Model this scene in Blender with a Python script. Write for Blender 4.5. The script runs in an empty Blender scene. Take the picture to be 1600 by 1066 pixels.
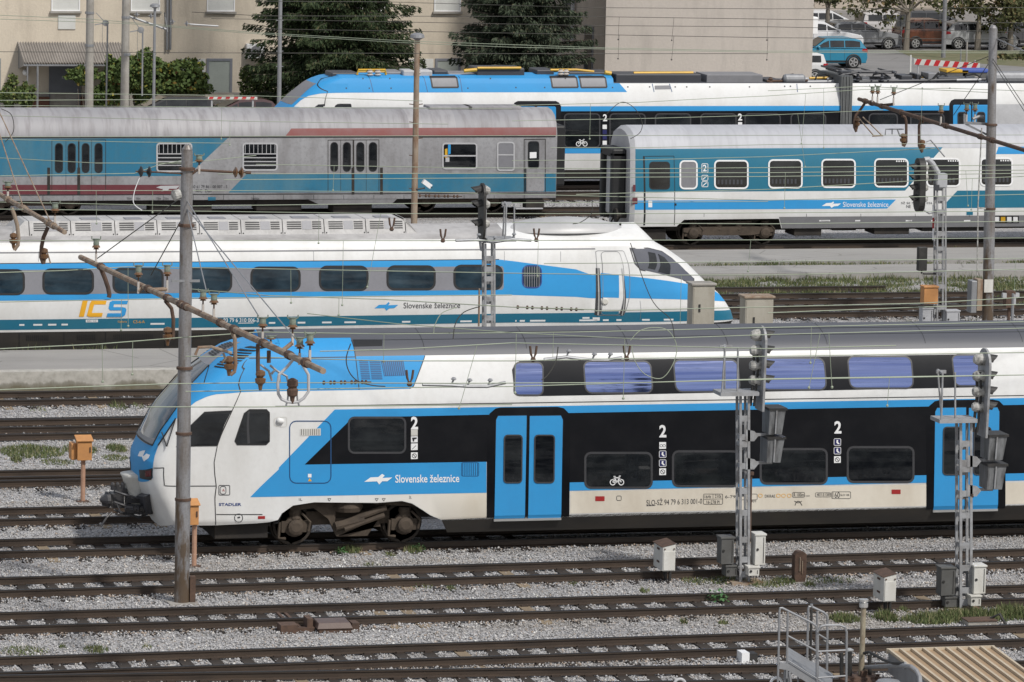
import bpy, bmesh, math, random
import numpy as np
from math import sin, cos, pi, radians, sqrt
from mathutils import Matrix, Vector
random.seed(7); RNG = np.random.default_rng(11)
SC = bpy.context.scene; COL = SC.collection
# ------------------------------------------------------------------ camera (fitted to the photograph)
F = 8000.; TH = math.atan(1052/8000); PSI = math.atan(.26); ROLL = .021
HC = (F/69.8)*(sin(TH)+317/F*cos(TH))
CP = np.array([0, 0, HC])
FW = np.array([sin(PSI)*cos(TH), cos(PSI)*cos(TH), -sin(TH)])
r0 = np.array([cos(PSI), -sin(PSI), 0.]); d0 = np.cross(FW, r0)
if d0[2] > 0: d0 = -d0
RT = cos(ROLL)*r0-sin(ROLL)*d0; DN = sin(ROLL)*r0+cos(ROLL)*d0
def proj(p):
    q = np.asarray(p, float)-CP; z = q@FW
    return np.array([800+F*(q@RT)/z, 533+F*(q@DN)/z])
def ray(x, y): return FW+RT*(x-800)/F+DN*(y-533)/F
def onz(x, y, z=0.):
    r = ray(x, y); return CP+(z-CP[2])/r[2]*r
def ony(x, y, Y):
    r = ray(x, y); return CP+(Y-CP[1])/r[1]*r
cam = bpy.data.cameras.new('camera'); co = bpy.data.objects.new('camera', cam); COL.objects.link(co)
cam.sensor_width = 36; cam.lens = F/1600*36; cam.clip_start = 1; cam.clip_end = 3000
mw = Matrix.Identity(4)
for i in range(3):
    mw[i][0] = RT[i]; mw[i][1] = -DN[i]; mw[i][2] = -FW[i]; mw[i][3] = CP[i]
co.matrix_world = mw; SC.camera = co
# ------------------------------------------------------------------ materials
def lin(r, g, b):
    f = lambda c: (c/255/12.92 if c/255 <= .04045 else ((c/255+.055)/1.055)**2.4)
    return (f(r), f(g), f(b))
class NT:
    def __init__(s, name):
        s.m = bpy.data.materials.new(name); s.m.use_nodes = True; s.t = s.m.node_tree
        s.b = s.t.nodes['Principled BSDF']; s.tc = None
    def n(s, typ, **kw):
        q = s.t.nodes.new(typ)
        for k, v in kw.items():
            if k[0] == '_': setattr(q, k[1:], v)
            else:
                kk = k.replace('_', ' ')
                q.inputs[int(k[1:]) if k[0] == 'i' and k[1:].isdigit() else kk].default_value = v
        return q
    def l(s, a, b): s.t.links.new(a, b)
    def coord(s, scale=(1, 1, 1), kind='Object'):
        if s.tc is None: s.tc = s.n('ShaderNodeTexCoord')
        mp = s.n('ShaderNodeMapping'); mp.inputs['Scale'].default_value = scale
        s.l(s.tc.outputs[kind], mp.inputs[0]); return mp.outputs[0]
    def noise(s, scale, detail=4, stretch=(1, 1, 1), rough=.6):
        q = s.n('ShaderNodeTexNoise', Scale=scale, Detail=detail, Roughness=rough); s.l(s.coord(stretch), q.inputs['Vector']); return q.outputs[0]
    def ramp(s, fac, stops):
        q = s.n('ShaderNodeValToRGB'); e = q.color_ramp.elements
        while len(e) < len(stops): e.new(.5)
        for i, (p, c) in enumerate(stops): e[i].position = p; e[i].color = (*c, 1) if len(c) == 3 else c
        s.l(fac, q.inputs[0]); return q.outputs[0]
    def mix(s, fac, a, b, mode='MIX'):
        q = s.n('ShaderNodeMix', _data_type='RGBA', _blend_type=mode)
        for sock, v in ((q.inputs[0], fac), (q.inputs[6], a), (q.inputs[7], b)):
            if hasattr(v, 'is_linked'): s.l(v, sock)
            else: sock.default_value = v if not isinstance(v, tuple) else (*v[:3], 1)
        return q.outputs[2]
    def bump(s, h, strength=.3, dist=.02):
        q = s.n('ShaderNodeBump', Strength=strength, Distance=dist); s.l(h, q.inputs['Height']); s.l(q.outputs[0], s.b.inputs['Normal'])
def mat(name, col, rough=.5, metal=0, dirt=None, amt=.3, scale=2., stretch=(1, 1, 1), spec=.5, bump=0, bscale=40, fine=.12):
    """plain painted / weathered surface: two noises shift the colour towards a dirt colour"""
    t = NT(name); b = t.b
    b.inputs['Roughness'].default_value = rough; b.inputs['Metallic'].default_value = metal
    b.inputs['Specular IOR Level'].default_value = spec
    d = dirt or tuple(c*.55 for c in col)
    n1 = t.noise(scale, 5, stretch); f1 = t.ramp(n1, [(.42, (0, 0, 0)), (.72, (amt,)*3)])
    c = t.mix(f1, col, d)
    n2 = t.noise(scale*9, 3); f2 = t.ramp(n2, [(.45, (0, 0, 0)), (.75, (fine,)*3)])
    c = t.mix(f2, c, tuple(x*.6 for x in d))
    t.l(c, b.inputs['Base Color'])
    if bump: t.bump(t.noise(bscale, 3), bump, .01)
    return t.m
M = {}
M['white'] = mat('white_paint', (.69, .69, .68), .42, spec=.35, amt=.38, dirt=(.46, .44, .40), scale=1.1, stretch=(1, 1, .3), fine=.08)
M['cream'] = mat('dusty_white_paint', (.66, .61, .52), .4, amt=.5, dirt=(.42, .35, .26), scale=.9, stretch=(1, 1, .5), fine=.06)
M['blue'] = mat('sky_blue_paint', (.038, .285, .60), .5, spec=.2, amt=.3, dirt=(.05, .22, .45), scale=1, fine=.04)
M['black'] = mat('black_gloss', (.0055, .006, .008), .3, spec=.25, amt=.3, dirt=(.02, .02, .022), fine=.05)
M['teal'] = mat('teal_paint', (.010, .145, .24), .35, amt=.35, dirt=(.04, .16, .20), scale=.7, stretch=(1, 1, .4), fine=.1)
M['teal2'] = mat('faded_teal_paint', (.016, .145, .245), .5, amt=.75, dirt=(.09, .19, .23), scale=.9, stretch=(1, 1, .25), fine=.3)
M['roofgrey'] = mat('grey_roof_paint', (.078, .081, .094), .5, amt=.35, dirt=(.115, .115, .12), scale=.5, stretch=(.3, 2, 2), fine=.06)
M['skirt'] = mat('dark_skirt', (.022, .020, .018), .6, amt=.5, dirt=(.055, .045, .034), scale=1.5, stretch=(.4, 1, 1))
M['under'] = mat('underframe_dark', (.018, .015, .013), .8, amt=.5, dirt=(.05, .04, .03), scale=3)
M['bogie'] = mat('dusty_bogie', (.075, .056, .040), .85, amt=.7, dirt=(.03, .022, .016), scale=4, bump=.2)
M['wheel'] = mat('wheel_steel', (.045, .035, .027), .6, metal=.3, amt=.6, dirt=(.02, .016, .013), scale=5)
M['rubber'] = mat('black_rubber', (.014, .014, .015), .55)
M['frame'] = mat('window_frame_dark', (.05, .05, .054), .4)
M['alu'] = mat('aluminium_trim', (.55, .55, .54), .35, metal=.6, amt=.3, fine=.1)
M['letter_w'] = mat('white_lettering', (.78, .78, .78), .4, fine=0, amt=0)
M['letter_k'] = mat('dark_lettering', (.03, .03, .035), .5, fine=0, amt=0)
M['letter_b'] = mat('navy_lettering', (.02, .05, .20), .5, fine=0, amt=0)
M['navy'] = mat('navy_sticker', (.018, .02, .10), .4, fine=0, amt=0)
M['orange_l'] = mat('amber_lettering', (.75, .38, .02), .45, fine=0, amt=0)
M['red'] = mat('red_paint', (.34, .02, .02), .45)
M['galvpale'] = mat('pale_grey_enamel', (.42, .425, .44), .5, amt=.4); M['lidbrown'] = mat('brown_lid_paint', (.105, .068, .055), .5, amt=.5, dirt=(.16, .12, .10), scale=3)
M['rust'] = mat('rusty_steel', (.105, .062, .042), .85, amt=.8, dirt=(.045, .030, .023), scale=6, bump=.3)
M['rustpale'] = mat('rust_stained_paint', (.30, .24, .18), .8, amt=.95, dirt=(.16, .07, .03), scale=4, stretch=(1, 1, .35), bump=.2)
M['rustcream'] = mat('rust_flecked_cream', (.33, .30, .22), .7, amt=.9, dirt=(.14, .085, .05), scale=6, stretch=(1, 1, .4))
M['galv'] = mat('galvanised_steel', (.28, .285, .295), .5, metal=.35, amt=.5, dirt=(.17, .17, .175), scale=5, stretch=(1, 1, .4))
M['mast'] = mat('mast_grey', (.30, .30, .31), .42, metal=.35, amt=.85, dirt=(.15, .115, .085), scale=2.4, stretch=(1.5, 1.5, .25), fine=.35, bump=.15)
M['conc'] = mat('concrete', (.33, .31, .28), .9, amt=.6, dirt=(.17, .155, .13), scale=2.2, bump=.25, bscale=30)
M['orange'] = mat('orange_box_paint', (.53, .25, .085), .6, amt=.6, dirt=(.36, .17, .07), scale=3)
M['boxwhite'] = mat('box_white_paint', (.62, .61, .57), .5, amt=.45, dirt=(.36, .33, .27), scale=3, stretch=(1, 1, .4))
M['boxgrey'] = mat('box_grey_paint', (.10, .10, .095), .6, amt=.5, dirt=(.055, .05, .045), scale=4)
M['boxbeige'] = mat('cabinet_beige', (.37, .345, .29), .75, amt=.55, dirt=(.20, .17, .12), scale=2.5, stretch=(1, 1, .3), bump=.1)
M['sig'] = mat('signal_black', (.02, .019, .018), .6, amt=.5, dirt=(.06, .055, .05), scale=6)
M['siggrey'] = mat('signal_grey_weathered', (.46, .45, .42), .6, amt=.95, dirt=(.05, .047, .042), scale=8)
M['lattice'] = mat('lattice_grey', (.34, .345, .355), .6, metal=.2, amt=.6, dirt=(.13, .115, .10), scale=5)
M['lensred'] = mat('tail_lens_red', (.10, .006, .01), .15)
def mastmat():
    m = M['mast']; t = m.node_tree; b = t.nodes['Principled BSDF']; src = b.inputs['Base Color'].links[0].from_socket; q = NT('tmp_'); bpy.data.materials.remove(q.m)
    class T(NT):
        def __init__(s): s.m = m; s.t = t; s.b = b; s.tc = None
    k = T(); g = k.n('ShaderNodeNewGeometry'); s = k.n('ShaderNodeSeparateXYZ'); k.l(g.outputs['Position'], s.inputs[0]); mr = k.n('ShaderNodeMapRange'); mr.inputs['From Min'].default_value = 2.6; mr.inputs['From Max'].default_value = -.2; mr.inputs['To Max'].default_value = .34; k.l(s.outputs[2], mr.inputs['Value'])
    ad = k.n('ShaderNodeMath', _operation='ADD'); k.l(mr.outputs[0], ad.inputs[0]); k.l(k.noise(3.2, 5, (1.6, 1.6, .5)), ad.inputs[1]); f = k.ramp(ad.outputs[0], [(.60, (0, 0, 0)), (.74, (.85,)*3)]); k.l(k.mix(f, src, (.105, .065, .032)), b.inputs['Base Color'])
mastmat()
M['porc_g'] = mat('verdigris_cap', (.20, .235, .185), .55, amt=.6, dirt=(.10, .115, .08), scale=20)
M['porc_b'] = mat('brown_porcelain', (.15, .078, .036), .3, amt=.4, dirt=(.06, .035, .02), scale=15)
M['porc_p'] = mat('pale_porcelain', (.5, .46, .42), .4, amt=.3)
M['wire'] = mat('verdigris_wire', (.31, .355, .265), .6, amt=.4, dirt=(.2, .22, .16), scale=.5)
M['wiredark'] = mat('dark_wire', (.05, .048, .04), .6, amt=.3)
M['yellow'] = mat('yellow_pipe', (.62, .36, .02), .5, amt=.4)
M['darkgrey'] = mat('dark_grey_paint', (.045, .047, .055), .5, amt=.3)
M['midgrey'] = mat('mid_grey_paint', (.20, .20, .21), .5, amt=.3)
def glass(name, col, rough=.06, spec=.5, metal=0, wav=.0, detail=None):
    t = NT(name); b = t.b
    b.inputs['Roughness'].default_value = rough; b.inputs['Specular IOR Level'].default_value = spec; b.inputs['Metallic'].default_value = metal
    n = t.noise(1.1, 4, (.12, 1, 7.) if wav > .3 else (1, 1, 1.6)); c = t.ramp(n, [(.35, col), (.7, detail or tuple(x*2.2 for x in col))]); t.l(c, b.inputs['Base Color'])
    if wav: t.bump(t.noise(1.2, 3, (.12, 1, 6.)) if wav > .3 else t.noise(1.2, 2, (.35, 1, 2.2)), wav, .05)
    return t.m
M['glass'] = glass('dark_glass', (.004, .005, .007), .03, spec=.55, detail=(.024, .027, .029), wav=.03)  # paler mottling paints dim reflections into the glass colour
M['glass_blue'] = glass('blue_tint_glass', (.006, .014, .022), detail=(.03, .055, .075), wav=.05)
M['glass_sky'] = glass('sky_streaked_tint_glass', (.125, .165, .36), .05, metal=.92, detail=(.26, .315, .54), wav=.32)  # blue tint with bands of reflected sky painted into its base colour
M['screen'] = glass('windscreen_glass', (.028, .032, .04), .04, spec=.9, detail=(.085, .092, .10), wav=.04)
M['greypanel'] = mat('grey_panel', (.22, .22, .24), .4, amt=.2); M['darkpanel'] = mat('slate_panel', (.10, .105, .125), .25, amt=.2)
M['sunblind'] = mat('grey_sunblind', (.20, .20, .215), .5, amt=.25, scale=1)
# ------------------------------------------------------------------ mesh builder
ORG = {}
class MB:
    def __init__(s): s.v = []; s.f = []; s.m = []
    def add(s, vs, fs, m=0):
        o = len(s.v); s.v.extend([tuple(map(float, p)) for p in vs]); s.f.extend([tuple(i+o for i in f) for f in fs]); s.m.extend([m]*len(fs)); return s
    def box(s, x0, x1, y0, y1, z0, z1, m=0):
        return s.add([(x0, y0, z0), (x1, y0, z0), (x1, y1, z0), (x0, y1, z0), (x0, y0, z1), (x1, y0, z1), (x1, y1, z1), (x0, y1, z1)],
                     [(0, 3, 2, 1), (4, 5, 6, 7), (0, 1, 5, 4), (1, 2, 6, 5), (2, 3, 7, 6), (3, 0, 4, 7)], m)
    def cbox(s, c, d, m=0, rz=0):
        h = [x/2 for x in d]; o = len(s.v); s.box(-h[0], h[0], -h[1], h[1], -h[2], h[2], m)
        for i in range(o, len(s.v)):
            x, y, z = s.v[i]; s.v[i] = (c[0]+x*cos(rz)-y*sin(rz), c[1]+x*sin(rz)+y*cos(rz), c[2]+z)
        return s
    def bar(s, a, b, w, h, m=0, up=(0, 0, 1)):
        a = np.array(a, float); b = np.array(b, float); d = b-a; d /= np.linalg.norm(d)
        u = np.array(up, float); x = np.cross(d, u)
        if np.linalg.norm(x) < 1e-4: x = np.cross(d, (1, 0, 0))
        x /= np.linalg.norm(x); y = np.cross(x, d); vs = []
        for p in (a, b):
            for i, j in ((-1, -1), (1, -1), (1, 1), (-1, 1)): vs.append(p+x*i*w/2+y*j*h/2)
        return s.add(vs, [(3, 2, 1, 0), (4, 5, 6, 7), (0, 1, 5, 4), (1, 2, 6, 5), (2, 3, 7, 6), (3, 0, 4, 7)], m)
    def tube(s, pts, r, n=8, m=0, cap=True):
        P = [np.array(p, float) for p in pts]; rs = r if isinstance(r, (list, tuple)) else [r]*len(P); vs = []; fs = []; pu = None
        for i, p in enumerate(P):
            d = P[min(i+1, len(P)-1)]-P[max(i-1, 0)]; d = d/(np.linalg.norm(d)+1e-9)
            if pu is None: pu = np.array((0, 0, 1.)) if abs(d[2]) < .9 else np.array((0, 1., 0))
            x = np.cross(d, pu); x /= (np.linalg.norm(x)+1e-9); y = np.cross(x, d); pu = y
            for k in range(n): vs.append(p+rs[i]*(x*cos(2*pi*k/n)+y*sin(2*pi*k/n)))
        for i in range(len(P)-1):
            for k in range(n): fs.append((i*n+k, i*n+(k+1) % n, (i+1)*n+(k+1) % n, (i+1)*n+k))
        if cap: fs.append(tuple(range(n-1, -1, -1))); fs.append(tuple((len(P)-1)*n+k for k in range(n)))
        return s.add(vs, fs, m)
    def lathe(s, base, axis, prof, n=12, m=0):
        base = np.array(base, float); a = np.array(axis, float); a /= np.linalg.norm(a)
        return s.tube([base+a*h for r, h in prof], [max(r, 1e-4) for r, h in prof], n, m)
    def prism(s, poly, vec, m=0):
        n = len(poly); v = np.array(vec, float); P = [np.array(p, float) for p in poly]
        return s.add(P+[p+v for p in P], [tuple(range(n)), tuple(range(2*n-1, n-1, -1))]+[((i+1) % n, i, n+i, n+(i+1) % n) for i in range(n)], m)
    def build(s, name, mats, parent=None, smooth=False, bevel=0, loc=None):
        me = bpy.data.meshes.new(name); o = bpy.data.objects.new(name, me); COL.objects.link(o)
        if parent is not None: org = ORG[parent.as_pointer()]; o.parent = parent
        else:
            org = loc
            if org is None:
                a = np.array(s.v); org = ((a[:, 0].min()+a[:, 0].max())/2, (a[:, 1].min()+a[:, 1].max())/2, a[:, 2].min())
            o.location = tuple(float(q) for q in org)
        ORG[o.as_pointer()] = org
        me.from_pydata([(x-org[0], y-org[1], z-org[2]) for x, y, z in s.v], [], s.f)
        for k in (mats if isinstance(mats, (list, tuple)) else [mats]): me.materials.append(M[k] if isinstance(k, str) else k)
        if len(me.polygons) == len(s.m): me.polygons.foreach_set('material_index', s.m)
        if smooth: me.polygons.foreach_set('use_smooth', [True]*len(me.polygons))
        me.update(); 
        bm = bmesh.new(); bm.from_mesh(me); bmesh.ops.recalc_face_normals(bm, faces=bm.faces) if smooth != 'keep' else None; bm.to_mesh(me); bm.free()
        if bevel:
            b = o.modifiers.new('bevel', 'BEVEL'); b.width = bevel; b.segments = 2; b.limit_method = 'ANGLE'
        return o
KEEP = []
def thing(name, label, cat, loc, group=None):
    o = bpy.data.objects.new(name, None); COL.objects.link(o); o.location = tuple(float(q) for q in loc); o.empty_display_size = .2
    ORG[o.as_pointer()] = tuple(o.location); KEEP.append(o); return tag(o, label, cat, group)
def tag(o, label, cat, group=None):
    o['label'] = label; o['category'] = cat
    if group: o['group'] = group
    return o
def struct(o, kind='structure'): o['kind'] = kind; return o
def dup(root, loc, label=None):
    r = root.copy(); COL.objects.link(r); r.location = tuple(float(q) for q in loc); ORG[r.as_pointer()] = tuple(r.location)
    if label: r['label'] = label
    for ch in list(root.children):
        c = ch.copy(); COL.objects.link(c); c.parent = r
        for g in list(ch.children):
            d = g.copy(); COL.objects.link(d); d.parent = c
    return r
# text outlines as flat triangles in a unit box
_txt = {}
def text_mesh(s, bold=0.0):
    k = (s, bold)
    if k in _txt: return _txt[k]
    cu = bpy.data.curves.new('t', 'FONT'); cu.body = s; cu.size = 1; cu.offset = bold; cu.resolution_u = 3
    ob = bpy.data.objects.new('t', cu); COL.objects.link(ob)
    dg = bpy.context.evaluated_depsgraph_get(); me = ob.evaluated_get(dg).to_mesh()
    v = [(p.co.x, p.co.y) for p in me.vertices]; f = [tuple(p.vertices) for p in me.polygons]
    ob.evaluated_get(dg).to_mesh_clear(); bpy.data.objects.remove(ob); bpy.data.curves.remove(cu)
    x0 = min(a for a, b in v); x1 = max(a for a, b in v); y0 = min(b for a, b in v); y1 = max(b for a, b in v)
    _txt[k] = ([((a-x0)/(x1-x0), (b-y0)/(y1-y0)) for a, b in v], f); return _txt[k]
# ------------------------------------------------------------------ polygon clipping and vehicle hulls
def clip(poly, ax, lim, keep_gt):
    out = []; n = len(poly)
    for i in range(n):
        a, b = poly[i], poly[(i+1) % n]
        ia = (a[ax] >= lim) if keep_gt else (a[ax] <= lim); ib = (b[ax] >= lim) if keep_gt else (b[ax] <= lim)
        if ia: out.append(a)
        if ia != ib:
            t = (lim-a[ax])/(b[ax]-a[ax]); out.append((a[0]+t*(b[0]-a[0]), a[1]+t*(b[1]-a[1])))
    return out
def interp(tab, z):
    if z <= tab[0][0]: return tab[0][1]
    for (a, b), (c, d) in zip(tab, tab[1:]):
        if z <= c: return b+(d-b)*(z-a)/(c-a)
    return tab[-1][1]
class Hull:
    """vehicle body: side profile (inset,z) swept along X; optional streamlined end. u>=1 is straight body (X = xb+dr*(u-1)), 0..1 the nose"""
    def __init__(s, yax, hw, prof, xb, dr=1, xc=None, nexp=4.5, lc=None):
        s.lc = lc
        s.yax, s.hw, s.xb, s.dr, s.xc, s.nexp = yax, hw, xb, dr, xc, nexp
        s.tab = [(z, i) for i, z in prof]; s.zs = [z for i, z in prof]
        s.zn = []
        if xc:
            zz = np.arange(prof[0][1], prof[-1][1], .09); s.zn = sorted(set(list(zz)+s.zs))
    def P0(s, u, z, sd):
        v = max(s.hw-interp(s.tab, z), 0.0)
        if u >= 1 or not s.xc: x = s.xb+s.dr*(u-1)
        else:
            xc = interp(s.xc, z); L = (s.xb-xc)*s.dr; a = max(u, 0)*pi/2; n = s.nexp(z) if callable(s.nexp) else s.nexp
            if s.lc:
                Lc = min(s.lc, L)
                if u < .7: a = max(u, 0)/.7*pi/2; sv = max(sin(a), 0)**(2/n); x = xc+s.dr*(Lc*(1-max(cos(a), 0)**(2/n))+.10*sv*sv); v = v*sv
                else: x = xc+s.dr*(Lc+.10+(u-.7)/.3*(L-Lc-.10))
            else: x = xc+s.dr*L*(1-max(cos(a), 0)**(2/n)); v = v*max(sin(a), 0)**(2/n)
        return np.array([x, s.yax-sd*v, z])
    def P(s, u, z, sd=1, off=0.0):
        p = s.P0(u, z, sd)
        if off:
            e = 1e-3; z0 = max(z-e, s.zs[0]); z1 = min(z+e, s.zs[-1]); uu = min(max(u, .03), 1e9)
            du = s.P0(uu+e, z, sd)-s.P0(uu-e, z, sd); dz = s.P0(uu, z1, sd)-s.P0(uu, z0, sd)
            nn = np.cross(du, dz); l = np.linalg.norm(nn)
            if l > 0:
                nn /= l
                if nn@(p-np.array([s.xb+s.dr*1.0, s.yax, 1.6])) < 0: nn = -nn
                p = p+nn*off
        return p
    def inv(s, x, y):
        """pixel -> (u,z) on the near side"""
        Y = s.yax-s.hw
        for _ in range(14):
            q = ony(x, y, Y); u = 1+(q[0]-s.xb)*s.dr
            z = min(max(q[2], s.zs[0]), s.zs[-1])
            if s.xc and u < 1.05: break
            Y = s.P0(u, z, 1)[1]
        else: return (u, q[2])
        best = None; 
        for uu in np.linspace(.02, 1.6, 40):
            for zz in np.linspace(s.zs[0], s.zs[-1], 40):
                d = proj(s.P0(uu, zz, 1))-(x, y); d = d@d
                if best is None or d < best[0]: best = (d, uu, zz)
        d, u, z = best; st = .04
        for _ in range(60):
            imp = False
            for du, dz in ((st, 0), (-st, 0), (0, st), (0, -st), (st, st), (-st, -st), (st, -st), (-st, st)):
                a = min(max(u+du, 0), 1.8); b = min(max(z+dz, s.zs[0]), s.zs[-1]); e = proj(s.P0(a, b, 1))-(x, y); e = e@e
                if e < d: d, u, z, imp = e, a, b, True
            if not imp: st *= .5
        return (u, z)
    def px(s, pts): return [s.inv(*p) for p in pts]
    def drape(s, mb, poly, m=0, off=0.0, both=False, dense=True):
        """lay polygon (u,z) on the body surface"""
        cells = []
        ulo = min(p[0] for p in poly); uhi = max(p[0] for p in poly); zlo = min(p[1] for p in poly); zhi = max(p[1] for p in poly)
        ubands = []
        if s.xc and ulo < 1:
            us = [i/30 for i in range(31)]
            ubands += [(a, b, True) for a, b in zip(us, us[1:]) if b > ulo and a < uhi]
            if uhi > 1: ubands.append((1, uhi+1, False))
        else: ubands.append((ulo-1, uhi+1, False))
        for a, b, nose in ubands:
            q = clip(clip(poly, 0, a, True), 0, b, False)
            if len(q) < 3: continue
            zz = s.zn if nose else s.zs
            lims = [zlo-1]+[z for z in zz if zlo < z < zhi]+[zhi+1]
            for c, d in zip(lims, lims[1:]):
                r = clip(clip(q, 1, c, True), 1, d, False)
                ar = sum(r[i][0]*r[(i+1) % len(r)][1]-r[(i+1) % len(r)][0]*r[i][1] for i in range(len(r))) if len(r) > 2 else 0
                if abs(ar) > 1e-6: cells.append(r)
        for sd in ((1, -1) if both else (1,)):
            for r in cells:
                vs = [s.P(u, z, sd, off) for u, z in r]; o = []
                for p in vs:
                    if not o or np.linalg.norm(p-o[-1]) > 1e-5: o.append(p)
                if len(o) > 2 and np.linalg.norm(o[0]-o[-1]) < 1e-5: o.pop()
                if len(o) > 2: mb.add(o, [tuple(range(len(o)))], m)
    def dpx(s, mb, pts, m=0, off=.004, both=False): s.drape(mb, s.px(pts), m, off, both)
    def rr(s, x0, y0, x1, y1, r=5, n=4, sk=0):
        """pixel rounded rectangle corners -> (u,z) polygon, shear sk px at the top"""
        a = s.inv(x0+sk, y0); b = s.inv(x1+sk, y0); c = s.inv(x1, y1); d = s.inv(x0, y1)
        w = abs(b[0]-a[0]); h = abs(a[1]-d[1]); sc = r/max(x1-x0, 1); ru = min(sc, .45); rv = min(r/max(y1-y0, 1), .45); out = []
        def bl(i, j): return tuple((1-j)*((1-i)*a[k]+i*b[k])+j*((1-i)*d[k]+i*c[k]) for k in (0, 1))
        for (ci, cj, t0) in ((ru, rv, pi), (1-ru, rv, 1.5*pi), (1-ru, 1-rv, 0), (ru, 1-rv, .5*pi)):
            for k in range(n+1):
                t = t0+k*pi/2/n; out.append(bl(ci+ru*cos(t), cj+rv*sin(t)))
        return out
    def met(s, u, z):
        """metres along the surface per unit of u"""
        if u >= 1 or not s.xc: return 1.
        e = .01; u = min(max(u, .03), .985); return max(np.linalg.norm(s.P0(u+e, z, 1)-s.P0(u-e, z, 1))/(2*e), .2)
    def ring(s, mb, poly, w, m=0, off=.01, both=False):
        """frame band of width w (m) outside polygon, raised by off with an inner lip"""
        cu = sum(p[0] for p in poly)/len(poly); cz = sum(p[1] for p in poly)/len(poly); n = len(poly); outp = []
        for i in range(n):
            a, b, c = poly[i-1], poly[i], poly[(i+1) % n]
            g = s.met(b[0], b[1]); tx, tz = (c[0]-a[0])*g, c[1]-a[1]; l = sqrt(tx*tx+tz*tz)+1e-9; nx, nz = tz/l, -tx/l
            if nx*(b[0]-cu)*g+nz*(b[1]-cz) < 0: nx, nz = -nx, -nz
            outp.append((b[0]+nx*w/g, b[1]+nz*w))
        for sd in ((1, -1) if both else (1,)):
            vi = [s.P(*p, sd, off) for p in poly]; vo = [s.P(*p, sd, off) for p in outp]; vb = [s.P(*p, sd, 0) for p in outp]; vq = [s.P(*p, sd, 0.001) for p in poly]
            vs = vi+vo+vb+vq
            fs = []
            for i in range(n):
                j = (i+1) % n; fs += [(i, j, n+j, n+i), (n+i, n+j, 2*n+j, 2*n+i), (3*n+i, 3*n+j, j, i)]
            mb.add(vs, fs, m)
    def text(s, mb, txt, x0, y0, x1, y1, m=0, off=.008, bold=0., y0b=None, y1b=None):
        """text in pixel box (x0,y0)-(x1,y1); y0b,y1b = top/bottom at the right end"""
        a = s.inv(x0, y0); b = s.inv(x1, y0 if y0b is None else y0b); c = s.inv(x1, y1 if y1b is None else y1b); d = s.inv(x0, y1)
        v, f = text_mesh(txt, bold)
        mb.add([s.P(*tuple((1-j)*((1-i)*d[k]+i*c[k])+j*((1-i)*a[k]+i*b[k]) for k in (0, 1)), 1, off) for i, j in v], f, m)
    def line(s, mb, pts, w, m=0, off=.004, ispx=True):
        """thin seam line of width w (m) along pixel points"""
        q = s.px(pts) if ispx else pts
        for a, b in zip(q, q[1:]):
            g = s.met(min((a[0]+b[0])/2, 9e9), (a[1]+b[1])/2); dx, dz = b[0]-a[0], b[1]-a[1]; l = sqrt(dx*dx*g*g+dz*dz)
            if l < 1e-6: continue
            nx, nz = -dz/l*w/2/g, dx*g/l*w/2; k = max(1, int(l/.25)) if (s.xc and min(a[0], b[0]) < 1) else 1
            for i in range(k):
                p = (a[0]+dx*i/k, a[1]+dz*i/k); r = (a[0]+dx*(i+1)/k, a[1]+dz*(i+1)/k)
                s.drape(mb, [(p[0]-nx, p[1]-nz), (r[0]-nx, r[1]-nz), (r[0]+nx, r[1]+nz), (p[0]+nx, p[1]+nz)], m, off)
    def loop(s, mb, poly, w, m=0, off=.004):
        q = list(poly)+[poly[0]]; s.line(mb, q, w, m, off, False)
# ------------------------------------------------------------------ world and sun
SUN_EL, SUN_AZ = 48., 152.      # azimuth from +Y towards +X, degrees
W = bpy.data.worlds.new('World'); SC.world = W; W.use_nodes = True; wt = W.node_tree; bg = wt.nodes['Background']
sky = wt.nodes.new('ShaderNodeTexSky'); sky.sky_type = 'NISHITA'; sky.sun_disc = False
sky.sun_elevation = radians(SUN_EL); sky.sun_rotation = radians(SUN_AZ); sky.dust_density = 2.5; sky.air_density = 1.2
tc = wt.nodes.new('ShaderNodeTexCoord'); mp = wt.nodes.new('ShaderNodeMapping'); mp.inputs['Scale'].default_value = (1, 1, 4.5)
cn = wt.nodes.new('ShaderNodeTexNoise'); cn.inputs['Scale'].default_value = 2.1; cn.inputs['Detail'].default_value = 6; cn.inputs['Roughness'].default_value = .62
cr = wt.nodes.new('ShaderNodeValToRGB'); cr.color_ramp.elements[0].position = .40; cr.color_ramp.elements[1].position = .62
mx = wt.nodes.new('ShaderNodeMix'); mx.data_type = 'RGBA'; mx.inputs[7].default_value = (7.6, 7.7, 8.0, 1)
wl = wt.links.new
wl(tc.outputs['Generated'], mp.inputs[0]); wl(mp.outputs[0], cn.inputs['Vector']); wl(cn.outputs[0], cr.inputs[0]); wl(cr.outputs[0], mx.inputs[0])
wl(sky.outputs[0], mx.inputs[6]); wl(mx.outputs[2], bg.inputs[0]); bg.inputs['Strength'].default_value = .09
sl = bpy.data.lights.new('sun', 'SUN'); so = bpy.data.objects.new('sun', sl); COL.objects.link(so)
sl.energy = 2.8; sl.angle = radians(4); sl.color = (1, .97, .92)
sd = Vector((sin(radians(SUN_AZ))*cos(radians(SUN_EL)), cos(radians(SUN_AZ))*cos(radians(SUN_EL)), sin(radians(SUN_EL))))
so.rotation_euler = sd.to_track_quat('Z', 'Y').to_euler(); so.location = (30, 60, 60)
SC.view_settings.view_transform = 'Standard'; SC.view_settings.look = 'None'; SC.view_settings.exposure = 0.12; SC.view_settings.gamma = 1
SC.view_settings.use_curve_mapping = False
SC.cycles.use_denoising = True; SC.cycles.max_bounces = 6; SC.cycles.transparent_max_bounces = 8
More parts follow.
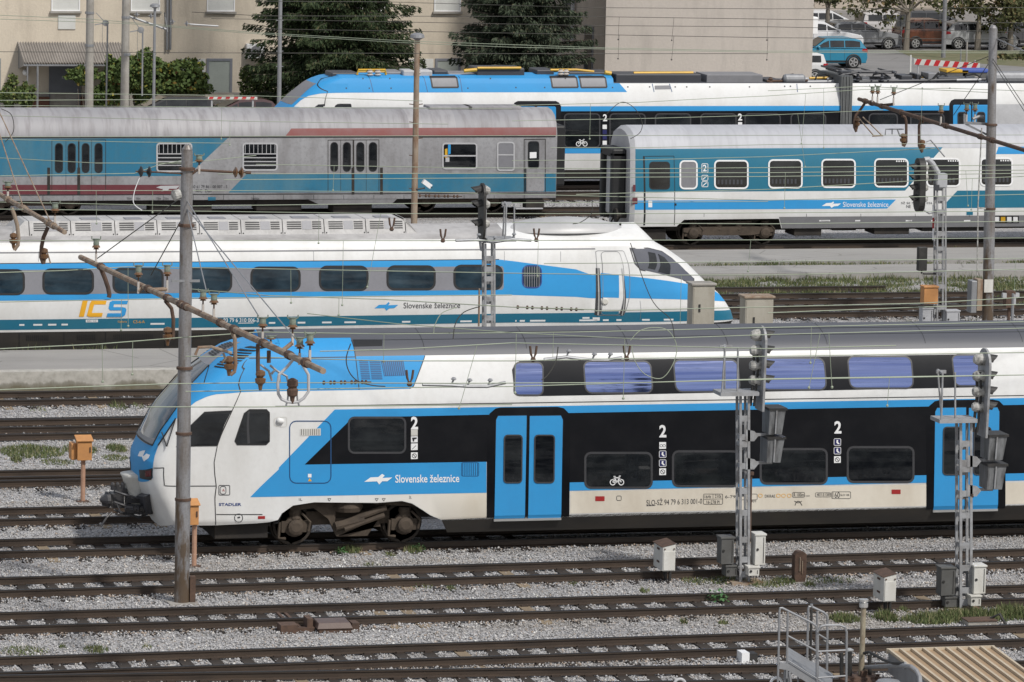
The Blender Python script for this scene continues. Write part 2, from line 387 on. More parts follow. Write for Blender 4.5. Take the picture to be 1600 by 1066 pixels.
# ------------------------------------------------------------------ ground
def ballast_mat(name, stone=False):
    t = NT(name); b = t.b; b.inputs['Roughness'].default_value = .95; b.inputs['Specular IOR Level'].default_value = .15
    if stone:
        a = t.n('ShaderNodeAttribute', _attribute_name='rnd'); v = a.outputs['Fac']
    else:
        vo = t.n('ShaderNodeTexVoronoi', Scale=26.); t.l(t.coord(), vo.inputs['Vector'])
        sp = t.n('ShaderNodeSeparateColor'); t.l(vo.outputs['Color'], sp.inputs[0]); v = sp.outputs[0]
        t.bump(vo.outputs['Distance'], .8, .04)
    c = t.ramp(v, [(0, (.11, .105, .10)), (.14, (.28, .275, .27)), (.32, (.38, .372, .37)), (.66, (.42, .415, .42)), (.86, (.53, .515, .50)), (.92, (.38, .30, .235)), (.96, (.64, .63, .60)), (1, (.72, .71, .68))])
    tan = t.ramp(t.noise(.22, 5, (.45, 1.6, 1)), [(.52, (0, 0, 0)), (.72, (.55,)*3)])
    c = t.mix(tan, c, (.30, .26, .21))
    dk = t.ramp(t.noise(.5, 3, (.3, 1.5, 1)), [(.50, (0, 0, 0)), (.75, (.38,)*3)])
    c = t.mix(dk, c, (.17, .16, .155))
    t.l(c, b.inputs['Base Color']); return t.m
M['ballast'] = ballast_mat('ballast'); M['stone'] = ballast_mat('ballast_stone', True)
def asph(name, col, crack=.5):
    t = NT(name); b = t.b; b.inputs['Roughness'].default_value = .9
    c = t.mix(t.ramp(t.noise(.5, 6, (.5, 1, 1)), [(.35, (0, 0, 0)), (.7, (.7,)*3)]), col, tuple(x*.68 for x in col))
    c = t.mix(t.ramp(t.noise(30, 3), [(.4, (0, 0, 0)), (.7, (.3,)*3)]), c, tuple(x*.5 for x in col))
    vo = t.n('ShaderNodeTexVoronoi', _feature='DISTANCE_TO_EDGE', Scale=.55); t.l(t.coord((.5, 1, 1)), vo.inputs['Vector'])
    c = t.mix(t.ramp(vo.outputs['Distance'], [(.0, (crack,)*3), (.012, (0, 0, 0))]), c, (.07, .065, .055))
    t.l(c, b.inputs['Base Color']); return t.m
M['asphalt'] = asph('worn_asphalt', (.245, .235, .225)); M['slab'] = asph('platform_surface', (.35, .335, .315))
def edge_mat():
    t = NT('platform_edge_concrete'); b = t.b; b.inputs['Roughness'].default_value = .9
    g = t.n('ShaderNodeNewGeometry'); s = t.n('ShaderNodeSeparateXYZ'); t.l(g.outputs['Position'], s.inputs[0])
    nz = t.noise(1.6, 6, (1, 1, .4)); ad = t.n('ShaderNodeMath', _operation='MULTIPLY_ADD'); t.l(nz, ad.inputs[0]); ad.inputs[1].default_value = .7; t.l(s.outputs[2], ad.inputs[2])
    c = t.ramp(ad.outputs[0], [(.30, (.13, .115, .075)), (.40, (.22, .205, .17)), (.47, (.42, .40, .36)), (.8, (.45, .43, .39))])
    c = t.mix(t.ramp(t.noise(6, 5), [(.4, (0, 0, 0)), (.75, (.6,)*3)]), c, (.20, .19, .16)); t.l(c, b.inputs['Base Color']); return t.m
M['platedge'] = edge_mat()
g = MB(); xs = [-400, -120, -20, 0, 20, 40, 60, 90, 140, 260, 700]; ys = [-60, 40, 80, 100, 140, 200, 226, 240, 262, 300, 420, 900]
gz = lambda y: -.2 if y <= 226 else (-.2-.8*(y-226)/14 if y < 240 else (-1.0 if y < 300 else -1.0))
vs = [(x, y, gz(y)) for y in ys for x in xs]; n = len(xs)
g.add(vs, [(j*n+i, j*n+i+1, (j+1)*n+i+1, (j+1)*n+i) for j in range(len(ys)-1) for i in range(n-1)])
struct(g.build('ground', 'ballast', loc=(0, 0, 0)))
# ------------------------------------------------------------------ railway tracks
RZ = 0.0
RAILP = [(-.07, -.165), (.07, -.165), (.07, -.15), (.012, -.13), (.012, -.045), (.036, -.035), (.036, -.004), (.028, 0), (-.028, 0), (-.036, -.004), (-.036, -.035), (-.012, -.045), (-.012, -.13), (-.07, -.15)]
def railmat():
    t = NT('rail_steel'); b = t.b; b.inputs['Roughness'].default_value = .55
    g = t.n('ShaderNodeNewGeometry'); s = t.n('ShaderNodeSeparateXYZ'); t.l(g.outputs['Position'], s.inputs[0])
    side = t.mix(t.ramp(t.noise(2.5, 5, (.4, 1, 3)), [(.4, (0, 0, 0)), (.7, (.8,)*3)]), (.056, .038, .026), (.026, .019, .015))
    f = t.ramp(s.outputs[2], [(0, (0, 0, 0)), (1, (1,)*3)])
    mr = t.n('ShaderNodeMapRange'); mr.inputs['From Min'].default_value = -.03; mr.inputs['From Max'].default_value = -.005; t.l(s.outputs[2], mr.inputs['Value'])
    c = t.mix(mr.outputs[0], side, (.030, .028, .028)); t.l(c, b.inputs['Base Color']); t.l(mr.outputs[0], b.inputs['Metallic'])
    mr2 = t.n('ShaderNodeMath', _operation='MULTIPLY'); t.l(mr.outputs[0], mr2.inputs[0]); mr2.inputs[1].default_value = .35; t.l(mr2.outputs[0], b.inputs['Metallic'])
    return t.m
M['rail'] = railmat()
M['sleeper'] = mat('sleeper_timber', (.020, .015, .012), .85, amt=.8, dirt=(.05, .038, .028), scale=3, stretch=(1, .3, 1))
M['sleeper2'] = mat('sleeper_tan', (.26, .20, .13), .85, amt=.6, dirt=(.12, .09, .06), scale=3, stretch=(1, .3, 1))
M['fast'] = mat('rail_fastening', (.05, .034, .025), .8, amt=.6)
TR = []      # (y at x0, x0, y at x1, x1) of each axis, sleeper spacing, phase
def rail_mesh(x0, y0, x1, y1):
    m = MB(); m.prism([(x0, y0+a, RZ+b) for a, b in RAILP], (x1-x0, y1-y0, 0)); return m
def track(label, ax0, ax1, X0, X1, sl=True, extra=(), sp=.63, visible=(0, 60), group='parallel railway tracks'):
    """ax0, ax1: axis Y at X=0 and X=50"""
    yy = lambda x: ax0+(ax1-ax0)*x/50
    r = thing('railway_track', label, 'railway track', ((X0+X1)/2, yy((X0+X1)/2), -.2), group)
    for s in (-.75, .75): rail_mesh(X0, yy(X0)+s, X1, yy(X1)+s).build('rail', 'rail', r)
    for (xa, ya, xb, yb) in extra: rail_mesh(xa, ya, xb, yb).build('rail', 'rail', r)
    TR.append((ax0, ax1, X0, X1, sp, sl))
    if sl:
        proto = [None, None]; k0 = int(visible[0]/sp)
        for k in range(k0, int(visible[1]/sp)):
            x = k*sp+.0; t = 1 if random.random() < .07 else 0
            if proto[t] is None:
                m = MB(); m.box(-.12, .12, -1.25, 1.25, -.29, -.168)
                for s in (-.75, .75):
                    m.box(-.075, .075, s-.13, s-.072, -.170, -.135, 1); m.box(-.075, .075, s+.072, s+.13, -.170, -.135, 1)
                o = m.build('sleeper', ['sleeper2' if t else 'sleeper', 'fast'], None, loc=(0, 0, 0)); proto[t] = o
            else:
                o = proto[t].copy(); COL.objects.link(o)
            o.parent = r; q = ORG[r.as_pointer()]
            o.location = (x+random.uniform(-.03, .03)-q[0], yy(x)-q[1], .2+random.uniform(-.012, .003)); o.rotation_euler = (0, 0, random.uniform(-.02, .02))
    return r
def axpx(p, q, off):
    a, b = onz(*p), onz(*q); k = (b[1]-a[1])/(b[0]-a[0]); return a[1]-k*a[0]+off, a[1]+k*(50-a[0])+off
T5 = axpx((400, 1049), (1600, 1032), -.75); T4 = axpx((0, 1050), (1600, 997.5), .75); T3 = axpx((0, 978), (1600, 934), .75); T2 = axpx((0, 922), (1600, 876), .75)
track('nearest track, cut off by the bottom edge behind the metal stairs', *T5, 5, 48, visible=(12, 40))
track('track with the white-topped pipe and stairs just in front of it', *T4, 5, 48, visible=(12, 40))
track('track with the rusty red point machine beside its near rail', *T3, 5, 50, visible=(12, 42))
track('empty track next in front of the front double-deck train', *T2, 5, 50, visible=(12, 44))
track('track carrying the front blue and white double-deck train', 110.75, 110.75, 5, 75, visible=(14, 30))
track('narrow-looking track right behind the nose of the front train', 114.95, 114.95, 0, 60, visible=(14, 24))
track('track behind the orange post box at the left edge', 120.4, 120.4, 0, 60, extra=[(0, 120.5, 24, 120.1)], visible=(14, 26))
track('track with slide chairs along a switch blade', 128.85, 128.85, 0, 60, extra=[(0, 126.75, 40, 127.1), (0, 129.35, 24, 129.4)], visible=(15, 28))
track('track running beside the left platform edge', 133.65, 133.65, 0, 60, visible=(16, 28))
track('track carrying the white pointed-nose express train', 141.5, 141.5, 0, 120, visible=(40, 55))
track('rusty track just beyond the beige cabinets', 149.6, 149.6, 0, 120, visible=(42, 66))
track('rusty track beside the weedy strip', 152.75, 152.75, 0, 120, extra=[(30, 155.3, float(onz(1385, 447)[0]), 155.2)], visible=(42, 66))
track('track carrying the teal and white coach', 167.75, 167.75, 0, 140, sl=False)
track('track carrying the dirty grey luggage coach', 178.5, 178.5, 0, 140, visible=(46, 54))
track('empty track between the grey luggage coach and the rear double-deck train', 183.9, 183.9, 0, 140, visible=(46, 56))
track('track carrying the rear blue and white double-deck train', 187.7, 187.7, 0, 140, sl=False)
# loose ballast stones lying over the ballast bed (nobody could count them)
def stones(regs):
    P = []
    for x0, x1, y0, y1, dens in regs:
        n = int((x1-x0)*(y1-y0)*dens); P.append(np.stack([RNG.uniform(x0, x1, n), RNG.uniform(y0, y1, n)], 1))
    P = np.concatenate(P); keep = np.ones(len(P), bool); zoff = np.full(len(P), -.185); edge = np.zeros(len(P), bool)
    for a0, a1, X0, X1, sp, sl in TR:
        d = P[:, 1]-(a0+(a1-a0)*P[:, 0]/50); ad = np.abs(d)
        on = (ad > .66) & (ad < .84); keep &= ~on
        if sl:
            ph = np.abs((P[:, 0]/sp+.5) % 1-.5)*sp
            keep &= ~((ad < .70) & (ph < .145) & (RNG.random(len(P)) > .06)); zoff = np.where(ad < .7, -.175, zoff)
        zoff = np.where((ad > .84) & (ad < 1.6), -.168, zoff); edge |= (ad > .84) & (ad < 1.15)
    rv = RNG.random(len(P)); rv = np.where(edge & (RNG.random(len(P)) < .30), .92, rv); rv = rv[keep]
    P = P[keep]; zoff = zoff[keep]; n = len(P)
    base = np.array([(1, 0, 0), (-1, 0, 0), (0, 1, 0), (0, -1, 0), (0, 0, 1), (0, 0, -1)], float)
    r = RNG.uniform(.013, .029, (n, 1, 1))*np.where(RNG.random((n, 1, 1)) < .10, 1.6, 1); V = base[None]*RNG.uniform(.65, 1.25, (n, 6, 1))*r+RNG.uniform(-.35, .35, (n, 6, 3))*r
    a = RNG.uniform(0, 6.28, n); ca, sa = np.cos(a)[:, None], np.sin(a)[:, None]
    X = V[:, :, 0]*ca-V[:, :, 1]*sa; Y = V[:, :, 0]*sa+V[:, :, 1]*ca
    Z = V[:, :, 2]*.8+zoff[:, None]+RNG.uniform(-.012, .014, (n, 1))
    co = np.stack([X+P[:, :1], Y+P[:, 1:2], Z], 2).reshape(-1, 3)
    f = np.array([(0, 2, 4), (2, 1, 4), (1, 3, 4), (3, 0, 4), (2, 0, 5), (1, 2, 5), (3, 1, 5), (0, 3, 5)])
    I = (f[None]+np.arange(n)[:, None, None]*6).reshape(-1)
    me = bpy.data.meshes.new('ballast_stones'); me.vertices.add(n*6); me.vertices.foreach_set('co', co.astype(np.float32).ravel())
    me.loops.add(len(I)); me.loops.foreach_set('vertex_index', I.astype(np.int32)); me.polygons.add(n*8)
    me.polygons.foreach_set('loop_start', np.arange(0, n*24, 3, dtype=np.int32)); me.update(calc_edges=True)
    at = me.attributes.new('rnd', 'FLOAT', 'POINT'); at.data.foreach_set('value', np.repeat(rv, 6).astype(np.float32))
    me.materials.append(M['stone']); o = bpy.data.objects.new('ballast_stones', me); COL.objects.link(o); return struct(o, 'stuff')
stones([(13, 43, 92.5, 109.2, 240), (14, 45, 109.2, 112.5, 150), (14, 25, 112.5, 135, 150), (46, 64, 146.5, 151.5, 60), (46, 56, 170, 184.5, 40)])
# ------------------------------------------------------------------ platforms
def slabobj(name, x0, x1, y0, y1, z, label):
    m = MB(); m.box(x0, x1, y0+.45, y1, -.4, z, 0); m.box(x0, x1, y0, y0+.45, -.4, z+.004, 1 if z > .2 else 0)
    o = m.build(name, ['slab', 'platedge']); return tag(o, label, 'platform')
slabobj('platform', -30, 60, 135.24, 139.6, .4, 'low asphalt platform with a stained concrete edge below the white express')
PQ = [float(onz(1300, y, .06)[1]) for y in (425.5, 413.5, 408.5, 388.5)]
slabobj('platform', 36, 110, PQ[2], PQ[3], .06, 'far half of the cracked low platform in front of the teal coach')
slabobj('platform', 36, 110, PQ[0], PQ[1], .05, 'near half of the cracked low platform bordering the weedy strip')
# ------------------------------------------------------------------ grass and weeds
def blades(name, spots, kind='stuff', cols=None):
    V = []; R = []
    for (cx, cy, rx, ry, n, h, z) in spots:
        for _ in range(n):
            a = random.uniform(0, 6.28); q = sqrt(random.random()); x = cx+rx*q*cos(a); y = cy+ry*q*sin(a); hh = h*random.uniform(.35, 1.1)*(1.15-q*.6)
            t = random.uniform(0, 6.28); w = random.uniform(.006, .016)*(1+h*2); l = random.uniform(.1, .7)*hh; b = random.uniform(0, 6.28); c = random.random()
            V += [(x-w*cos(t), y-w*sin(t), z), (x+w*cos(t), y+w*sin(t), z), (x+l*cos(b), y+l*sin(b), z+hh)]; R += [c]*3
    me = bpy.data.meshes.new(name); me.from_pydata(V, [], [(i, i+1, i+2) for i in range(0, len(V), 3)])
    at = me.attributes.new('rnd', 'FLOAT', 'POINT'); at.data.foreach_set('value', R); me.materials.append(M['grass'])
    o = bpy.data.objects.new(name, me); COL.objects.link(o); return struct(o, kind)
t = NT('grass_blades'); a = t.n('ShaderNodeAttribute', _attribute_name='rnd'); t.b.inputs['Roughness'].default_value = .8
t.l(t.ramp(a.outputs['Fac'], [(0, (.05, .066, .02)), (.5, (.095, .13, .04)), (.8, (.16, .165, .07)), (1, (.27, .24, .13))]), t.b.inputs['Base Color']); M['grass'] = t.m
SP = []
def gpx(x, y, wpx, depth, n, h, z=-.19):
    c = onz(x, y, z); SP.append((c[0], c[1], wpx/2/68*(c[1]/110)**-0*110/110, depth, n, h, z))
for x, y, w, d, n, h in [(35, 1018, 75, .5, 320, .10), (150, 1016, 34, .35, 260, .12), (100, 1012, 12, .2, 50, .1), (546, 862, 34, .3, 300, .24), (645, 862, 30, .3, 200, .18), (608, 868, 20, .2, 80, .12),
        (50, 707, 110, 1.1, 1500, .16), (125, 703, 60, .8, 500, .14), (182, 702, 34, .6, 420, .16), (90, 723, 60, .5, 300, .1), (25, 720, 16, .4, 120, .2), (180, 716, 44, .5, 300, .1), (60, 640, 40, .5, 40, .1), (185, 636, 30, .6, 120, .2), (215, 636, 20, .4, 60, .15),
        (945, 906, 22, .25, 90, .14), (897, 914, 16, .2, 60, .1), (1007, 925, 14, .2, 80, .14), (1085, 910, 40, .4, 200, .14), (1130, 909, 60, .4, 330, .15), (1200, 914, 60, .4, 260, .14), (1225, 910, 40, .35, 300, .16), (1175, 912, 30, .3, 160, .14), (1300, 908, 80, .4, 220, .1), (1265, 915, 18, .2, 90, .14), (845, 943, 10, .1, 50, .18), (1068, 974, 10, .12, 60, .16), (1130, 975, 14, .15, 70, .14),
        (1320, 969, 44, .4, 520, .2), (1385, 968, 30, .4, 420, .26), (1360, 965, 30, .3, 60, .1), (1455, 970, 90, .5, 900, .24), (1530, 966, 90, .6, 1000, .26), (1585, 962, 60, .6, 900, .3), (1490, 962, 50, .4, 400, .2), (1412, 955, 20, .2, 90, .14), (705, 921, 16, .2, 70, .14), (660, 918, 40, .3, 110, .12), (40, 850, 10, .1, 20, .1), (580, 883, 30, .2, 50, .1), (230, 1012, 14, .2, 26, .1)]:
    gpx(x, y, w, d, n, h)
def strip(x0, x1, Ya, Yb, n, h, z=-.19):
    for _ in range(n//40):
        SP.append((random.uniform(x0, x1), random.uniform(Ya, Yb), .45, .25, 40, h*random.uniform(.5, 1.2), z))
strip(45, 66, 154.2, PQ[0], 26000, .2); strip(44, 66, PQ[0]-.1, PQ[0]+.12, 3000, .3); strip(42, 70, PQ[3], PQ[3]+1.1, 9000, .2); strip(55.5, 66, 151.2, 154.2, 9000, .18); strip(44, 68, PQ[1], PQ[2], 4200, .16, 0.); strip(57, 66, 147, 148.3, 900, .25)
strip(17, 26, 139.6, 139.95, 900, .4, .2); strip(50, 57, 146.4, 147.6, 500, .2); strip(17, 27, 134.6, 135.2, 240, .25)
blades('grass', SP)
# a leafy weed between the tracks
def weed(x, y, r, label, n=90):
    c = onz(x, y, -.19); m = MB()
    for _ in range(n):
        a = random.uniform(0, 6.28); e = random.uniform(.15, 1.3); q = r*random.uniform(.4, 1); p = np.array((c[0]+q*cos(a)*cos(e), c[1]+q*sin(a)*cos(e), c[2]+q*sin(e)*.9)); s = r*.22
        u = np.array((cos(a+1.6), sin(a+1.6), .2))*s; w = np.array((cos(a)*.7, sin(a)*.7, random.uniform(-.5, .5)))*s
        m.add([p-u*.5, p-w*.2, p+u*.5, p+w], [(0, 1, 2, 3)])
    m.tube([(c[0], c[1], c[2]), (c[0], c[1], c[2]+r*.5)], .008, 5)
    tag(m.build('weed_plant', 'leafg', loc=tuple(c)), label, 'weed')
M['leafg'] = mat('weed_leaf', (.05, .14, .045), .6, amt=.6, dirt=(.10, .17, .05), scale=8)
weed(1118, 941, .34, 'bright green broad-leaved weed growing at a rail, below the latticed signal'); weed(650, 860, .22, 'small green weed tuft beside the front train rear bogie wheel')
weed(533, 866, .2, 'small green weed tuft under the middle of the front bogie')
M['purple'] = mat('purple_weed_leaf', (.10, .03, .035), .7, amt=.4)
# ------------------------------------------------------------------ double-deck train, front
PROF = [(.17, .27), (.09, .45), (.0, .66), (0, 3.05)]+[(.29*((z-3.05)/1.15)**1.6, z) for z in (3.2, 3.34, 3.46, 3.56, 3.66, 3.76, 3.86, 3.96, 4.06, 4.14, 4.22)]+[(.365, 4.33), (.45, 4.43), (.58, 4.52), (.8, 4.61), (1.1, 4.69), (1.4, 4.73)]
sil = [(217, 800), (214, 770), (205, 752), (200, 735), (199, 717), (200, 699), (212, 671), (228, 640), (239, 624), (254, 606), (275, 580), (296, 563), (313, 549), (339, 532), (356, 527), (385, 523)]
xc = []
for p in sil:
    q = ony(*p, 111.75); xc.append((q[2], q[0]-.02))
xc = sorted(xc); xc[0] = (.3, xc[0][1]+.25)
xc = [(z, x) for z, x in xc]
XB = float(ony(436, 700, 109.35)[0])
K = Hull(110.75, 1.4, PROF, XB, 1, xc, 4.2, .62)
XE = float(ony(1600, 700, 109.35)[0])+6
UE = 1+XE-XB
def build_body(H, outline, mats, extra, name, parent, mirror=True):
    m = MB(); H.drape(m, outline, 0, 0, mirror); extra(m); return m
kt = thing('double_deck_train', 'blue and white double-deck train in front with its nose facing left', 'train', (30, 110.75, 0))
def kiss_body():
    m = MB(); k = K
    # bottom edge of the white shell with the wheel arch
    bot = [(228, 817), (241, 815.5), (272, 820), (337, 821), (400, 818), (421, 816), (441, 802), (458, 790), (491, 785), (589, 786), (628, 783), (644, 787), (660, 797), (672, 805), (690, 813)]
    q = k.px(bot); q[0] = (0, q[0][1]); top = PROF[-1][1]
    # split outline into vertical slices for clean clipping
    pts = q+[(UE, .64)]
    pts = [(u, max(z, .3)) for u, z in pts]
    for (a, b) in zip(pts, pts[1:]):
        if b[0]-a[0] < 1e-4: continue
        k.drape(m, [a, b, (b[0], top), (a[0], top)], 0, 0, True)
    # dark skirt right of the bogie
    a = k.inv(688, 811); a2 = k.inv(699, 829)
    k.drape(m, [(a[0], .64), (a2[0], .27), (UE, .27), (UE, .64)], 1, 0, True)
    d = lambda pts, mt, off=.004, both=False: k.dpx(m, pts, mt, off, both)
    # grey roof
    g = [k.inv(*p) for p in ((552, 557), (664, 556), (664, 554), (1100, 548), (1596, 541.5))]
    zr = g[-1][1]; zl = g[0][1]
    u549 = k.inv(549, 532)[0]
    k.drape(m, [g[0], (g[1][0], zl), (UE, zl), (UE, top), (u549, top), (u549, k.inv(549, 532)[1])], 3, .003, True)
    # blue hood over the cab
    hood = [(297, 635), (306, 628), (321, 621), (339, 616), (361, 614.5), (376, 613), (400, 612), (436, 611.5), (560, 609.5), (640, 607.5), (646, 604), (664, 556), (552, 557), (549, 532)]
    hq = k.px(hood); hq = [(0, hq[0][1])]+hq
    hq2 = hq+[(u549, top), (0, top)]
    # convex slices
    
    for a_, b_ in zip(hq[:10], hq[1:10]):
        if b_[0]-a_[0] < 1e-4: continue
        t1 = top
        k.drape(m, [a_, b_, (b_[0], t1), (a_[0], t1)] if b_[0] <= u549 else ([a_, (b_[0], b_[1]), (b_[0], zl), (u549, zl), (u549, top), (a_[0], top)] if a_[0] < u549 else [a_, b_, (b_[0], zl), (a_[0], zl)]), 2, .004, True)
    k.drape(m, [hq[9], hq[10], hq[11], hq[12], (hq[12][0], zl), (hq[9][0], zl)], 2, .004, True)
    zc = k.inv(470, 529)[1]; k.drape(m, [(.1, zc), (u549, zc), (u549, top), (.1, top)], 3, .007)
    # blue front face: from centre line to the white side boundary
    fb = k.px([(297, 635), (285, 645), (274, 656), (264, 670), (254, 684), (247, 698), (242, 712), (240, 722), (239, 731), (239, 747), (232, 752), (217, 752)])
    for a_, b_ in zip(fb, fb[1:]):
        if abs(a_[1]-b_[1]) < 1e-3: continue
        k.drape(m, [(0, a_[1]), a_, b_, (0, b_[1])], 2, .004, True)
    # blue Z band and stripes
    zt = [(523, 640), (780, 636), (1000, 631), (1600, 622)]
    d([(523, 640), (551, 653), (476, 726), (760, 721.5), (760, 770), (436, 776.2), (391, 777), (436, 730.3)], 2)
    d([(523, 640), (780, 636), (764, 648), (551, 653)], 2)
    q = k.px([(780, 636), (1596, 621.5), (1596, 632.5), (764, 648)]); q[1] = (UE, q[1][1]); q[2] = (UE, q[2][1]); k.drape(m, q, 2, .004)
    # black band left of the door and between the doors
    d([(551, 652.5), (764, 648), (764, 721.5), (476, 726)], 4, .006)
    q = k.px([(886, 645.5), (1596, 632), (1596, 739.5), (888, 754)]); q[1] = (UE, q[1][1]); q[2] = (UE, q[2][1]); k.drape(m, q, 4, .006)
    q = k.px([(888, 754), (1596, 739.5), (1596, 750), (888, 767)]); q[1] = (UE, q[1][1]); q[2] = (UE, q[2][1]); k.drape(m, q, 2, .006)
    fm = NT('cream_fading_in'); g_ = fm.n('ShaderNodeNewGeometry'); s_ = fm.n('ShaderNodeSeparateXYZ'); fm.l(g_.outputs['Position'], s_.inputs[0]); r_ = fm.n('ShaderNodeMapRange'); r_.inputs['From Min'].default_value = float(ony(560, 790, 109.35)[0]); r_.inputs['From Max'].default_value = float(ony(740, 790, 109.35)[0]); fm.l(s_.outputs[0], r_.inputs['Value']); fm.l(fm.mix(r_.outputs[0], (.69, .69, .68), fm.mix(fm.ramp(fm.noise(.9, 5, (1, 1, .5)), [(.42, (0, 0, 0)), (.72, (.5,)*3)]), (.66, .61, .52), (.42, .35, .26))), fm.b.inputs['Base Color']); fm.b.inputs['Roughness'].default_value = .45; M['creamfade'] = fm.m
    zb_ = k.inv(1000, 766)[1]; k.drape(m, [(k.inv(891, 780)[0], .665), (UE, .665), (UE, zb_), (k.inv(891, 780)[0], zb_)], 14, .003); cf = k.px([(560, 774.2), (760, 770.5), (760, 809), (690, 812), (672, 804), (660, 796), (644, 786), (628, 782.3), (589, 785), (560, 785.2)])
    for a_, b_ in zip(cf[2:], cf[3:]): tz = lambda u: cf[0][1]+(cf[1][1]-cf[0][1])*(u-cf[0][0])/(cf[1][0]-cf[0][0]); k.drape(m, [a_, b_, (b_[0], tz(b_[0])), (a_[0], tz(a_[0]))], 15, .0025) if a_[0]-b_[0] > 1e-3 else None
    # door surrounds
    for (xl, xr, xr2, yt, yb) in ((760, 891, 889, 637, 809), (1446.5, 1571, 1570, 625.5, 796)):
        d([(xl, yb), (xl+1, yt+20), (xl+5, yt+9), (xl+14, yt+1.5), (xl+22, yt-.2), (xr-20, yt-1.2), (xr-10, yt+1), (xr-3, yt+8), (xr, yt+14), (xr2, yb-2)], 4, .008)
    # upper window band
    q = k.px([(800, 578), (805, 568), (812, 564.5), (1190, 558.5), (1535, 553.5), (1545, 556), (1549, 566), (1548, 600), (1540, 605), (1200, 612), (990, 616.5), (818, 619.5), (808, 616), (803, 606)]); k.drape(m, q, 4, .004)
    # seams
    for pts in ([(386, 562), (376, 612), (363, 641)], [(348, 673), (339.5, 697), (338, 760), (337, 820)], [(258, 759), (337, 759.5)], [(338, 804), (410, 804)], [(240, 731.5), (256, 731), (257, 759)], [(389, 560.5), (556, 558)], [(549, 532), (561, 609)],
                [(664, 556), (646, 604), (640, 607)], [(327, 571), (319, 599)], [(430, 818), (441, 802)], [(430, 635), (523, 634), (1600, 618)]):
        k.line(m, pts, .018, 5, .007)
    k.loop(m, k.rr(452.5, 658, 517, 755, 10, 3, 0), .022, 7, .009)
    k.loop(m, k.rr(428.5, 652, 448, 667, 3, 2, 0), .012, 6, .007)
    for i in range(9): k.drape(m, [(u549+1.6+i*2.35, 4.36), (u549+1.613+i*2.35, 4.36), (u549+1.613+i*2.35, 4.725), (u549+1.6+i*2.35, 4.725)], 5, .006)
    k.drape(m, [(u549+.3, 4.552), (UE, 4.552), (UE, 4.56), (u549+.3, 4.56)], 5, .006); k.drape(m, [(u549+.3, 4.655), (UE, 4.655), (UE, 4.664), (u549+.3, 4.664)], 5, .006)
    # grilles
    d([(469, 670), (501, 669.5), (501, 680.5), (469, 681)], 6, .009)
    for i in range(9): k.line(m, [(471+i*3.4, 670.5), (471+i*3.4, 680)], .012, 5, .011)
    for i in range(8): k.line(m, [(723+i*3.3, 724), (723+i*3.3, 743)], .014, 7, .009)
    k.loop(m, k.rr(721, 723, 748, 744, 2, 2), .012, 7, .008)
    for c0, c1 in ((561, 575), (577, 594)):
        for i in range(11): k.line(m, [(c0+i*.35, 564+i*2.8), (c1+i*.35, 564+i*2.8)], .022, 7, .009)
    d([(595, 564), (630, 563), (634, 587), (600, 588)], 7, .008)
    for i in range(11): k.line(m, [(597+i*3.1, 564.3), (601+i*3.1, 587)], .010, 2, .010)
    d([(551, 531), (597, 531), (597, 541), (553, 542)], 5, .008)
    # hood roof grille over the windscreen
    for i in range(10):
        k.drape(m, [(.24-.0*i, 4.02+.05*i), (.62, 4.02+.05*i), (.62, 4.045+.05*i), (.24, 4.045+.05*i)], 5, .014, True)
    # lettering, logo, pictograms
    lw = 8
    for i_, pts in enumerate(([(569, 753), (579, 746), (591, 745.5), (597, 740.5), (601, 743), (593, 752)], [(589, 752.5), (597, 747), (613, 746), (605, 752), (597, 752), (592.5, 757)])): d(pts, lw, .008+.0022*i_)
    k.text(m, 'Slovenske železnice', 617.5, 742, 717.5, 754.5, lw, .008, .012, 741, 753.5)
    for x, y, h in ((642, 651, 20), (1030, 664, 19.5), (1303.5, 658, 19.5)): k.text(m, '2', x, y, x+11, y+h, lw, .01, .03)
    def pict(x, y, mt, w=10.5):
        d([(x, y), (x+w, y-.2), (x+w, y+w-.3), (x, y+w)], mt, .009)
    for y, mt in ((671.5, 6), (681, lw), (693, lw), (707, lw)): pict(642, y, mt)
    for y, mt in ((691, lw), (704.5, 9), (718.5, 9), (732, lw)): pict(1030, y, mt)
    for y, mt in ((685.5, 9), (699, 9), (713, lw)): pict(1303, y, mt)
    for y in (704.5, 718.5): k.loop(m, k.rr(1030, y, 1040.5, y+10.5, 1, 1), .012, lw, .011); d([(1034, y+2), (1036.5, y+2), (1036, y+5), (1039, y+8.5), (1036, y+8.5), (1033.5, y+6)], lw, .012)
    for y in (685.5, 699): k.loop(m, k.rr(1303, y, 1313.5, y+10.5, 1, 1), .012, lw, .011); d([(1307, y+2), (1309.5, y+2), (1309, y+5), (1312, y+8.5), (1309, y+8.5), (1306.5, y+6)], lw, .012)
    for x, y in ((642, 707), (1030, 732), (1303, 713)):
        k.loop(m, k.rr(x+2, y+2, x+8.5, y+8.5, 3.2, 3), .014, 5, .011); k.line(m, [(x+3, y+3), (x+7.5, y+7.5)], .014, 5, .011)
    d([(643.5, 684), (651, 683.5), (651, 685.5), (647, 687), (647, 690), (645, 690)], 5, .011); k.line(m, [(644, 702), (650, 696)], .012, 5, .011)
    k.loop(m, k.rr(1031, 694.5, 1035, 698.5, 2, 2), .01, 5, .011); k.loop(m, k.rr(1035.5, 694.5, 1039.5, 698.5, 2, 2), .01, 5, .011)
    k.text(m, 'STADLER', 342, 786, 377, 790.5, 10, .008, .02); k.text(m, 'SLO-SŽ 94 79 6 313 001-0', 1010, 779, 1097, 790, 11, .008, 0, 777, 787)
    k.line(m, [(1010, 790.5), (1024, 789.8)], .012, 11, .008)
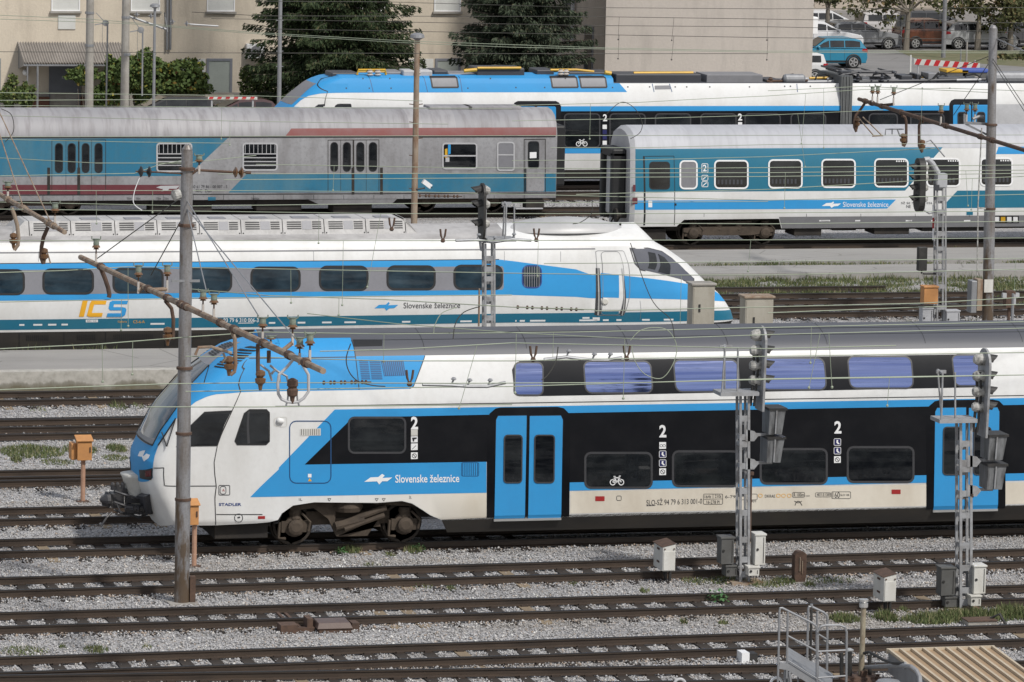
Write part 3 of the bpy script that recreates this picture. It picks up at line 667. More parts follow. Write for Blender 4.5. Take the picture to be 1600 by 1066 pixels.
    for x0, y0, x1, y1, s in ((1101, 773.5, 1111, 778.5, '164t'), (1117, 773, 1127, 778, '210t'), (1104, 782, 1124, 787, '16-278 Pl'), (1133, 774, 1149, 778.5, '6-79'), (1163, 781, 1181, 785, '313001'), (1195, 773, 1211, 777.5, 'DKRAE'), (1240, 770.5, 1256, 776, 'R 100m'), (1259, 774, 1265, 776, 'NO'), (1276, 771, 1297, 775, '4821.0.1300'), (1301, 769, 1312, 778, '160'), (1313, 772, 1327, 775, 'SLO HR'), (467, 778.5, 472, 782.5, '1L'), (639, 775, 643, 779, '2L')):
        k.text(m, s, x0, y0, x1, y1, 11, .008)
    for b in ((1099, 772, 1129, 788), (1157, 772, 1183, 781), (1238, 769.5, 1257, 777), (1274, 770, 1298, 776.5), (1299.5, 768.5, 1329, 779)): k.loop(m, k.rr(*b, 1, 1), .01, 11, .008)
    k.line(m, [(1099, 780.3), (1129, 779.6)], .008, 11, .008); k.line(m, [(1114, 772), (1114, 780)], .008, 11, .008)
    for x in (1185, 1213, 1221, 1230): k.loop(m, k.rr(x, 772, x+6, 777, 2, 2), .012, 12, .008)
    k.line(m, [(1242, 790), (1244, 784.5), (1247, 783), (1250, 784.5), (1253, 790)], .016, 11, .008); k.line(m, [(1241, 783), (1247, 786), (1253, 783)], .014, 11, .008)
    for b in ((930, 775.5, 944.5, 783), (1393, 765, 1407, 772)): d([(b[0], b[1]), (b[2], b[1]), (b[2], b[3]), (b[0], b[3])], 13, .009)
    k.loop(m, k.rr(963.5, 775, 970.5, 782, 1, 1), .012, 11, .008)
    for x in (512, 586, 597): k.line(m, [(x, 779), (x+5, 779), (x+2.5, 783), (x, 779)], .01, 11, .008)
    k.loop(m, k.rr(342, 758.5, 359, 773.5, 1, 1), .014, 11, .008); k.loop(m, k.rr(344, 760, 353, 772, 3, 2), .012, 11, .008); k.text(m, '▲' if 0 else 'A', 347, 764, 351, 768, 13, .009)
    k.loop(m, k.rr(366.5, 803, 379, 815.5, 6, 5), .014, 11, .010); k.line(m, [(371, 809), (375, 808)], .03, 11, .01)
    d([(481, 740.5), (486.5, 740.5), (486.5, 746), (481, 746)], lw, .01); d([(484, 747), (487, 752), (481, 752)], 12, .01)
    d([(403, 806.5), (414, 806.3), (414, 810.8), (403, 811)], 13, .009)
    # logo on the nose
    for pts in ([(.02, 1.98), (.10, 2.02), (.10, 2.16), (.055, 2.13), (.02, 2.08)], [(.08, 2.02), (.16, 1.94), (.24, 2.04), (.24, 2.11), (.15, 2.11), (.12, 2.05)]): k.drape(m, pts, lw, .008)
    o = m.build('body', ['white', 'skirt', 'blue', 'roofgrey', 'black', 'rubber', 'boxwhite', 'navyblue', 'letter_w', 'navy', 'letter_b', 'letter_k', 'orange_l', 'red', 'cream', 'creamfade'], kt)
    return o
M['navyblue'] = mat('deep_blue_seam', (.012, .07, .19), .5, amt=0, fine=0)
def weld(o, ang=28):
    me = o.data; bm = bmesh.new(); bm.from_mesh(me); bmesh.ops.remove_doubles(bm, verts=bm.verts, dist=2e-4); bmesh.ops.recalc_face_normals(bm, faces=bm.faces); bm.to_mesh(me); bm.free()
    me.polygons.foreach_set('use_smooth', [True]*len(me.polygons)); me.set_sharp_from_angle(angle=radians(ang)); return o
kb = weld(kiss_body())
def window(H, poly, par, w=.05, fm='frame', gm='glass', off=.012, pane_off=.0085, name='window', both=False):
    m = MB(); H.ring(m, poly, w, 0, off, both); o = m.build(name, fm, par)
    p = MB(); H.drape(p, poly, 0, pane_off, both); weld(p.build('pane', gm, o)); return o
def kiss_parts():
    k = K
    up = [(804.5, 568, 847, 616.5, 0, 7), (916, 566, 1018.5, 613, -3.5, 9), (1057, 564, 1155, 611, -4, 9), (1192, 561, 1290, 608, -4, 9), (1329, 558.5, 1426, 605.5, -4, 9), (1493, 556, 1543, 602, -5, 8)]
    for x0, y0, x1, y1, sk, r in up: window(k, k.rr(x0, y0, x1, y1, r, 4, sk), kt, .035, gm='glass_sky')
    lo = [(916, 709.5, 1016.5, 760.5), (1053, 707, 1152.5, 758), (1190, 703.5, 1290, 754), (1326, 700.5, 1425.5, 751.5)]
    w0 = None
    for i, (x0, y0, x1, y1) in enumerate(lo):
        o = window(k, k.rr(x0, y0, x1, y1, 7, 4), kt, .05)
        if i == 0: w0 = o
    # bicycle mark on the first lower window
    b = MB()
    for cx in (957.2, 970.3):
        k.loop(b, [k.inv(cx+4*cos(a), 753.5+4.3*sin(a)) for a in np.linspace(0, 6.28, 13)[:-1]], .022, 0, .016)
    for pts in ([(957.2, 753.5), (960, 746.5), (967.5, 746.5), (970.3, 753.5)], [(960, 746.5), (963.8, 753.8), (967.5, 746.5)], [(957.2, 753.5), (963.8, 753.8)], [(967.5, 746.5), (966.8, 744), (969.5, 743.8)], [(958.5, 744.5), (961.5, 744.5)], [(960.2, 744.5), (960, 746.5)]): k.line(b, pts, .022, 0, .016)
    b.build('bicycle_mark', 'letter_w', w0)
    window(k, k.rr(546.5, 654, 631.5, 706, 7, 4), kt, .045)
    window(k, k.px([(277, 697), (297, 667), (319, 645.5), (361.5, 643), (347, 673), (338.5, 695)]), kt, .03, fm='rubber', name='cab_window')
    window(k, k.px([(368.5, 689), (371, 693.5), (416, 693.5), (419.5, 690), (419.5, 645), (416, 641.5), (389, 641.5), (383, 646)]), kt, .03, fm='rubber', name='cab_window')
    s = MB(); k.line(s, [(388.5, 643), (388.5, 693)], .05, 0, .012); s.build('window_bar', 'frame', kt)
    # windscreen
    near = k.px([(306, 593), (297, 604), (285, 622), (274, 641), (262, 658), (251, 673), (239, 696)]); top = k.px([(327, 571)])[0]
    pol = [(0, near[-1][1]-.02)]+[(u, z) for u, z in reversed(near)]+[top, (0, top[1])]
    w = MB()
    zs = [p for p in reversed(near)]+[top]
    for a, b_ in zip(zs, zs[1:]): k.drape(w, [(0, a[1]), a, b_, (0, b_[1])], 0, .009, True)
    ws = weld(w.build('windscreen', 'screen', kt))
    e = MB()
    for sd in (1, -1):
        e.tube([k.P(u, z, sd, .012) for u, z in zs], .016, 5)
    e.tube([k.P(u, zs[0][1], 1, .012) for u in np.linspace(zs[0][0], 0, 8)]+[k.P(u, zs[0][1], -1, .012) for u in np.linspace(0, zs[0][0], 8)], .02, 5); e.build('frame', 'rubber', ws)
    # grey hood panel from the windscreen up to the roof
    gp = k.px([(327, 571), (343, 557), (362, 543), (376, 535)]); h = MB()
    for a, b_ in zip(gp, gp[1:]): k.drape(h, [(0, a[1]), a, b_, (0, b_[1])], 0, .008, True)
    zz = np.linspace(3.6, 4.66, 400); xx = [proj(k.P0(0, z, 1))[0] for z in zz]
    for i in range(9):
        z = zz[min(range(400), key=lambda q: abs(xx[q]-(331+i*3.9)))]; p = k.P0(0, z, 1); tt = k.P0(0, z+.01, 1)-k.P0(0, z-.01, 1); tt /= np.linalg.norm(tt); nn = np.array((-tt[2], 0, tt[0])); p = p+nn*.02
        for ya, yb in ((-.28, -.02), (.03, .29)): h.add([p-tt*.022+(0, ya, 0), p+tt*.022+(0, ya, 0), p+tt*.022+(0, yb, 0), p-tt*.022+(0, yb, 0)], [(0, 1, 2, 3)], 1)
    weld(h.build('hood_grille', ['greypanel', 'rubber'], kt))
    # wiper
    wp = MB(); A = k.P(.52, zs[0][1]+.03, 1, .05); B = k.P(.42, zs[0][1]+.62, 1, .05); Cc = k.P(.3, zs[0][1]+.3, 1, .05)
    wp.tube([A, Cc], .014, 5); wp.tube([k.P(.36, zs[0][1]+.02, 1, .05), B], .018, 5); wp.tube([A+np.array((0, -.03, 0)), B], .012, 5); wp.build('wiper', 'rubber', kt)
    ap = MB(); a0 = k.px([(239, 697), (247, 682)]); k.drape(ap, [(0, a0[0][1]-.02), (a0[0][0], a0[0][1]), (a0[1][0]*.98, a0[0][1]+.17), (0, a0[0][1]+.1)], 0, .012, True); ap.build('wiper_panel', 'midgrey', kt)
    # head / tail lamps
    for sd in (1, -1):
        lp = MB(); pp = k.px([(218, 734), (239, 731.5), (239, 745.5), (236.5, 750), (219, 747)])
        tmp = MB(); k.drape(tmp, pp, 0, .012); 
        vs = [(x, 2*110.75-y, z) if sd < 0 else (x, y, z) for x, y, z in tmp.v]; lp.add(vs, tmp.f, 0); hl = lp.build('headlight', 'rubber', kt)
        l2 = MB(); pp = k.px([(228, 736), (237, 735), (237, 744), (228, 745)]); tmp = MB(); k.drape(tmp, pp, 0, .018)
        l2.add([(x, 2*110.75-y, z) if sd < 0 else (x, y, z) for x, y, z in tmp.v], tmp.f, 0); l2.build('tail_lens', 'lensred', hl)
    # doors
    for (xs, yt, yb, dy) in (((775, 822.5, 827.5, 879), 650, 810, -.6), ((1461, 1509, 1513.5, 1561), 637.5, 796, -.8)):
        for j in (0, 2):
            x0, x1 = xs[j], xs[j+1]; m = MB(); lean = -3.2
            pl = k.px([(x0+lean, yb), (x0, yt+6), (x0+3 if j == 0 else x0, yt), (x1-(3 if j == 2 else 0), yt+dy), (x1, yt+6), (x1+lean, yb-.8)]); k.drape(m, pl, 0, .02)
            k.ring(m, pl, .015, 1, .020)
            for fx, fy in (((x0+x1)/2+12, yt+22),) if j == 0 else ((x0+6, yt+98),): 
                m.lathe(k.P(*k.inv(fx, fy), 1, .02), (0, -1, 0), [(.0, .012), (.045, .012), (.045, 0)], 10, 1)
            o = m.build('door', ['blue', 'rubber'], kt)
            wx0, wx1 = (x0+14, x1-8) if j == 0 else (x0+9, x1-14)
            window(k, k.rr(wx0-1, yt+31, wx1-1, yt+103, 4, 3, .8), o, .03, off=.034, pane_off=.026, name='door_window')
        m = MB(); a = k.P(*k.inv(xs[0]-4, yb+1), 1, 0); b = k.P(*k.inv(xs[3]-3, yb), 1, 0); m.box(a[0], b[0], a[1]-.05, a[1]+.05, a[2]-.05, a[2]+.0); m.build('door_step', 'alu', kt)
    # camera mirror pod
    m = MB(); c = k.P(*k.inv(437, 659), 1, 0); m.lathe(c+np.array((-.07, .01, .03)), (1, -.25, -.2), [(.0, 0), (.06, .01), (.075, .06), (.05, .15), (0, .17)], 10); m.build('side_camera', 'white', kt, smooth=True)
    # front fairing and coupler
    c = MB(); X0 = float(ony(268, 790, 110.0)[0])
    fx = float(ony(200, 770, 110.75)[0])
    c.tube([(fx+.9, 110.75, 1.0), (fx-.05, 110.75, .98)], .17, 10); c.tube([(fx+.9, 110.45, .8), (fx+.3, 110.35, .78), (fx-.1, 110.5, .8)], .11, 8); c.box(fx-.40, fx-.12, 110.56, 110.94, .80, 1.12); c.box(fx-.30, fx-.05, 110.62, 110.88, 1.12, 1.22); c.prism([(fx-.40, 110.56, .80), (fx-.60, 110.62, .86), (fx-.60, 110.70, 1.05), (fx-.40, 110.72, 1.1)], (0, .08, 0)); c.lathe((fx-.42, 110.62, .98), (-1, 0, 0), [(.14, 0), (.14, .08), (.05, .22), (0, .24)], 12)
    c.lathe((fx-.42, 110.9, .98), (-1, 0, 0), [(.13, 0), (.15, .05), (.09, .08), (0, .08)], 12); [c.lathe((fx-.36+i*.11, 110.66, 1.2), (0, 0, 1), [(.05, 0), (.05, .12), (.03, .16), (0, .17)], 8) for i in range(3)]; [c.tube([(fx-.3+i*.16, 110.48, .92-.05*i), (fx-.22+i*.16, 110.42, .72), (fx-.1+i*.16, 110.5, .66), (fx+.1+i*.1, 110.45, .8)], .022, 6) for i in range(4)]
    for i, (yy, zz) in enumerate(((110.4, 1.15), (110.5, .72), (111.05, .8), (110.45, .9))): c.tube([(fx+.7, yy, zz+.1), (fx+.2, yy-.06, zz-.12), (fx-.2, yy, zz), (fx-.35, yy+.05, zz+.05)], .03, 6)
    c.tube([(fx-.4, 110.5, .72), (fx-.52, 110.45, .62), (fx-.66, 110.42, .42)], .025, 6); c.box(fx-.1, fx+.4, 110.48, 110.53, .92, 1.02); c.tube([(fx+.6, 110.3, .75), (fx-.1, 110.42, .84)], .06, 8)
    for i in range(5): c.lathe((fx+.15+i*.12, 110.3, .82), (-1, -.1, 0), [(.10, 0), (.10, .05), (.07, .055), (.07, .1)], 10)
    c.build('coupler', 'coupler', kt)
    h = MB(); h.lathe((fx+.22, 110.75, .75), (0, 0, 1), [(.0, 0), (.20, .02), (.26, .4), (.36, .72), (.40, .8)], 16); h.build('coupler_fairing', 'boxwhite', kt, smooth=True)
    for sd in (1, -1):
        b = MB(); pl = [k.inv(217, 770), (k.inv(235, 772)), k.inv(239, 801), k.inv(222, 800)]; vv = [k.P(u, z, sd, .01) for u, z in pl]; vo = [k.P(u, z, sd, .16) for u, z in pl]
        b.add(vv+vo, [(0, 1, 2, 3), (7, 6, 5, 4), (0, 4, 5, 1), (1, 5, 6, 2), (2, 6, 7, 3), (3, 7, 4, 0)]); b.build('bumper', 'darkgrey', kt, bevel=.02)
    # dark core and bogie
    u = MB(); xa = float(ony(262, 800, 109.9)[0]); u.box(xa+.5, XE, 109.95, 111.55, .55, 1.3); u.box(xa+1.0, xa+2.2, 109.6, 111.9, .22, .62)
    u.box(xa+.7, xa+2.3, 109.75, 111.75, .45, .7); u.build('underframe', 'under', kt, bevel=.02)
    bg = MB(); cx1 = float(ony(456, 818, 109.95)[0]); bogie(kt, cx1, cx1+2.5, 110.75, .46, kind='double')
M['coupler'] = mat('coupler_steel', (.05, .05, .055), .5, metal=.4, amt=.6, dirt=(.10, .09, .08), scale=8)
def wheel(par, x, y, r, sd, mt='wheel'):
    m = MB(); m.lathe((x, y+.07*sd, r), (0, -sd, 0), [(r+.025, -.02), (r+.025, .01), (r, .015), (r-.01, .14), (r-.07, .14), (r-.09, .10), (r*.45, .085), (r*.4, .14), (r*.18, .15), (0, .15)], 32)
    return m.build('wheel', mt, par, smooth=False)
def bogie(par, xa, xb, yax, r, kind='double'):
    """two-axle bogie: frame with axle boxes, springs and dampers, four wheels"""
    f = MB(); mid = (xa+xb)/2
    for sd in (1, -1):
        y = yax-sd*1.0; d = -sd
        def P(x, z, o=0): return (x, y+d*o, z)
        if kind == 'double':
            f.prism([P(xa+.30, .95), P(xa+.55, 1.18), P(xa+.95, 1.12), P(mid-.35, .50), P(mid+.1, .42), P(xb-.55, .42), P(xb-.2, .9), P(xb-.35, 1.2), P(xb-.75, 1.22), P(xb-.75, .98), P(mid+.25, .60), P(mid-.1, .30), P(xb-.95, .22), P(mid-.25, .22), P(mid-.5, .36), P(xa+.6, .62), P(xa+.28, .72)][:6]+[P(xb-.6, .60), P(mid+.4, .22), P(mid-.3, .22), P(xa+.75, .62)], (0, d*.14, 0))
            f.prism([P(xa-.15, 1.0), P(xa+.85, 1.14), P(xa+.85, .9), P(xa-.1, .82)], (0, d*.13, 0)); f.prism([P(xb-.75, 1.2), P(xb+.35, 1.05), P(xb+.35, .85), P(xb-.7, .92)], (0, d*.13, 0))
            f.prism([P(mid-.35, .62), P(xb-.7, .62), P(xb-.95, .2), P(mid-.25, .2)], (0, d*.07, 0))
            f.tube([P(mid-.35, .46, .2), P(xb-.45, .86, .2)], .075, 10); f.tube([P(mid-.35, .46, .2), P(mid+.3, .60, .2)], .10, 10)
            f.tube([P(mid-.15, .40, .26), P(xb-.5, .70, .26)], .055, 8)
            f.prism([P(mid+.05, 1.12, .1), P(mid+.75, 1.18, .1), P(xb-.5, 1.14, .1), P(xb-.35, .98, .1), P(mid+.3, .98, .1)], (0, d*.1, 0)); f.lathe(P(mid-.05, .88, .02), (0, 0, 1), [(.32, -.1), (.36, 0), (.32, .12), (.3, .22)], 16)
            f.box(mid-.45, mid+.15, min(y, y+d*.2), max(y, y+d*.2), 1.0, 1.12)
        else:
            f.prism([P(xa-.35, .62), P(xa+.35, .66), P(xa+.6, .50), P(xb-.6, .50), P(xb-.35, .66), P(xb+.35, .62), P(xb+.35, .5), P(xb-.3, .46), P(xb-.6, .34), P(xa+.6, .34), P(xa+.3, .46), P(xa-.35, .5)][:2]+[P(xb-.35, .66), P(xb+.35, .62), P(xb+.35, .48), P(xb-.5, .36), P(xa+.5, .36), P(xa-.35, .48)], (0, d*.16, 0))
            for x in (mid-.35, mid+.35): f.lathe(P(x, .5, .05), (0, 0, 1), [(.11, 0), (.13, .06), (.11, .12), (.13, .18), (.11, .24), (.13, .3)], 12)
            f.tube([P(mid-.8, .75, .12), P(mid+.8, .82, .12)], .05, 8)
        for x in (xa, xb):
            f.lathe(P(x, r, -.02), (0, d, 0), [(.24, 0), (.24, .12), (.17, .15), (.17, .26), (.1, .29), (0, .29)], 14); f.box(x-.30, x+.30, min(y, y+d*.12), max(y, y+d*.12), r-.13, r+.12)
            f.tube([P(x-.34, r+.1, .1), P(x-.36, r-.25, .1), P(x-.2, r-.27, .1)], .035, 6); f.tube([P(x+.15, r+.3, .14), P(x+.34, r+.1, .16), P(x+.3, r-.1, .14)], .03, 6)
            f.lathe(P(x+.02, r+.14, .02), (0, 0, 1), [(.13, 0), (.15, .04), (.13, .1), (.15, .16), (.13, .24)], 12)
    f.box(xa+.3, xb-.3, yax-.9, yax+.9, .45, .75)
    o = f.build('bogie', 'bogie', par)
    for x in (xa, xb):
        for sd in (1, -1): wheel(o, x, yax-sd*.80, r, sd)
    return o
kiss_parts()
# ------------------------------------------------------------------ white express with pointed nose
IPROF = [(.22, .18), (.15, .6), (.10, .9), (.0, 1.3), (.0, 1.8), (.08, 2.6), (.20, 3.1), (.36, 3.34), (.7, 3.52), (1.4, 3.64)]
isil = [(1137, 512), (1144, 497), (1140, 484), (1132, 471), (1120, 456), (1100, 438.5), (1070, 408.5), (1042, 388.5), (1020, 376)]
ixc = sorted((float(ony(*p, 141.3)[2]), float(ony(*p, 141.3)[0])) for p in isil)
IXB = float(ony(925, 450, 140.1)[0]); ixc.append((3.64, IXB+1.6))
IH = Hull(141.5, 1.4, IPROF, IXB, -1, ixc, 3.2)
IXE = -12.; IUE = 1+IXB-IXE
it = thing('express_train', 'white pointed-nose express train with a blue window stripe and orange and blue letters', 'train', (30, 141.5, 0))
M['iroof'] = mat('grimy_white_roof', (.40, .39, .385), .6, amt=.95, dirt=(.15, .14, .135), scale=.7, stretch=(.6, 1, 3), fine=.2)
M['acgrey'] = mat('grubby_cowling', (.47, .46, .45), .55, amt=.8, dirt=(.27, .26, .25), scale=1.5, fine=.25)
M['ribs'] = mat('ribbed_dark_panel', (.032, .03, .03), .7)
def ics():
    k = IH; top = IPROF[-1][1]; m = MB()
    k.drape(m, [(0, .82), (IUE, .82), (IUE, top), (0, top)], 0, 0, True)
    k.drape(m, [(0, .2), (IUE, .2), (IUE, .82), (0, .82)], 1, 0, True)
    def d(pts, mt, off=.004, ext=None):
        q = k.px(pts)
        for i in (ext or ()): q[i] = (IUE, q[i][1])
        k.drape(m, q, mt, off)
    # weathered roof
    z376 = k.inv(400, 376)[1]; k.drape(m, [(k.inv(790, 374)[0], z376), (IUE, z376), (IUE, top), (k.inv(790, 374)[0], top)], 5, .004, True)
    # teal band and white sill line
    for a, b in (((5, 498.5, 516), (400, 495.5, 511)), ((400, 495.5, 511), (800, 490, 504)), ((800, 490, 504), (1085, 485.8, 501.5)), ((1085, 485.8, 501.5), (1141, 485, 500.8))):
        q = k.px([(a[0], a[1]), (b[0], b[1]), (b[0], b[2]), (a[0], a[2])]); 
        if a[0] == 5: q[0] = (IUE, q[0][1]); q[3] = (IUE, q[3][1])
        if b[0] == 1141: q[1] = (0, q[1][1]); q[2] = (0, q[2][1])
        k.drape(m, q, 2, .005)
    # blue stripe, swelling into the nose
    tops = [(5, 410.5), (400, 408.5), (782, 406), (800, 408), (900, 421), (975, 431), (1081, 445), (1118, 456)]
    bots = [(5, 470), (400, 466), (782, 461), (800, 461), (900, 464), (975, 466), (1081, 468.5), (1131, 470.5)]
    tq, bq = k.px(tops), k.px(bots); tq[0] = (IUE, tq[0][1]); bq[0] = (IUE, bq[0][1])
    for i in range(7): k.drape(m, [tq[i], tq[i+1], bq[i+1], bq[i]], 3, .004)
    d([(5, 419), (785, 416.2), (787, 420), (787, 449), (785, 453), (5, 460)], 4, .006, (0, 5))
    # roof groove, seams, door
    q = k.px([(5, 392), (930, 389)]); q[0] = (IUE, q[0][1]); k.line(m, q, .035, 6, .006, False)
    q = k.px([(5, 411), (780, 405.5)]); q[0] = (IUE, q[0][1]); k.line(m, q, .02, 7, .007, False)
    for x in (60, 490, 788, 876): k.line(m, [(x, 393), (x, 409)], .01, 6, .006)
    k.loop(m, k.rr(930.5, 392, 974, 493, 1.5, 1), .014, 6, .008)
    for x in (1000, 1080): k.line(m, [(x, 470), (x, 500)], .008, 6, .008)
    k.text(m, '93 79 6 310 006-3', 349, 497, 404, 503.5, 8, .009, .012); k.line(m, [(372, 505), (396, 504.6)], .02, 8, .009)
    k.text(m, 'Slovenske železnice', 630.5, 473, 719, 482, 9, .008, 0, 472.5, 481.5)
    for i_, pts in enumerate(([(585, 482), (592, 476.5), (603, 476), (607, 472), (609, 474), (603, 481.5)], [(601, 482), (607, 477), (622, 476.5), (616, 481.5), (608, 482), (604, 485.5)])): d(pts, 3, .008+.0022*i_)
    d([(129, 470), (137, 470), (131, 495), (123, 495)], 10, .008)
    for i_, pts in enumerate(([(143, 470), (166.5, 470), (165, 476), (143.5, 476), (141, 474)], [(141, 473), (147, 476), (143.5, 489), (136, 492)], [(137, 489), (160.5, 489), (159, 495), (139, 495), (135.5, 493)])): d(pts, 10, .008+.0022*i_)
    for i_, pts in enumerate(([(175, 470), (200, 470), (198.5, 475.5), (175, 475.5)], [(171.5, 472), (176, 470), (178, 475.5), (176.5, 483.5), (172, 485), (169.5, 482)], [(173, 480), (192, 480), (193, 485), (172, 485)],
                [(191, 480), (196, 481), (197.5, 484), (195.5, 492), (191, 495), (189.5, 489)], [(168, 489.5), (191, 489.5), (191, 495), (166.5, 495)])): d(pts, 3, .008+.0022*i_)
    d([(134, 499.5), (153, 499.3), (153, 503.5), (134, 503.7)], 8, .009); k.text(m, 'BB2 XX', 136, 500.3, 151, 502.8, 6, .011)
    k.text(m, 'Galleria', 184, 501, 198, 504, 10, .009); k.text(m, 'C5-6-A', 208, 500.5, 226, 505, 10, .009)
    for x, w in ((30, 8), (52, 14), (75, 13), (96, 10), (235, 22), (420, 10), (465, 12), (503, 15), (538, 18), (628, 13), (719, 18), (805, 2), (812, 8), (828, 24), (905, 28), (942, 9), (963, 8), (1003, 12), (1037, 15)): k.line(m, [(x, 508-(x/1100)*9), (x+w, 508-((x+w)/1100)*9)], .05, 8, .009)
    d([(926, 496), (937, 495.8), (937, 501), (926, 501.2)], 8, .009); d([(910, 495.5), (921, 495.3), (921, 498), (910, 498.2)], 8, .009)
    # ribbed lower panels
    for x0, x1 in ((42, 80), (121, 152), (178, 242), (276, 320), (330, 345)):
        n = int((x1-x0)/3)
        for i in range(n): k.line(m, [(x0+i*3, 524-x0*.012), (x0+i*3, 533-x0*.012)], .02, 7, .009)
    for x in (30, 100, 165, 258): k.line(m, [(x, 520-x*.012), (x, 546-x*.012)], .02, 7, .009)
    # nose skirt line
    weld(m.build('body', ['white', 'skirt', 'teal', 'blue', 'greypanel', 'iroof', 'midgrey', 'rubber', 'letter_w', 'letter_k', 'orange_l'], it), 30)
    for x0, x1, y0, y1 in ((-38, 37, 422.5, 459.5), (68, 145, 421.5, 458.5), (177.5, 254, 420.5, 457), (287, 361, 419.5, 455.5), (393, 468, 418.5, 454), (500, 574, 417, 453), (605.5, 679, 416.5, 452), (710, 784, 415.5, 451.5)):
        window(k, k.rr(x0+1.5, y0+1.5, x1-1.5, y1-1.5, 9, 5), it, .06, fm='rubber', gm='glass_blue', off=.014, pane_off=.009)
    o = window(k, k.rr(817.5, 416.5, 844.5, 448.5, 8, 5), it, .04, fm='letter_b', gm='glass_blue'); b = MB()
    for i in range(7): k.line(b, [(820+i*3.7, 416.5), (820+i*3.7, 448.5)], .018, 0, .016)
    k.line(b, [(817, 431), (845, 431)], .018, 0, .017); b.build('bars', 'greypanel', o)
    o = window(k, k.px([(985.5, 389), (1014, 388.8), (1035, 394), (1049, 404), (1083.5, 436), (1083, 439.3), (1072, 439), (1001, 421), (993, 412.5)]), it, .03, fm='frame', gm='darkpanel', name='cab_window')
    for pts in ([(1012, 394), (1023, 396), (1023, 421.5), (1012, 419)], [(1027.5, 397), (1038, 403), (1047, 415), (1046, 429.5), (1028, 424.5)]):
        p = MB(); k.drape(p, k.px(pts), 0, .02); p.build('pane', 'glass', o)
    dr = MB(); pl = k.rr(938.5, 393.5, 967, 492, 5, 4); k.drape(dr, pl, 0, .012); k.dpx(dr, [(938.7, 426.5), (966.8, 430), (966.8, 465.6), (938.7, 464.8)], 3, .014); k.dpx(dr, [(938.7, 486.6), (966.8, 486.2), (966.8, 491.8), (938.7, 492)], 4, .014); k.loop(dr, pl, .014, 1, .016); dr.lathe(k.P(*k.inv(945, 471), 1, .01), (0, -1, 0), [(.10, 0), (.10, .03), (.07, .05), (0, .05)], 12, 2); dd = dr.build('door', ['white', 'midgrey', 'boxwhite', 'blue', 'teal'], it)
    for x in (934, 971.5):
        h = MB(); a = k.inv(x, 419); b_ = k.inv(x, 492); k.line(h, [(x, 419), (x, 492)], .10, 0, .01); k.line(h, [(x, 419), (x, 492)], .03, 1, .03); h.build('handrail', ['frame', 'alu'], it)
    # roof air conditioning row
    def ac(xa, xb, slope=0):
        A = float(ony(xa, 355, 140.7)[0]); B = float(ony(xb, 355, 140.7)[0]); z0, z1, y0, y1 = 3.44, 3.86, 140.72, 142.28; b = MB()
        sa = .45 if slope < 0 else 0; sb = .45 if slope > 0 else 0
        A += .012; B -= .012
        P = [(A, y0-.06, z0), (B, y0-.06, z0), (B-sb, y0+.12, z1), (A+sa, y0+.12, z1)]; Q = [(x, 283-y, z) for x, y, z in P]
        b.add(P+Q, [(0, 1, 2, 3), (7, 6, 5, 4), (3, 2, 6, 7), (0, 3, 7, 4), (1, 5, 6, 2)], 0)
        def f(u, v, o=.006): x = A+(B-A)*u; return (x, y0-.06+.18*v-o, z0+(z1-z0)*v+o*.4)
        if not slope:
            for j in range(4):
                for u0, u1 in ((.1, .45), (.72, .94)): b.add([f(u0, .36+j*.14), f(u1, .36+j*.14), f(u1, .44+j*.14), f(u0, .44+j*.14)], [(0, 1, 2, 3)], 1)
            b.add([f(.47, .34), f(.70, .34), f(.70, .88), f(.47, .88)], [(0, 1, 2, 3)], 2)
            for u in (.04, .97): b.lathe(f(u, .12, 0), (0, -1, .3), [(.02, 0), (.02, .012), (0, .012)], 8, 1)
            b.box(A+.35, B-.35, y0+.35, y0+.8, z1-.01, z1+.02, 2)
        b.build('roof_unit', ['acgrey', 'rubber', 'greypanel'], it)
    xs = [46, 111, 180, 246, 312, 377, 442, 507, 572, 634]
    ac(14, 46, -1)
    for a, b in zip(xs, xs[1:]): ac(a, b)
    ac(634, 653, 1); ac(-65, -2)
    # dome over the cab, roof details
    a = float(ony(752, 362, 141.5)[0]); b = float(ony(992, 362, 141.5)[0]); m = MB(); n1, n2 = 22, 12; vs = []
    for i in range(n1+1):
        t = i/n1; x = a+(b-a)*t; hgt = .36*(sin(pi*t**1.15) if t < 1 else 0)**.9; w = 1.05*(max(sin(pi*t), 0))**.5
        for j in range(n2+1):
            ph = pi*j/n2; vs.append((x, 141.5-w*cos(ph), 3.38-.0*t+hgt*sin(ph)**.8+.06))
    m.add(vs, [(i*(n2+1)+j, (i+1)*(n2+1)+j, (i+1)*(n2+1)+j+1, i*(n2+1)+j+1) for i in range(n1) for j in range(n2)]); m.build('roof_dome', 'domemix', it, smooth=True)
    s = MB(); c = ony(931, 354, 140.95); s.lathe((c[0], c[1]-.02, c[2]+.0), (0, -.65, .75), [(.0, 0), (.001, .03), (.0, .03)], 10); 
    q = [(c[0]+.42*cos(t), c[1]-.05+.0*sin(t), c[2]+.055*sin(t)) for t in np.linspace(0, 6.28, 19)[:-1]]; s.prism(q, (0, .25, .0)); s.build('roof_lamp_slot', 'rust', it)
    an = MB(); p = ony(969, 360, 141.2); an.tube([p, p+np.array((0, 0, .22))], .035, 6); an.lathe(p, (0, 0, 1), [(.07, 0), (.07, .04), (.03, .06)], 8); an.build('antenna', 'rubber', it)
    g = MB(); g.box(-12, IXB+1.0, 140.6, 142.4, .1, .9); g.build('underframe', 'under', it)
M['domemix'] = mat('dome_grey_white', (.46, .455, .45), .4, amt=.9, dirt=(.30, .295, .29), scale=.6, stretch=(1, .5, .5))
ics()
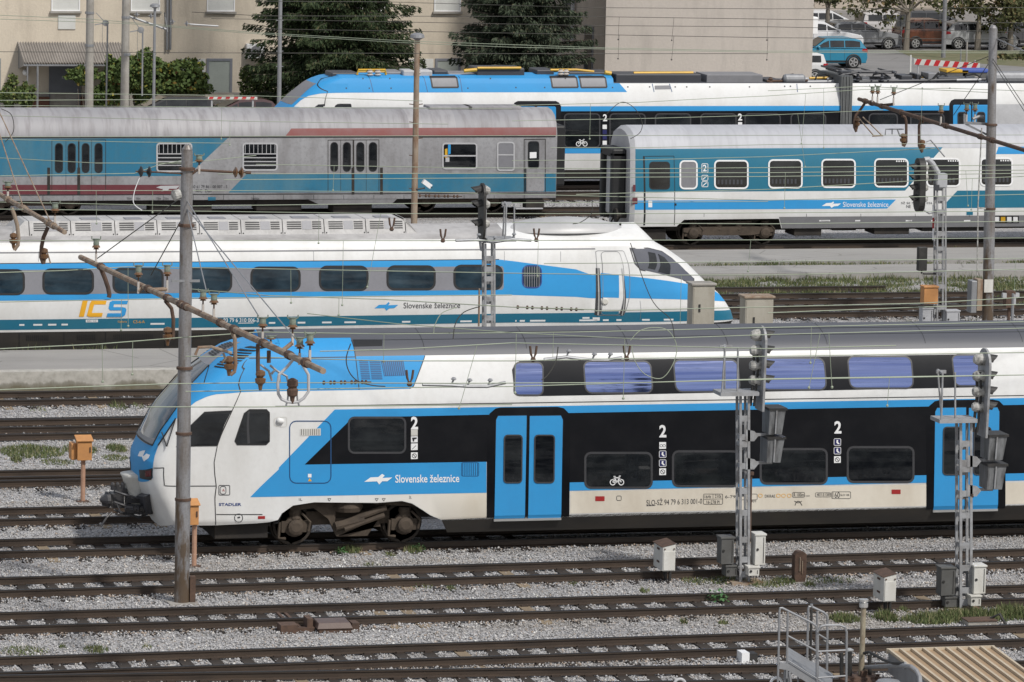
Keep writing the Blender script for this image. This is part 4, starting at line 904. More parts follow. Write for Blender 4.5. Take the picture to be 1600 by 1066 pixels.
# ------------------------------------------------------------------ dirty grey luggage coach
M['silver'] = mat('stained_silver_side', (.33, .33, .34), .5, metal=.2, amt=.8, dirt=(.18, .17, .17), scale=1.1, stretch=(1, 1, .25), fine=.3)
def roofmat(name, a, b_, c_):
    t = NT(name); b = t.b; b.inputs['Roughness'].default_value = .6; b.inputs['Metallic'].default_value = .05
    n = t.n('ShaderNodeTexVoronoi', Scale=.42); t.l(t.coord((1, .01, .01)), n.inputs['Vector']); s = t.n('ShaderNodeSeparateColor'); t.l(n.outputs['Color'], s.inputs[0])
    c = t.mix(s.outputs[0], a, b_); c = t.mix(t.ramp(t.noise(2.2, 5, (2.2, .35, .35)), [(.45, (0, 0, 0)), (.75, (.8,)*3)]), c, c_); t.l(c, b.inputs['Base Color']); return t.m
M['mroof'] = roofmat('patched_silver_roof', (.27, .265, .275), (.36, .35, .355), (.17, .155, .16))
M['croof'] = roofmat('pale_grey_coach_roof', (.40, .405, .43), (.44, .445, .47), (.33, .33, .35))
M['fadedred'] = mat('faded_red_paint', (.20, .055, .05), .6, amt=.5, dirt=(.22, .13, .13), scale=1.5)
M['maroon'] = mat('maroon_paint', (.115, .016, .025), .6, amt=.4, dirt=(.13, .05, .05), scale=2)
M['palegrey'] = mat('pale_grey_paint', (.44, .44, .45), .5, amt=.3)
MP = [(.06, .42), (.0, .6), (0, 2.79), (.04, 2.98), (.16, 3.28), (.42, 3.52), (.85, 3.66), (1.45, 3.72)]
mx1 = float(ony(869.5, 270, 177.05)[0]); MH = Hull(178.5, 1.45, MP, mx1, -1); MUE = 1+mx1-14
mt_ = thing('luggage_coach', 'weathered silver luggage coach with teal panels and red stripes, barred windows', 'railway coach', (35, 178.5, 0))
def mail():
    k = MH; m = MB(); k.drape(m, [(1, .56), (MUE, .56), (MUE, 2.79), (1, 2.79)], 0, 0, True); k.drape(m, [(1, 2.79), (MUE, 2.79), (MUE, 3.72), (1, 3.72)], 1, 0, True)
    # end wall
    prof = [k.P0(1, z, 1) for z in k.zs]+[k.P0(1, z, -1) for z in reversed(k.zs[:-1])]; m.add(prof, [tuple(range(len(prof)))], 0)
    def d(pts, mt, off=.004, ext=()):
        q = k.px(pts)
        for i in ext: q[i] = (MUE, q[i][1])
        k.drape(m, q, mt, off)
    d([(5, 217), (356, 216), (293, 275), (5, 275.5)], 2, .004, (0, 3)); d([(4, 289), (281, 289), (275, 304), (4, 304)], 3, .004)
    d([(244, 293), (251, 290.5), (281, 290), (276, 295), (263, 295), (258, 297)], 8, .006); d([(258, 293), (268, 291), (262, 298), (252, 299)], 8, .007)
    d([(385, 272.5), (868.5, 271.5), (868.5, 299.5), (357, 301)], 2, .004); d([(455, 201), (869, 199), (869, 212.5), (445, 214)], 4, .004)
    d([(482, 312), (620, 311), (612, 319), (500, 320)], 0, .01)
    q = k.px([(5, 214.7), (868, 213.2)]); q[0] = (MUE, q[0][1]); k.line(m, q, .04, 5, .02, False); q = k.px([(5, 304.5), (868, 301.5)]); q[0] = (MUE, q[0][1]); k.line(m, q, .03, 5, .01, False)
    for x in range(20, 860, 47): k.line(m, [(x, 305), (x, 313)], .012, 5, .006)
    for x0, x1 in ((81, 165), (512.5, 592)):
        k.line(m, [(x0, 300), (x0, 219), (x1, 218.6), (x1, 300)], .02, 6, .008); mid = (x0+x1)/2
        for x in (mid-20, mid+20): k.line(m, [(x, 219), (x, 300)], .012, 6, .008)
        k.line(m, [(mid, 219), (mid, 300)], .05, 6, .009)
    for x in (76, 123, 551.5, 596): k.line(m, [(x, 262), (x, 304)], .10, 6, .012)
    k.line(m, [(819, 300), (819, 218), (852, 217.5), (852, 300)], .025, 6, .008)
    k.text(m, '50 61 79 86 - 00 007 - 5', 300, 289.5, 355, 294, 7, .008); k.text(m, 'RIC  Dav', 306, 296, 331, 300.5, 7, .008)
    d([(325, 308), (337, 308), (337, 313), (325, 313.3)], 2, .008)
    for x in (198, 212, 244, 256, 392, 398): k.text(m, 'TEH', x, 309, x+7, 312, 7, .008)
    weld(m.build('body', ['silver', 'mroof', 'teal2', 'maroon', 'fadedred', 'rubber', 'under', 'letter_k', 'palegrey'], mt_), 30)
    for xs in ((86, 98, 106, 118, 128, 139.5, 148, 160), (516.5, 528, 536, 548, 557, 569, 576.5, 589)):
        for x0, x1 in zip(xs[::2], xs[1::2]): window(k, k.rr(x0+1, 225 if x0 < 400 else 223.5, x1-1, 269 if x0 < 400 else 267, 5, 5), mt_, .03, fm='rubber', name='door_window')
    for x0, x1, y0, y1, kind in ((245.5, 299, 224.5, 267.5, 'bars'), (380, 432.5, 224.5, 265.5, 'bars'), (692, 744.5, 224.5, 263.5, 'half'), (777.5, 803, 223, 266, 'pale')):
        o = window(k, k.rr(x0+1, y0+1, x1-1, y1-1, 3, 3), mt_, .055, fm='palegrey', gm='glass' if kind != 'pale' else 'sunblind', off=.02)
        b = MB()
        if kind == 'bars':
            for i in range(8): k.line(b, [(x0+3+i*(x1-x0-6)/7, y0+1), (x0+3+i*(x1-x0-6)/7, y0+16)], .018, 0, .018)
            for j in (16, 22, 28, 34): k.line(b, [(x0+1, y0+j), (x1-1, y0+j)], .035, 0, .02)
        else: k.line(b, [(x0+1, y0+19), (x1-1, y0+19)], .05, 0, .02)
        if kind == 'half':
            k.dpx(b, [(695, 233), (699, 232), (699, 246), (695, 247)], 1, .014); k.dpx(b, [(700, 225), (704, 225), (704, 240), (700, 242)], 2, .014); k.dpx(b, [(696, 246), (702, 246), (702, 253), (696, 253)], 0, .014)
        b.build('bars', ['palegrey', 'yellow', 'blue'], o)
    dr = MB(); pl = k.rr(821, 219, 850.5, 299, 2, 2); k.drape(dr, pl, 0, .012); do = dr.build('door', 'silver', mt_); o = window(k, k.rr(826, 222, 841, 262, 3, 3), do, .03, fm='rubber', off=.022, pane_off=.016, name='door_window')
    n = MB(); k.dpx(n, [(827.5, 238), (838, 237.6), (838, 247), (827.5, 247.3)], 0, .024); n.build('notice', 'letter_w', do)
    h = MB(); a = k.P(*k.inv(821, 262), 1, .06); b_ = k.P(*k.inv(821, 300), 1, .06); h.tube([a, b_], .02, 6); h.build('handrail', 'rubber', mt_)
    u = MB(); u.box(16, mx1-.4, 177.4, 179.6, .35, .75); 
    for xa, xb, z in ((235, 330, .1), (400, 470, .15), (520, 580, .05)): u.box(float(ony(xa, 325, 177.4)[0]), float(ony(xb, 325, 177.4)[0]), 177.3, 178.2, z, .6)
    u.box(float(ony(822, 320, 177.0)[0]), float(ony(850, 320, 177)[0]), 177.0, 177.5, .2, .5)
    u.build('underframe', 'under', mt_); 
    for px_ in (50, 712): c = float(ony(px_, 325, 178)[0]); bogie(mt_, c-1.25, c+1.25, 178.5, .46, 'single')
    s = MB(); a = ony(805, 330, 177); s.box(a[0], a[0]+1.0, 176.9, 177.15, .18, .22); s.build('door_step', 'palegrey', mt_)
    e = MB(); e.box(mx1-.02, mx1+.55, 177.9, 179.1, .9, 3.1); e.build('gangway', 'rubber', mt_, bevel=.08)
    r = MB()
    for px_, w in ((702, 1.6), (770, 2.0)): a = ony(px_, 170, 178.3); r.box(a[0]-w/2, a[0]+w/2, 178, 179, 3.66, 3.78)
    r.build('roof_vent', 'mroof', mt_, bevel=.03)
mail()
# ------------------------------------------------------------------ teal and white passenger coach
CPf = [(.10, .60), (.03, .95), (.0, 1.1), (0, 1.95), (.04, 2.6), (.10, 3.32), (.20, 3.6), (.45, 3.86), (.85, 3.99), (1.41, 4.05)]
cx0 = float(ony(992.5, 300, 166.34)[0]); CH = Hull(167.75, 1.41, CPf, cx0, 1); CUE = 1+float(ony(1600, 300, 166.34)[0])+9-cx0
ct = thing('passenger_coach', 'clean teal, white and blue passenger coach with white framed windows', 'railway coach', (60, 167.75, 0))
def coach():
    k = CH; m = MB(); top = 4.05
    bot = k.px([(996, 354.5), (1057, 354), (1069, 343.5), (1200, 342), (1217, 342), (1221, 357)]); bot[0] = (1, bot[0][1]); pts = bot+[(CUE, .61)]
    for a, b in zip(pts, pts[1:]): k.drape(m, [a, b, (b[0], top), (a[0], top)], 0, 0, True)
    def d(pts, mt, off=.004, ext=(), beg=()):
        q = k.px(pts)
        for i in ext: q[i] = (CUE, q[i][1])
        for i in beg: q[i] = (1, q[i][1])
        k.drape(m, q, mt, off)
    zt = k.inv(1250, 232.5)[1]; k.drape(m, [(1, zt), (CUE, zt), (CUE, top), (1, top)], 1, .003, True)
    d([(990, 233), (1473, 230), (1414, 298), (995, 300)], 2, .004, (), (0, 3)); d([(996, 313.5), (1400, 312), (1386, 326), (996, 328)], 3, .004, (), (0, 3))
    d([(1496, 298), (1599, 297), (1599, 324), (1478, 325.5), (1478, 317)], 2, .004, (1, 2)); d([(1560, 229.5), (1599, 229), (1599, 240.5), (1556, 241)], 3, .004, (1, 2))
    a = k.inv(1221, 339); zg = a[1]; k.drape(m, [(k.inv(1217, 341)[0], zg), (CUE, zg), (CUE, .61), (k.inv(1222, 357)[0], .61)], 4, .004)
    k.line(m, [(1006, 244), (1006.5, 352)], .06, 5, .008); k.line(m, [(1008, 244.5), (1053, 244), (1053.5, 352)], .02, 5, .008)
    for x in (1100, 1260, 1345, 1430, 1515): k.line(m, [(x, 334), (x, 339)], .012, 5, .006)
    for i_, pts in enumerate(([(1284, 322), (1291, 317.5), (1299, 317), (1302, 315), (1303, 317), (1298, 322)], [(1297, 322.5), (1302, 318.5), (1314, 318), (1309, 322), (1303, 322.5), (1299, 325)])): d(pts, 6, .008+.0022*i_)
    k.text(m, 'Slovenske železnice', 1317, 315.5, 1388, 323.5, 6, .008); k.text(m, 'SŽ 50 79 21-70 026 -', 1408, 315, 1460, 319, 7, .008); k.text(m, 'NE', 1416, 320.5, 1423, 325, 7, .008)
    k.text(m, '2', 1098, 257.5, 1104, 268, 6, .01, .02); k.loop(m, k.rr(1096.5, 256, 1106, 270, 1, 1), .02, 6, .01)
    for y in (274, 284): k.loop(m, k.rr(1096.5, y, 1106, y+8, 1, 1), .02, 6, .01); k.line(m, [(1098, y+6.5), (1104, y+1.5)], .03, 6, .01)
    for x, w in ((1280, 17), (1283, 12), (1336, 8), (1415, 10), (1419, 5), (1455, 7), (1506, 10)): k.line(m, [(x, 345), (x+w, 344.8)], .05, 6, .008)
    for i in range(4): d([(1554+i*9.7, 339), (1561+i*9.7, 339), (1561+i*9.7, 347), (1554+i*9.7, 347)], 6 if i != 1 else 8, .010)
    d([(1552, 337), (1592, 337), (1592, 349), (1552, 349)], 5, .007); d([(1510, 331), (1520, 331), (1520, 336), (1510, 336)], 2, .007)
    d([(1013, 314), (1019, 314), (1019, 324), (1013, 324)], 6, .008); d([(1053.5, 318), (1057, 318), (1057, 321.5), (1053.5, 321.5)], 5, .008)
    d([(989, 289), (993, 289), (993, 299), (989, 299)], 9, .008); d([(988, 309), (996, 309), (996, 319), (988, 319)], 9, .008)
    # end wall and rounded roof end
    z6 = [z for z in k.zs]; prof = [k.P0(1, z, 1) for z in z6]+[k.P0(1, z, -1) for z in reversed(z6[:-1])]; prof = [p-np.array((.0, 0, 0)) for p in prof]
    inn = [np.array((p[0]-.16, 167.75+(p[1]-167.75)*.94, 0.6+(p[2]-.6)*.965)) for p in prof]; n = len(prof)
    m.add(prof+inn, [(i, (i+1) % n, n+(i+1) % n, n+i) for i in range(n)], 10); m.add(inn, [tuple(range(n))], 10)
    weld(m.build('body', ['white', 'croof', 'teal', 'blue', 'midgrey', 'rubber', 'letter_w', 'letter_k', 'yellow', 'maroon', 'palegrey'], ct), 30)
    o = window(k, k.rr(1016, 254.5, 1045, 294.5, 4, 4), ct, .04, fm='rubber', name='door_window')
    for x0, x1, y0, y1, pale in ((1062, 1089.5, 251, 295.5, 1), (1116, 1169, 250.5, 295, 0), (1200.5, 1253.5, 249.5, 294.3, 0), (1283.5, 1336.5, 248.8, 293.4, 0), (1366, 1419, 248, 292.5, 0), (1447.5, 1500, 247.5, 291.6, 0), (1531.5, 1582, 247, 290.6, 0), (1613, 1665, 246, 290, 0)):
        o = window(k, k.rr(x0+2, y0+2, x1-2, y1-2, 5, 4), ct, .055, fm='letter_w', gm='sunblind' if pale else 'glass', off=.02)
        b = MB(); k.line(b, [(x0+2, y0+(17 if not pale else 26)), (x1-2, y0+(17 if not pale else 26))], .025, 0 if not pale else 1, .016)
        if not pale:
            for i in range(7): k.line(b, [(x0+5+i*6, y0+34), (x0+8+i*6, y0+34)], .16, 2, .011)
            if x0 > 1300:
                for i in range(5): k.line(b, [(x1-19+i*3.6, y0+4), (x1-17+i*3.6, y0+4)], .05, 3, .012)
        b.build('window_bar', ['frame', 'palegrey', 'darkgrey', 'letter_w'], o)
    g = MB(); X = cx0-.16
    g.box(X-.5, X, 166.95, 167.25, .95, 3.2, 0); g.box(X-.5, X, 168.25, 168.55, .95, 3.2, 0); g.box(X-.5, X, 166.95, 168.55, 3.0, 3.3, 0); g.box(X-.35, X-.02, 167.25, 168.25, 1.0, 3.0, 1); g.build('gangway', ['rubber', 'palegrey'], ct, bevel=.06)
    b = MB()
    for y in (166.85, 168.65):
        if len(b.v): b.build('buffer', 'under', ct); b = MB()
        b.lathe((X+.05, y, 1.05), (-1, 0, 0), [(.10, 0), (.10, .35), (.24, .38), (.24, .44), (0, .46)], 14)
    b.build('buffer', 'under', ct); b = MB(); b.tube([(X, 167.75, 1.0), (X-.55, 167.75, .95)], .07, 8); b.tube([(X, 167.4, 1.0), (X-.3, 167.35, .6), (X-.55, 167.4, .8)], .03, 6); b.tube([(X, 168.1, 1.0), (X-.25, 168.1, .55), (X-.5, 168.0, .8)], .03, 6); b.build('coupling', 'under', ct)
    u = MB(); u.box(cx0+.3, cx0+CUE-1, 166.9, 168.6, .5, 1.0)
    for xa, xb, z in ((1240, 1283, .33), (1300, 1337, .5), (1365, 1420, .36), (1440, 1540, .45)): u.box(float(ony(xa, 360, 166.6)[0]), float(ony(xb, 360, 166.6)[0]), 166.55, 167.6, z, .8)
    u.box(cx0+.4, cx0+1.2, 166.6, 168.9, .2, .6); u.build('underframe', 'under', ct, bevel=.02)
    c = float(ony(1134, 360, 167.0)[0]); bogie(ct, c-1.28, c+1.28, 167.75, .46, 'single')
coach()
# ------------------------------------------------------------------ rear double-deck train
RP = [(.17, .27), (.09, .45), (.0, .66), (0, 3.05), (.05, 3.3), (.24, 3.9), (.33, 4.08), (.6, 4.16), (1.4, 4.22)]
rs = [(395, 268), (393, 235), (396, 212), (408, 190), (431, 166), (450, 147.5), (475, 127.5), (492, 119), (515, 116)]
rxc = sorted((float(ony(*p, 188.3)[2]), float(ony(*p, 188.3)[0])) for p in rs)
RXB = float(ony(545, 200, 186.3)[0]); RH = Hull(187.7, 1.4, RP, RXB, 1, rxc, 4.6); RUE = 1+float(ony(1600, 150, 186.3)[0])+9-RXB
rt = thing('double_deck_train', 'blue and white double-deck train at the back, roof machinery and yellow pipes on top', 'train', (60, 187.7, 0))
def rear():
    k = RH; top = RP[-1][1]; m = MB(); tu = k.inv(958, 124)[0]; zw = k.inv(1250, 130.3)[1]; iw = interp(k.tab, zw)
    k.drape(m, [(0, .64), (tu, .64), (tu, top), (0, top)], 0, 0, True); k.drape(m, [(tu, .64), (RUE, .64), (RUE, zw), (tu, zw)], 0, 0, True)
    a = k.P0(tu, zw, 1); b = k.P0(RUE, zw, 1); c = k.P0(RUE, zw, -1); e = k.P0(tu, zw, -1); m.add([a, b, c, e], [(0, 1, 2, 3)], 3)
    pf = [k.P0(tu, z, 1) for z in k.zs if z > zw]; pf = [a]+pf+[k.P0(tu, z, -1) for z in reversed(k.zs[:-1]) if z > zw]+[e]; m.add(pf, [tuple(range(len(pf)))], 2)
    k.drape(m, [(1, .27), (RUE, .27), (RUE, .64), (1, .64)], 1, 0, True)
    def d(pts, mt, off=.004, ext=()):
        q = k.px(pts)
        for i in ext: q[i] = (RUE, q[i][1])
        k.drape(m, q, mt, off)
    # blue hood
    lo = k.px([(459, 167), (470, 157), (482, 150), (500, 146.5), (545, 145), (980, 144)]); tp = k.px([(956, 119)])[0]
    lo = [(0, lo[0][1])]+lo
    for a, b in zip(lo, lo[1:-1]):
        if b[0]-a[0] > 1e-4: k.drape(m, [a, b, (b[0], top), (a[0], top)], 2, .005, True)
    a, b = lo[-2], lo[-1]; zw2 = zw-.002; k.drape(m, [a, b, (tu+(b[0]-tu)*.45, zw2), (tu, zw2), (tu, top), (a[0], top)], 2, .005, True)
    k.drape(m, [(0, lo[0][1]-1.2), (.45, lo[0][1]-1.2), (.55, lo[0][1]), (0, lo[0][1])], 2, .005, True)
    g = k.px([(459, 164), (470, 154), (482, 142), (497, 131)]); 
    for a, b in zip(g, g[1:]): k.drape(m, [(0, a[1]), (a[0]*.8, a[1]), (b[0]*.8, b[1]), (0, b[1])], 7, .010, True)
    d([(876, 166.3), (1599, 164.5), (1599, 172.5), (876, 174)], 2, .005, (1, 2)); d([(876, 174), (1552, 172.5), (1552, 231), (876, 232)], 4, .005); d([(876, 232), (1552, 231), (1552, 238.5), (876, 240)], 2, .005)
    d([(1553, 163), (1599, 163), (1599, 200), (1553, 200)], 8, .010, (1, 2))
    for x0, x1, yt in ((801, 876.5, 158), (1483, 1551, 155)):
        d([(x0, 262), (x0, yt+8), (x0+3, yt+2.5), (x0+8, yt), (x1-8, yt), (x1-3, yt+2.5), (x1, yt+8), (x1, 262)], 4, .008)
    for pts in ([(519, 119), (512, 143), (507, 166)], [(575, 119), (583, 144)], [(660, 119), (668, 144)], [(716, 119), (722, 144)], [(1019, 131), (1022, 144)], [(1046, 131), (1050, 144)], [(1245, 131), (1246, 144)]): k.line(m, pts, .025, 5 if pts[0][0] == 519 else 9, .008)
    for x, y in ((540, 137), (576, 137), (566, 122), (608, 122), (610, 137), (730, 137), (765, 122), (805, 136), (850, 136), (882, 122), (956, 136), (980, 135), (1014, 135), (1054, 135), (1072, 135), (1108, 135), (1170, 135), (1225, 134), (1234, 134), (1265, 134), (1304, 134), (1440, 137), (1483, 137)):
        d([(x, y), (x+2, y), (x+2, y+2), (x, y+2)], 5, .007)
    for x0, x1 in ((671.5, 716), (859, 903), (904, 948)):
        q = k.px([(x0, 120.5), (x1-4, 120.2), (x1, 136.8), (x0+4, 137)]); k.drape(m, q, 7, .007); k.loop(m, q, .06, 5, .012)
    d([(1023, 134), (1047, 133.6), (1048, 139.6), (1023, 140)], 7, .007)
    for x, y, h in ((942, 178.5, 11), (1153, 177.5, 11)): k.text(m, '2', x, y, x+6.5, y+h, 6, .012, .03)
    for x, y, mt in ((941.5, 195, 6), (941.5, 203, 10), (941.5, 211.5, 10), (941.5, 220, 6), (1153, 191, 6)): d([(x, y), (x+6.5, y), (x+6.5, y+6.7), (x, y+6.7)], mt, .012)
    weld(m.build('body', ['white', 'skirt', 'blue', 'roofgrey', 'black', 'rubber', 'letter_w', 'sunblind', 'palegrey', 'navyblue', 'navy'], rt), 30)
    w0 = None
    for x0, x1, y1 in ((882, 937, 230), (953, 1008, 229.5), (1024, 1079, 229), (1095, 1150, 228.5), (1164, 1219, 228), (1236, 1290, 227.5), (1358, 1402, 226.5), (1423, 1475, 226)):
        o = window(k, k.rr(x0+1, 179, x1-1, y1-1, 5, 4), rt, .05); w0 = w0 or o
    b = MB()
    for cx in (903.5, 914): k.loop(b, [k.inv(cx+3.3*cos(a), 225+3.5*sin(a)) for a in np.linspace(0, 6.28, 11)[:-1]], .03, 0, .018)
    for pts in ([(903.5, 225), (906, 220), (911.5, 220), (914, 225)], [(906, 220), (909, 225), (911.5, 220)], [(911.5, 220), (911, 218), (913, 218)], [(904.5, 218.5), (907, 218.5)]): k.line(b, pts, .028, 0, .018)
    b.build('bicycle_mark', 'letter_w', w0)
    window(k, k.rr(524, 163.5, 548, 190, 4, 3), rt, .03, fm='rubber', name='cab_window'); window(k, k.px([(491, 190), (492, 168), (497, 164.5), (506, 163.5), (503, 190)]), rt, .03, fm='rubber', name='cab_window')
    for x0, x1 in ((806, 836.5), (838, 868.5), (1489, 1517), (1519, 1545)):
        dm = MB(); k.drape(dm, k.rr(x0, 166.5 if x0 < 900 else 164, x1, 260, 2, 2), 0, .016); o = dm.build('door', 'blue', rt); window(k, k.rr(x0+8, 176, x1-7, 222, 3, 3), o, .03, off=.03, pane_off=.022, name='door_window')
    # bellows between the cars
    g = MB(); a = float(ony(1313, 150, 186.3)[0]); b_ = float(ony(1331, 150, 186.3)[0])
    nb = 7
    for i in range(nb): x = a+(b_-a)*i/nb; w = (b_-a)/nb; g.box(x+.008, x+w-.008, 186.22-.03*(i % 2), 189.18+.03*(i % 2), .5, 4.2)
    g.build('gangway_bellows', 'bellows', rt)
    # roof machinery, left to right
    def rb(name, x0, x1, y0, y1, mts, Y=187.2, dep=1.2, bev=.05, mb=None):
        A = ony(x0, y1, Y); B = ony(x1, y0, Y); m = MB(); m.box(A[0], B[0], Y, Y+dep, 4.05 if x0 < 955 else 3.8, B[2]); return m.build(name, mts, rt, bevel=bev)
    def pipe(pts, r, mt, Y=187.0, name='roof_pipe'):
        m = MB(); m.tube([ony(x, y, Y) for x, y in pts], r, 7); return m.build(name, mt, rt)
    rb('roof_unit', 518, 560, 113.5, 120, 'darkgrey'); rb('roof_unit', 603, 630, 112, 120, 'midgrey'); rb('roof_unit', 630, 648, 110, 119, 'palegrey', 186.9, .8); rb('roof_unit', 655, 676, 110, 119, 'palegrey', 186.9, .8)
    rb('roof_unit', 677, 700, 110, 119, 'darkgrey'); rb('roof_unit', 745, 820, 106.5, 119, 'darkgrey', 187.0, 1.4); rb('roof_unit', 700, 745, 114.5, 119, 'midgrey'); rb('roof_unit', 838, 866, 109, 118, 'darkgrey'); rb('roof_unit', 888, 955, 112.5, 119, 'darkgrey')
    rb('roof_unit', 962, 1096, 116, 130.5, 'darkgrey', 187.0, 1.4, .04); rb('roof_unit', 1104, 1192, 117, 130.5, 'midgrey', 187.0, 1.5, .02); rb('roof_unit', 1196, 1220, 124, 130.5, 'darkgrey')
    pipe([(558, 117), (560, 109.5), (602, 109.5), (603, 117)], .045, 'yellow'); pipe([(560, 112.5), (601, 112.5)], .03, 'yellow'); pipe([(746, 106.5), (814, 106.3)], .05, 'yellow', 186.95); pipe([(725, 111), (745, 109)], .07, 'yellow'); pipe([(860, 109.5), (900, 109), (928, 112)], .045, 'yellow', 186.9)
    pipe([(945, 113), (955, 115)], .08, 'yellow'); pipe([(990, 114.5), (1083, 114)], .06, 'yellow', 187.4); pipe([(1198, 127), (1262, 126)], .05, 'rust'); pipe([(1260, 128), (1480, 124)], .05, 'palegrey', 187.2); pipe([(1292, 124), (1330, 121), (1380, 122), (1430, 125)], .06, 'midgrey', 187.6); pipe([(1330, 128), (1540, 124)], .06, 'darkgrey', 187.0)
    for x, y in ((578, 116), (590, 116), (652, 117), (876, 115), (884, 115)):
        m = MB(); p = ony(x, y+3, 186.9); m.lathe(p, (0, 0, 1), [(.09, 0), (.14, .05), (.08, .1), (.14, .15), (.08, .2), (.1, .24)], 10); m.build('insulator', 'porc_p', rt)
    for x0, x1, y in ((1223, 1258, 123.5), (1541, 1640, 121.5)):
        m = MB(); A = ony(x0, y, 187.0); B = ony(x1, y, 187.0); L = B[0]-A[0]; m.lathe(A, (1, 0, 0), [(0, 0), (.12, .02), (.19 if L < 2 else .26, .1), (.19 if L < 2 else .26, L-.1), (.12, L-.02), (0, L)], 14); m.build('air_tank', 'galv', rt, smooth=False)
    # pantograph folded down
    p = MB()
    for Y in (186.9, 188.3):
        p.tube([ony(1312, 118, Y), ony(1345, 112, Y), ony(1400, 114, Y)], .04, 6); p.tube([ony(1320, 124, Y), ony(1330, 112, Y), ony(1395, 110.5, Y)], .03, 6)
    for x in (1316, 1345, 1372, 1398): p.tube([ony(x, 114, 186.6), ony(x, 114, 186.6)+np.array((0, 2.0, 0))], .035, 6)
    for x in (1306, 1314): p.tube([ony(x, 109, 186.8), ony(x, 109, 186.8)+np.array((0, 1.8, 0))], .04, 6)
    for x in (1312, 1322, 1340, 1378): q = ony(x, 128, 186.9); p.lathe(q, (0, 0, 1), [(.05, 0), (.1, .05), (.05, .1), (.1, .15), (.05, .2), (.06, .3)], 8)
    p.bar(ony(1312, 112.5, 187.4), ony(1398, 112.5, 187.4), .5, .08); p.build('pantograph', 'darkgrey', rt)
    for x0, x1, y0 in ((1408, 1426, 118), (1432, 1438, 116), (1450, 1464, 114.5), (1466, 1500, 121), (1500, 1530, 122)): rb('roof_unit', x0, x1, y0, 129, 'darkgrey' if x0 != 1450 else 'midgrey', 187.0, .9, .03)
    # small couplings and brackets in the roof well
    for i in range(34):
        x = 1200+i*11.6+random.uniform(-4, 4); y = random.uniform(117, 127); Y = random.uniform(186.9, 188.2); q = ony(x, 129, Y); k_ = i % 4; s = MB()
        if k_ == 0: s.lathe((q[0], Y, 3.85), (0, 0, 1), [(.05, 0), (.11, .06), (.05, .12), (.11, .18), (.05, .24), (.06, float(ony(x, y, Y)[2])-3.8)], 8); s.build('insulator', random.choice(['porc_p', 'rust', 'darkgrey']), rt)
        elif k_ == 1: s.box(q[0]-.2, q[0]+random.uniform(.1, .5), Y, Y+.4, 3.8, float(ony(x, y+3, Y)[2])); s.build('roof_unit', random.choice(['darkgrey', 'midgrey', 'palegrey', 'rust']), rt, bevel=.03)
        elif k_ == 2: s.tube([(q[0], Y, 3.9), (q[0]+.1, Y, 4.15), (q[0]+.5, Y+.1, 4.2), (q[0]+.9, Y, 3.95)], .035, 6); s.build('roof_cable', 'rubber', rt)
        else: s.tube([(q[0]-.4, Y, 4.0), (q[0]+.6, Y, 4.02)], .05, 6); s.build('roof_pipe', random.choice(['palegrey', 'yellow', 'galv']), rt)
    m = MB(); p0 = ony(1436, 126, 187.0); m.tube([p0, p0+np.array((.1, 0, .25)), p0+np.array((.45, 0, -.05)), p0+np.array((.8, 0, .3))], .05, 6); m.build('roof_cable', 'rubber', rt)
    u = MB(); u.box(RXB-2, RXB+RUE, 186.8, 188.6, .35, 1.0); u.build('underframe', 'under', rt)
    c = float(ony(575, 270, 187)[0]); bogie(rt, c, c+2.5, 187.7, .46, 'single'); c = float(ony(1290, 270, 187)[0]); bogie(rt, c, c+2.5, 187.7, .46, 'single')
M['bellows'] = mat('grey_bellows', (.12, .125, .125), .7, amt=.5)
rear()
# ------------------------------------------------------------------ buildings behind the yard
def plaster(name, a, b_, st):
    t = NT(name); b = t.b; b.inputs['Roughness'].default_value = .95; b.inputs['Specular IOR Level'].default_value = .1
    c = t.mix(t.ramp(t.noise(.35, 6), [(.4, (0, 0, 0)), (.75, (.6,)*3)]), a, b_); c = t.mix(t.ramp(t.noise(1.6, 5, (1, 1, .22)), [(.5, (0, 0, 0)), (.75, (.6,)*3)]), c, st)
    n = t.noise(9, 5, rough=.75); c = t.mix(t.ramp(n, [(.40, (0, 0, 0)), (.72, (.32,)*3)]), c, tuple(x*.72 for x in a)); t.l(c, b.inputs['Base Color']); t.bump(n, .35, .05); return t.m
M['plasterL'] = plaster('cream_render', (.60, .53, .43), (.52, .455, .365), (.37, .32, .26)); M['plasterR'] = plaster('grey_beige_render', (.48, .435, .39), (.43, .39, .35), (.33, .30, .27)); M['plasterF'] = plaster('pink_beige_render', (.46, .40, .335), (.40, .35, .30), (.33, .29, .25))
WY, BY = 222., 213.
M['doorgrey'] = mat('grey_metal_door', (.135, .145, .165), .5, amt=.4, scale=1.5); M['brickd'] = mat('dark_brick', (.13, .06, .04), .9, amt=.6, scale=6)
M['winpane'] = mat('milky_window', (.34, .37, .34), .3, amt=.2); M['winblank'] = mat('white_shutter', (.60, .60, .57), .5, amt=.2); M['wframe'] = mat('grey_window_frame', (.20, .21, .235), .5)
x0, x1 = float(ony(-60, 100, WY)[0]), float(ony(945, 100, BY)[0])
lb = thing('building', 'cream rendered building with a corrugated canopy over a grey door', 'building', ((x0+x1)/2, WY+5, -.2))
m = MB(); m.box(x0-14, x1+1, WY, WY+12, -.3, 14, 0); m.box(x0-14, x1+1, WY-.06, WY, -.3, .55, 1); m.build('wall', ['plasterL', 'conc'], lb)
rb_ = thing('building', 'windowless grey-beige block standing forward behind the rear train roof', 'building', (x1+7, BY+6, -.2))
x2 = float(ony(1270, 60, BY)[0]); m = MB(); m.box(x1, x2, BY, BY+13, -.3, 15); m.build('wall', 'plasterR', rb_)
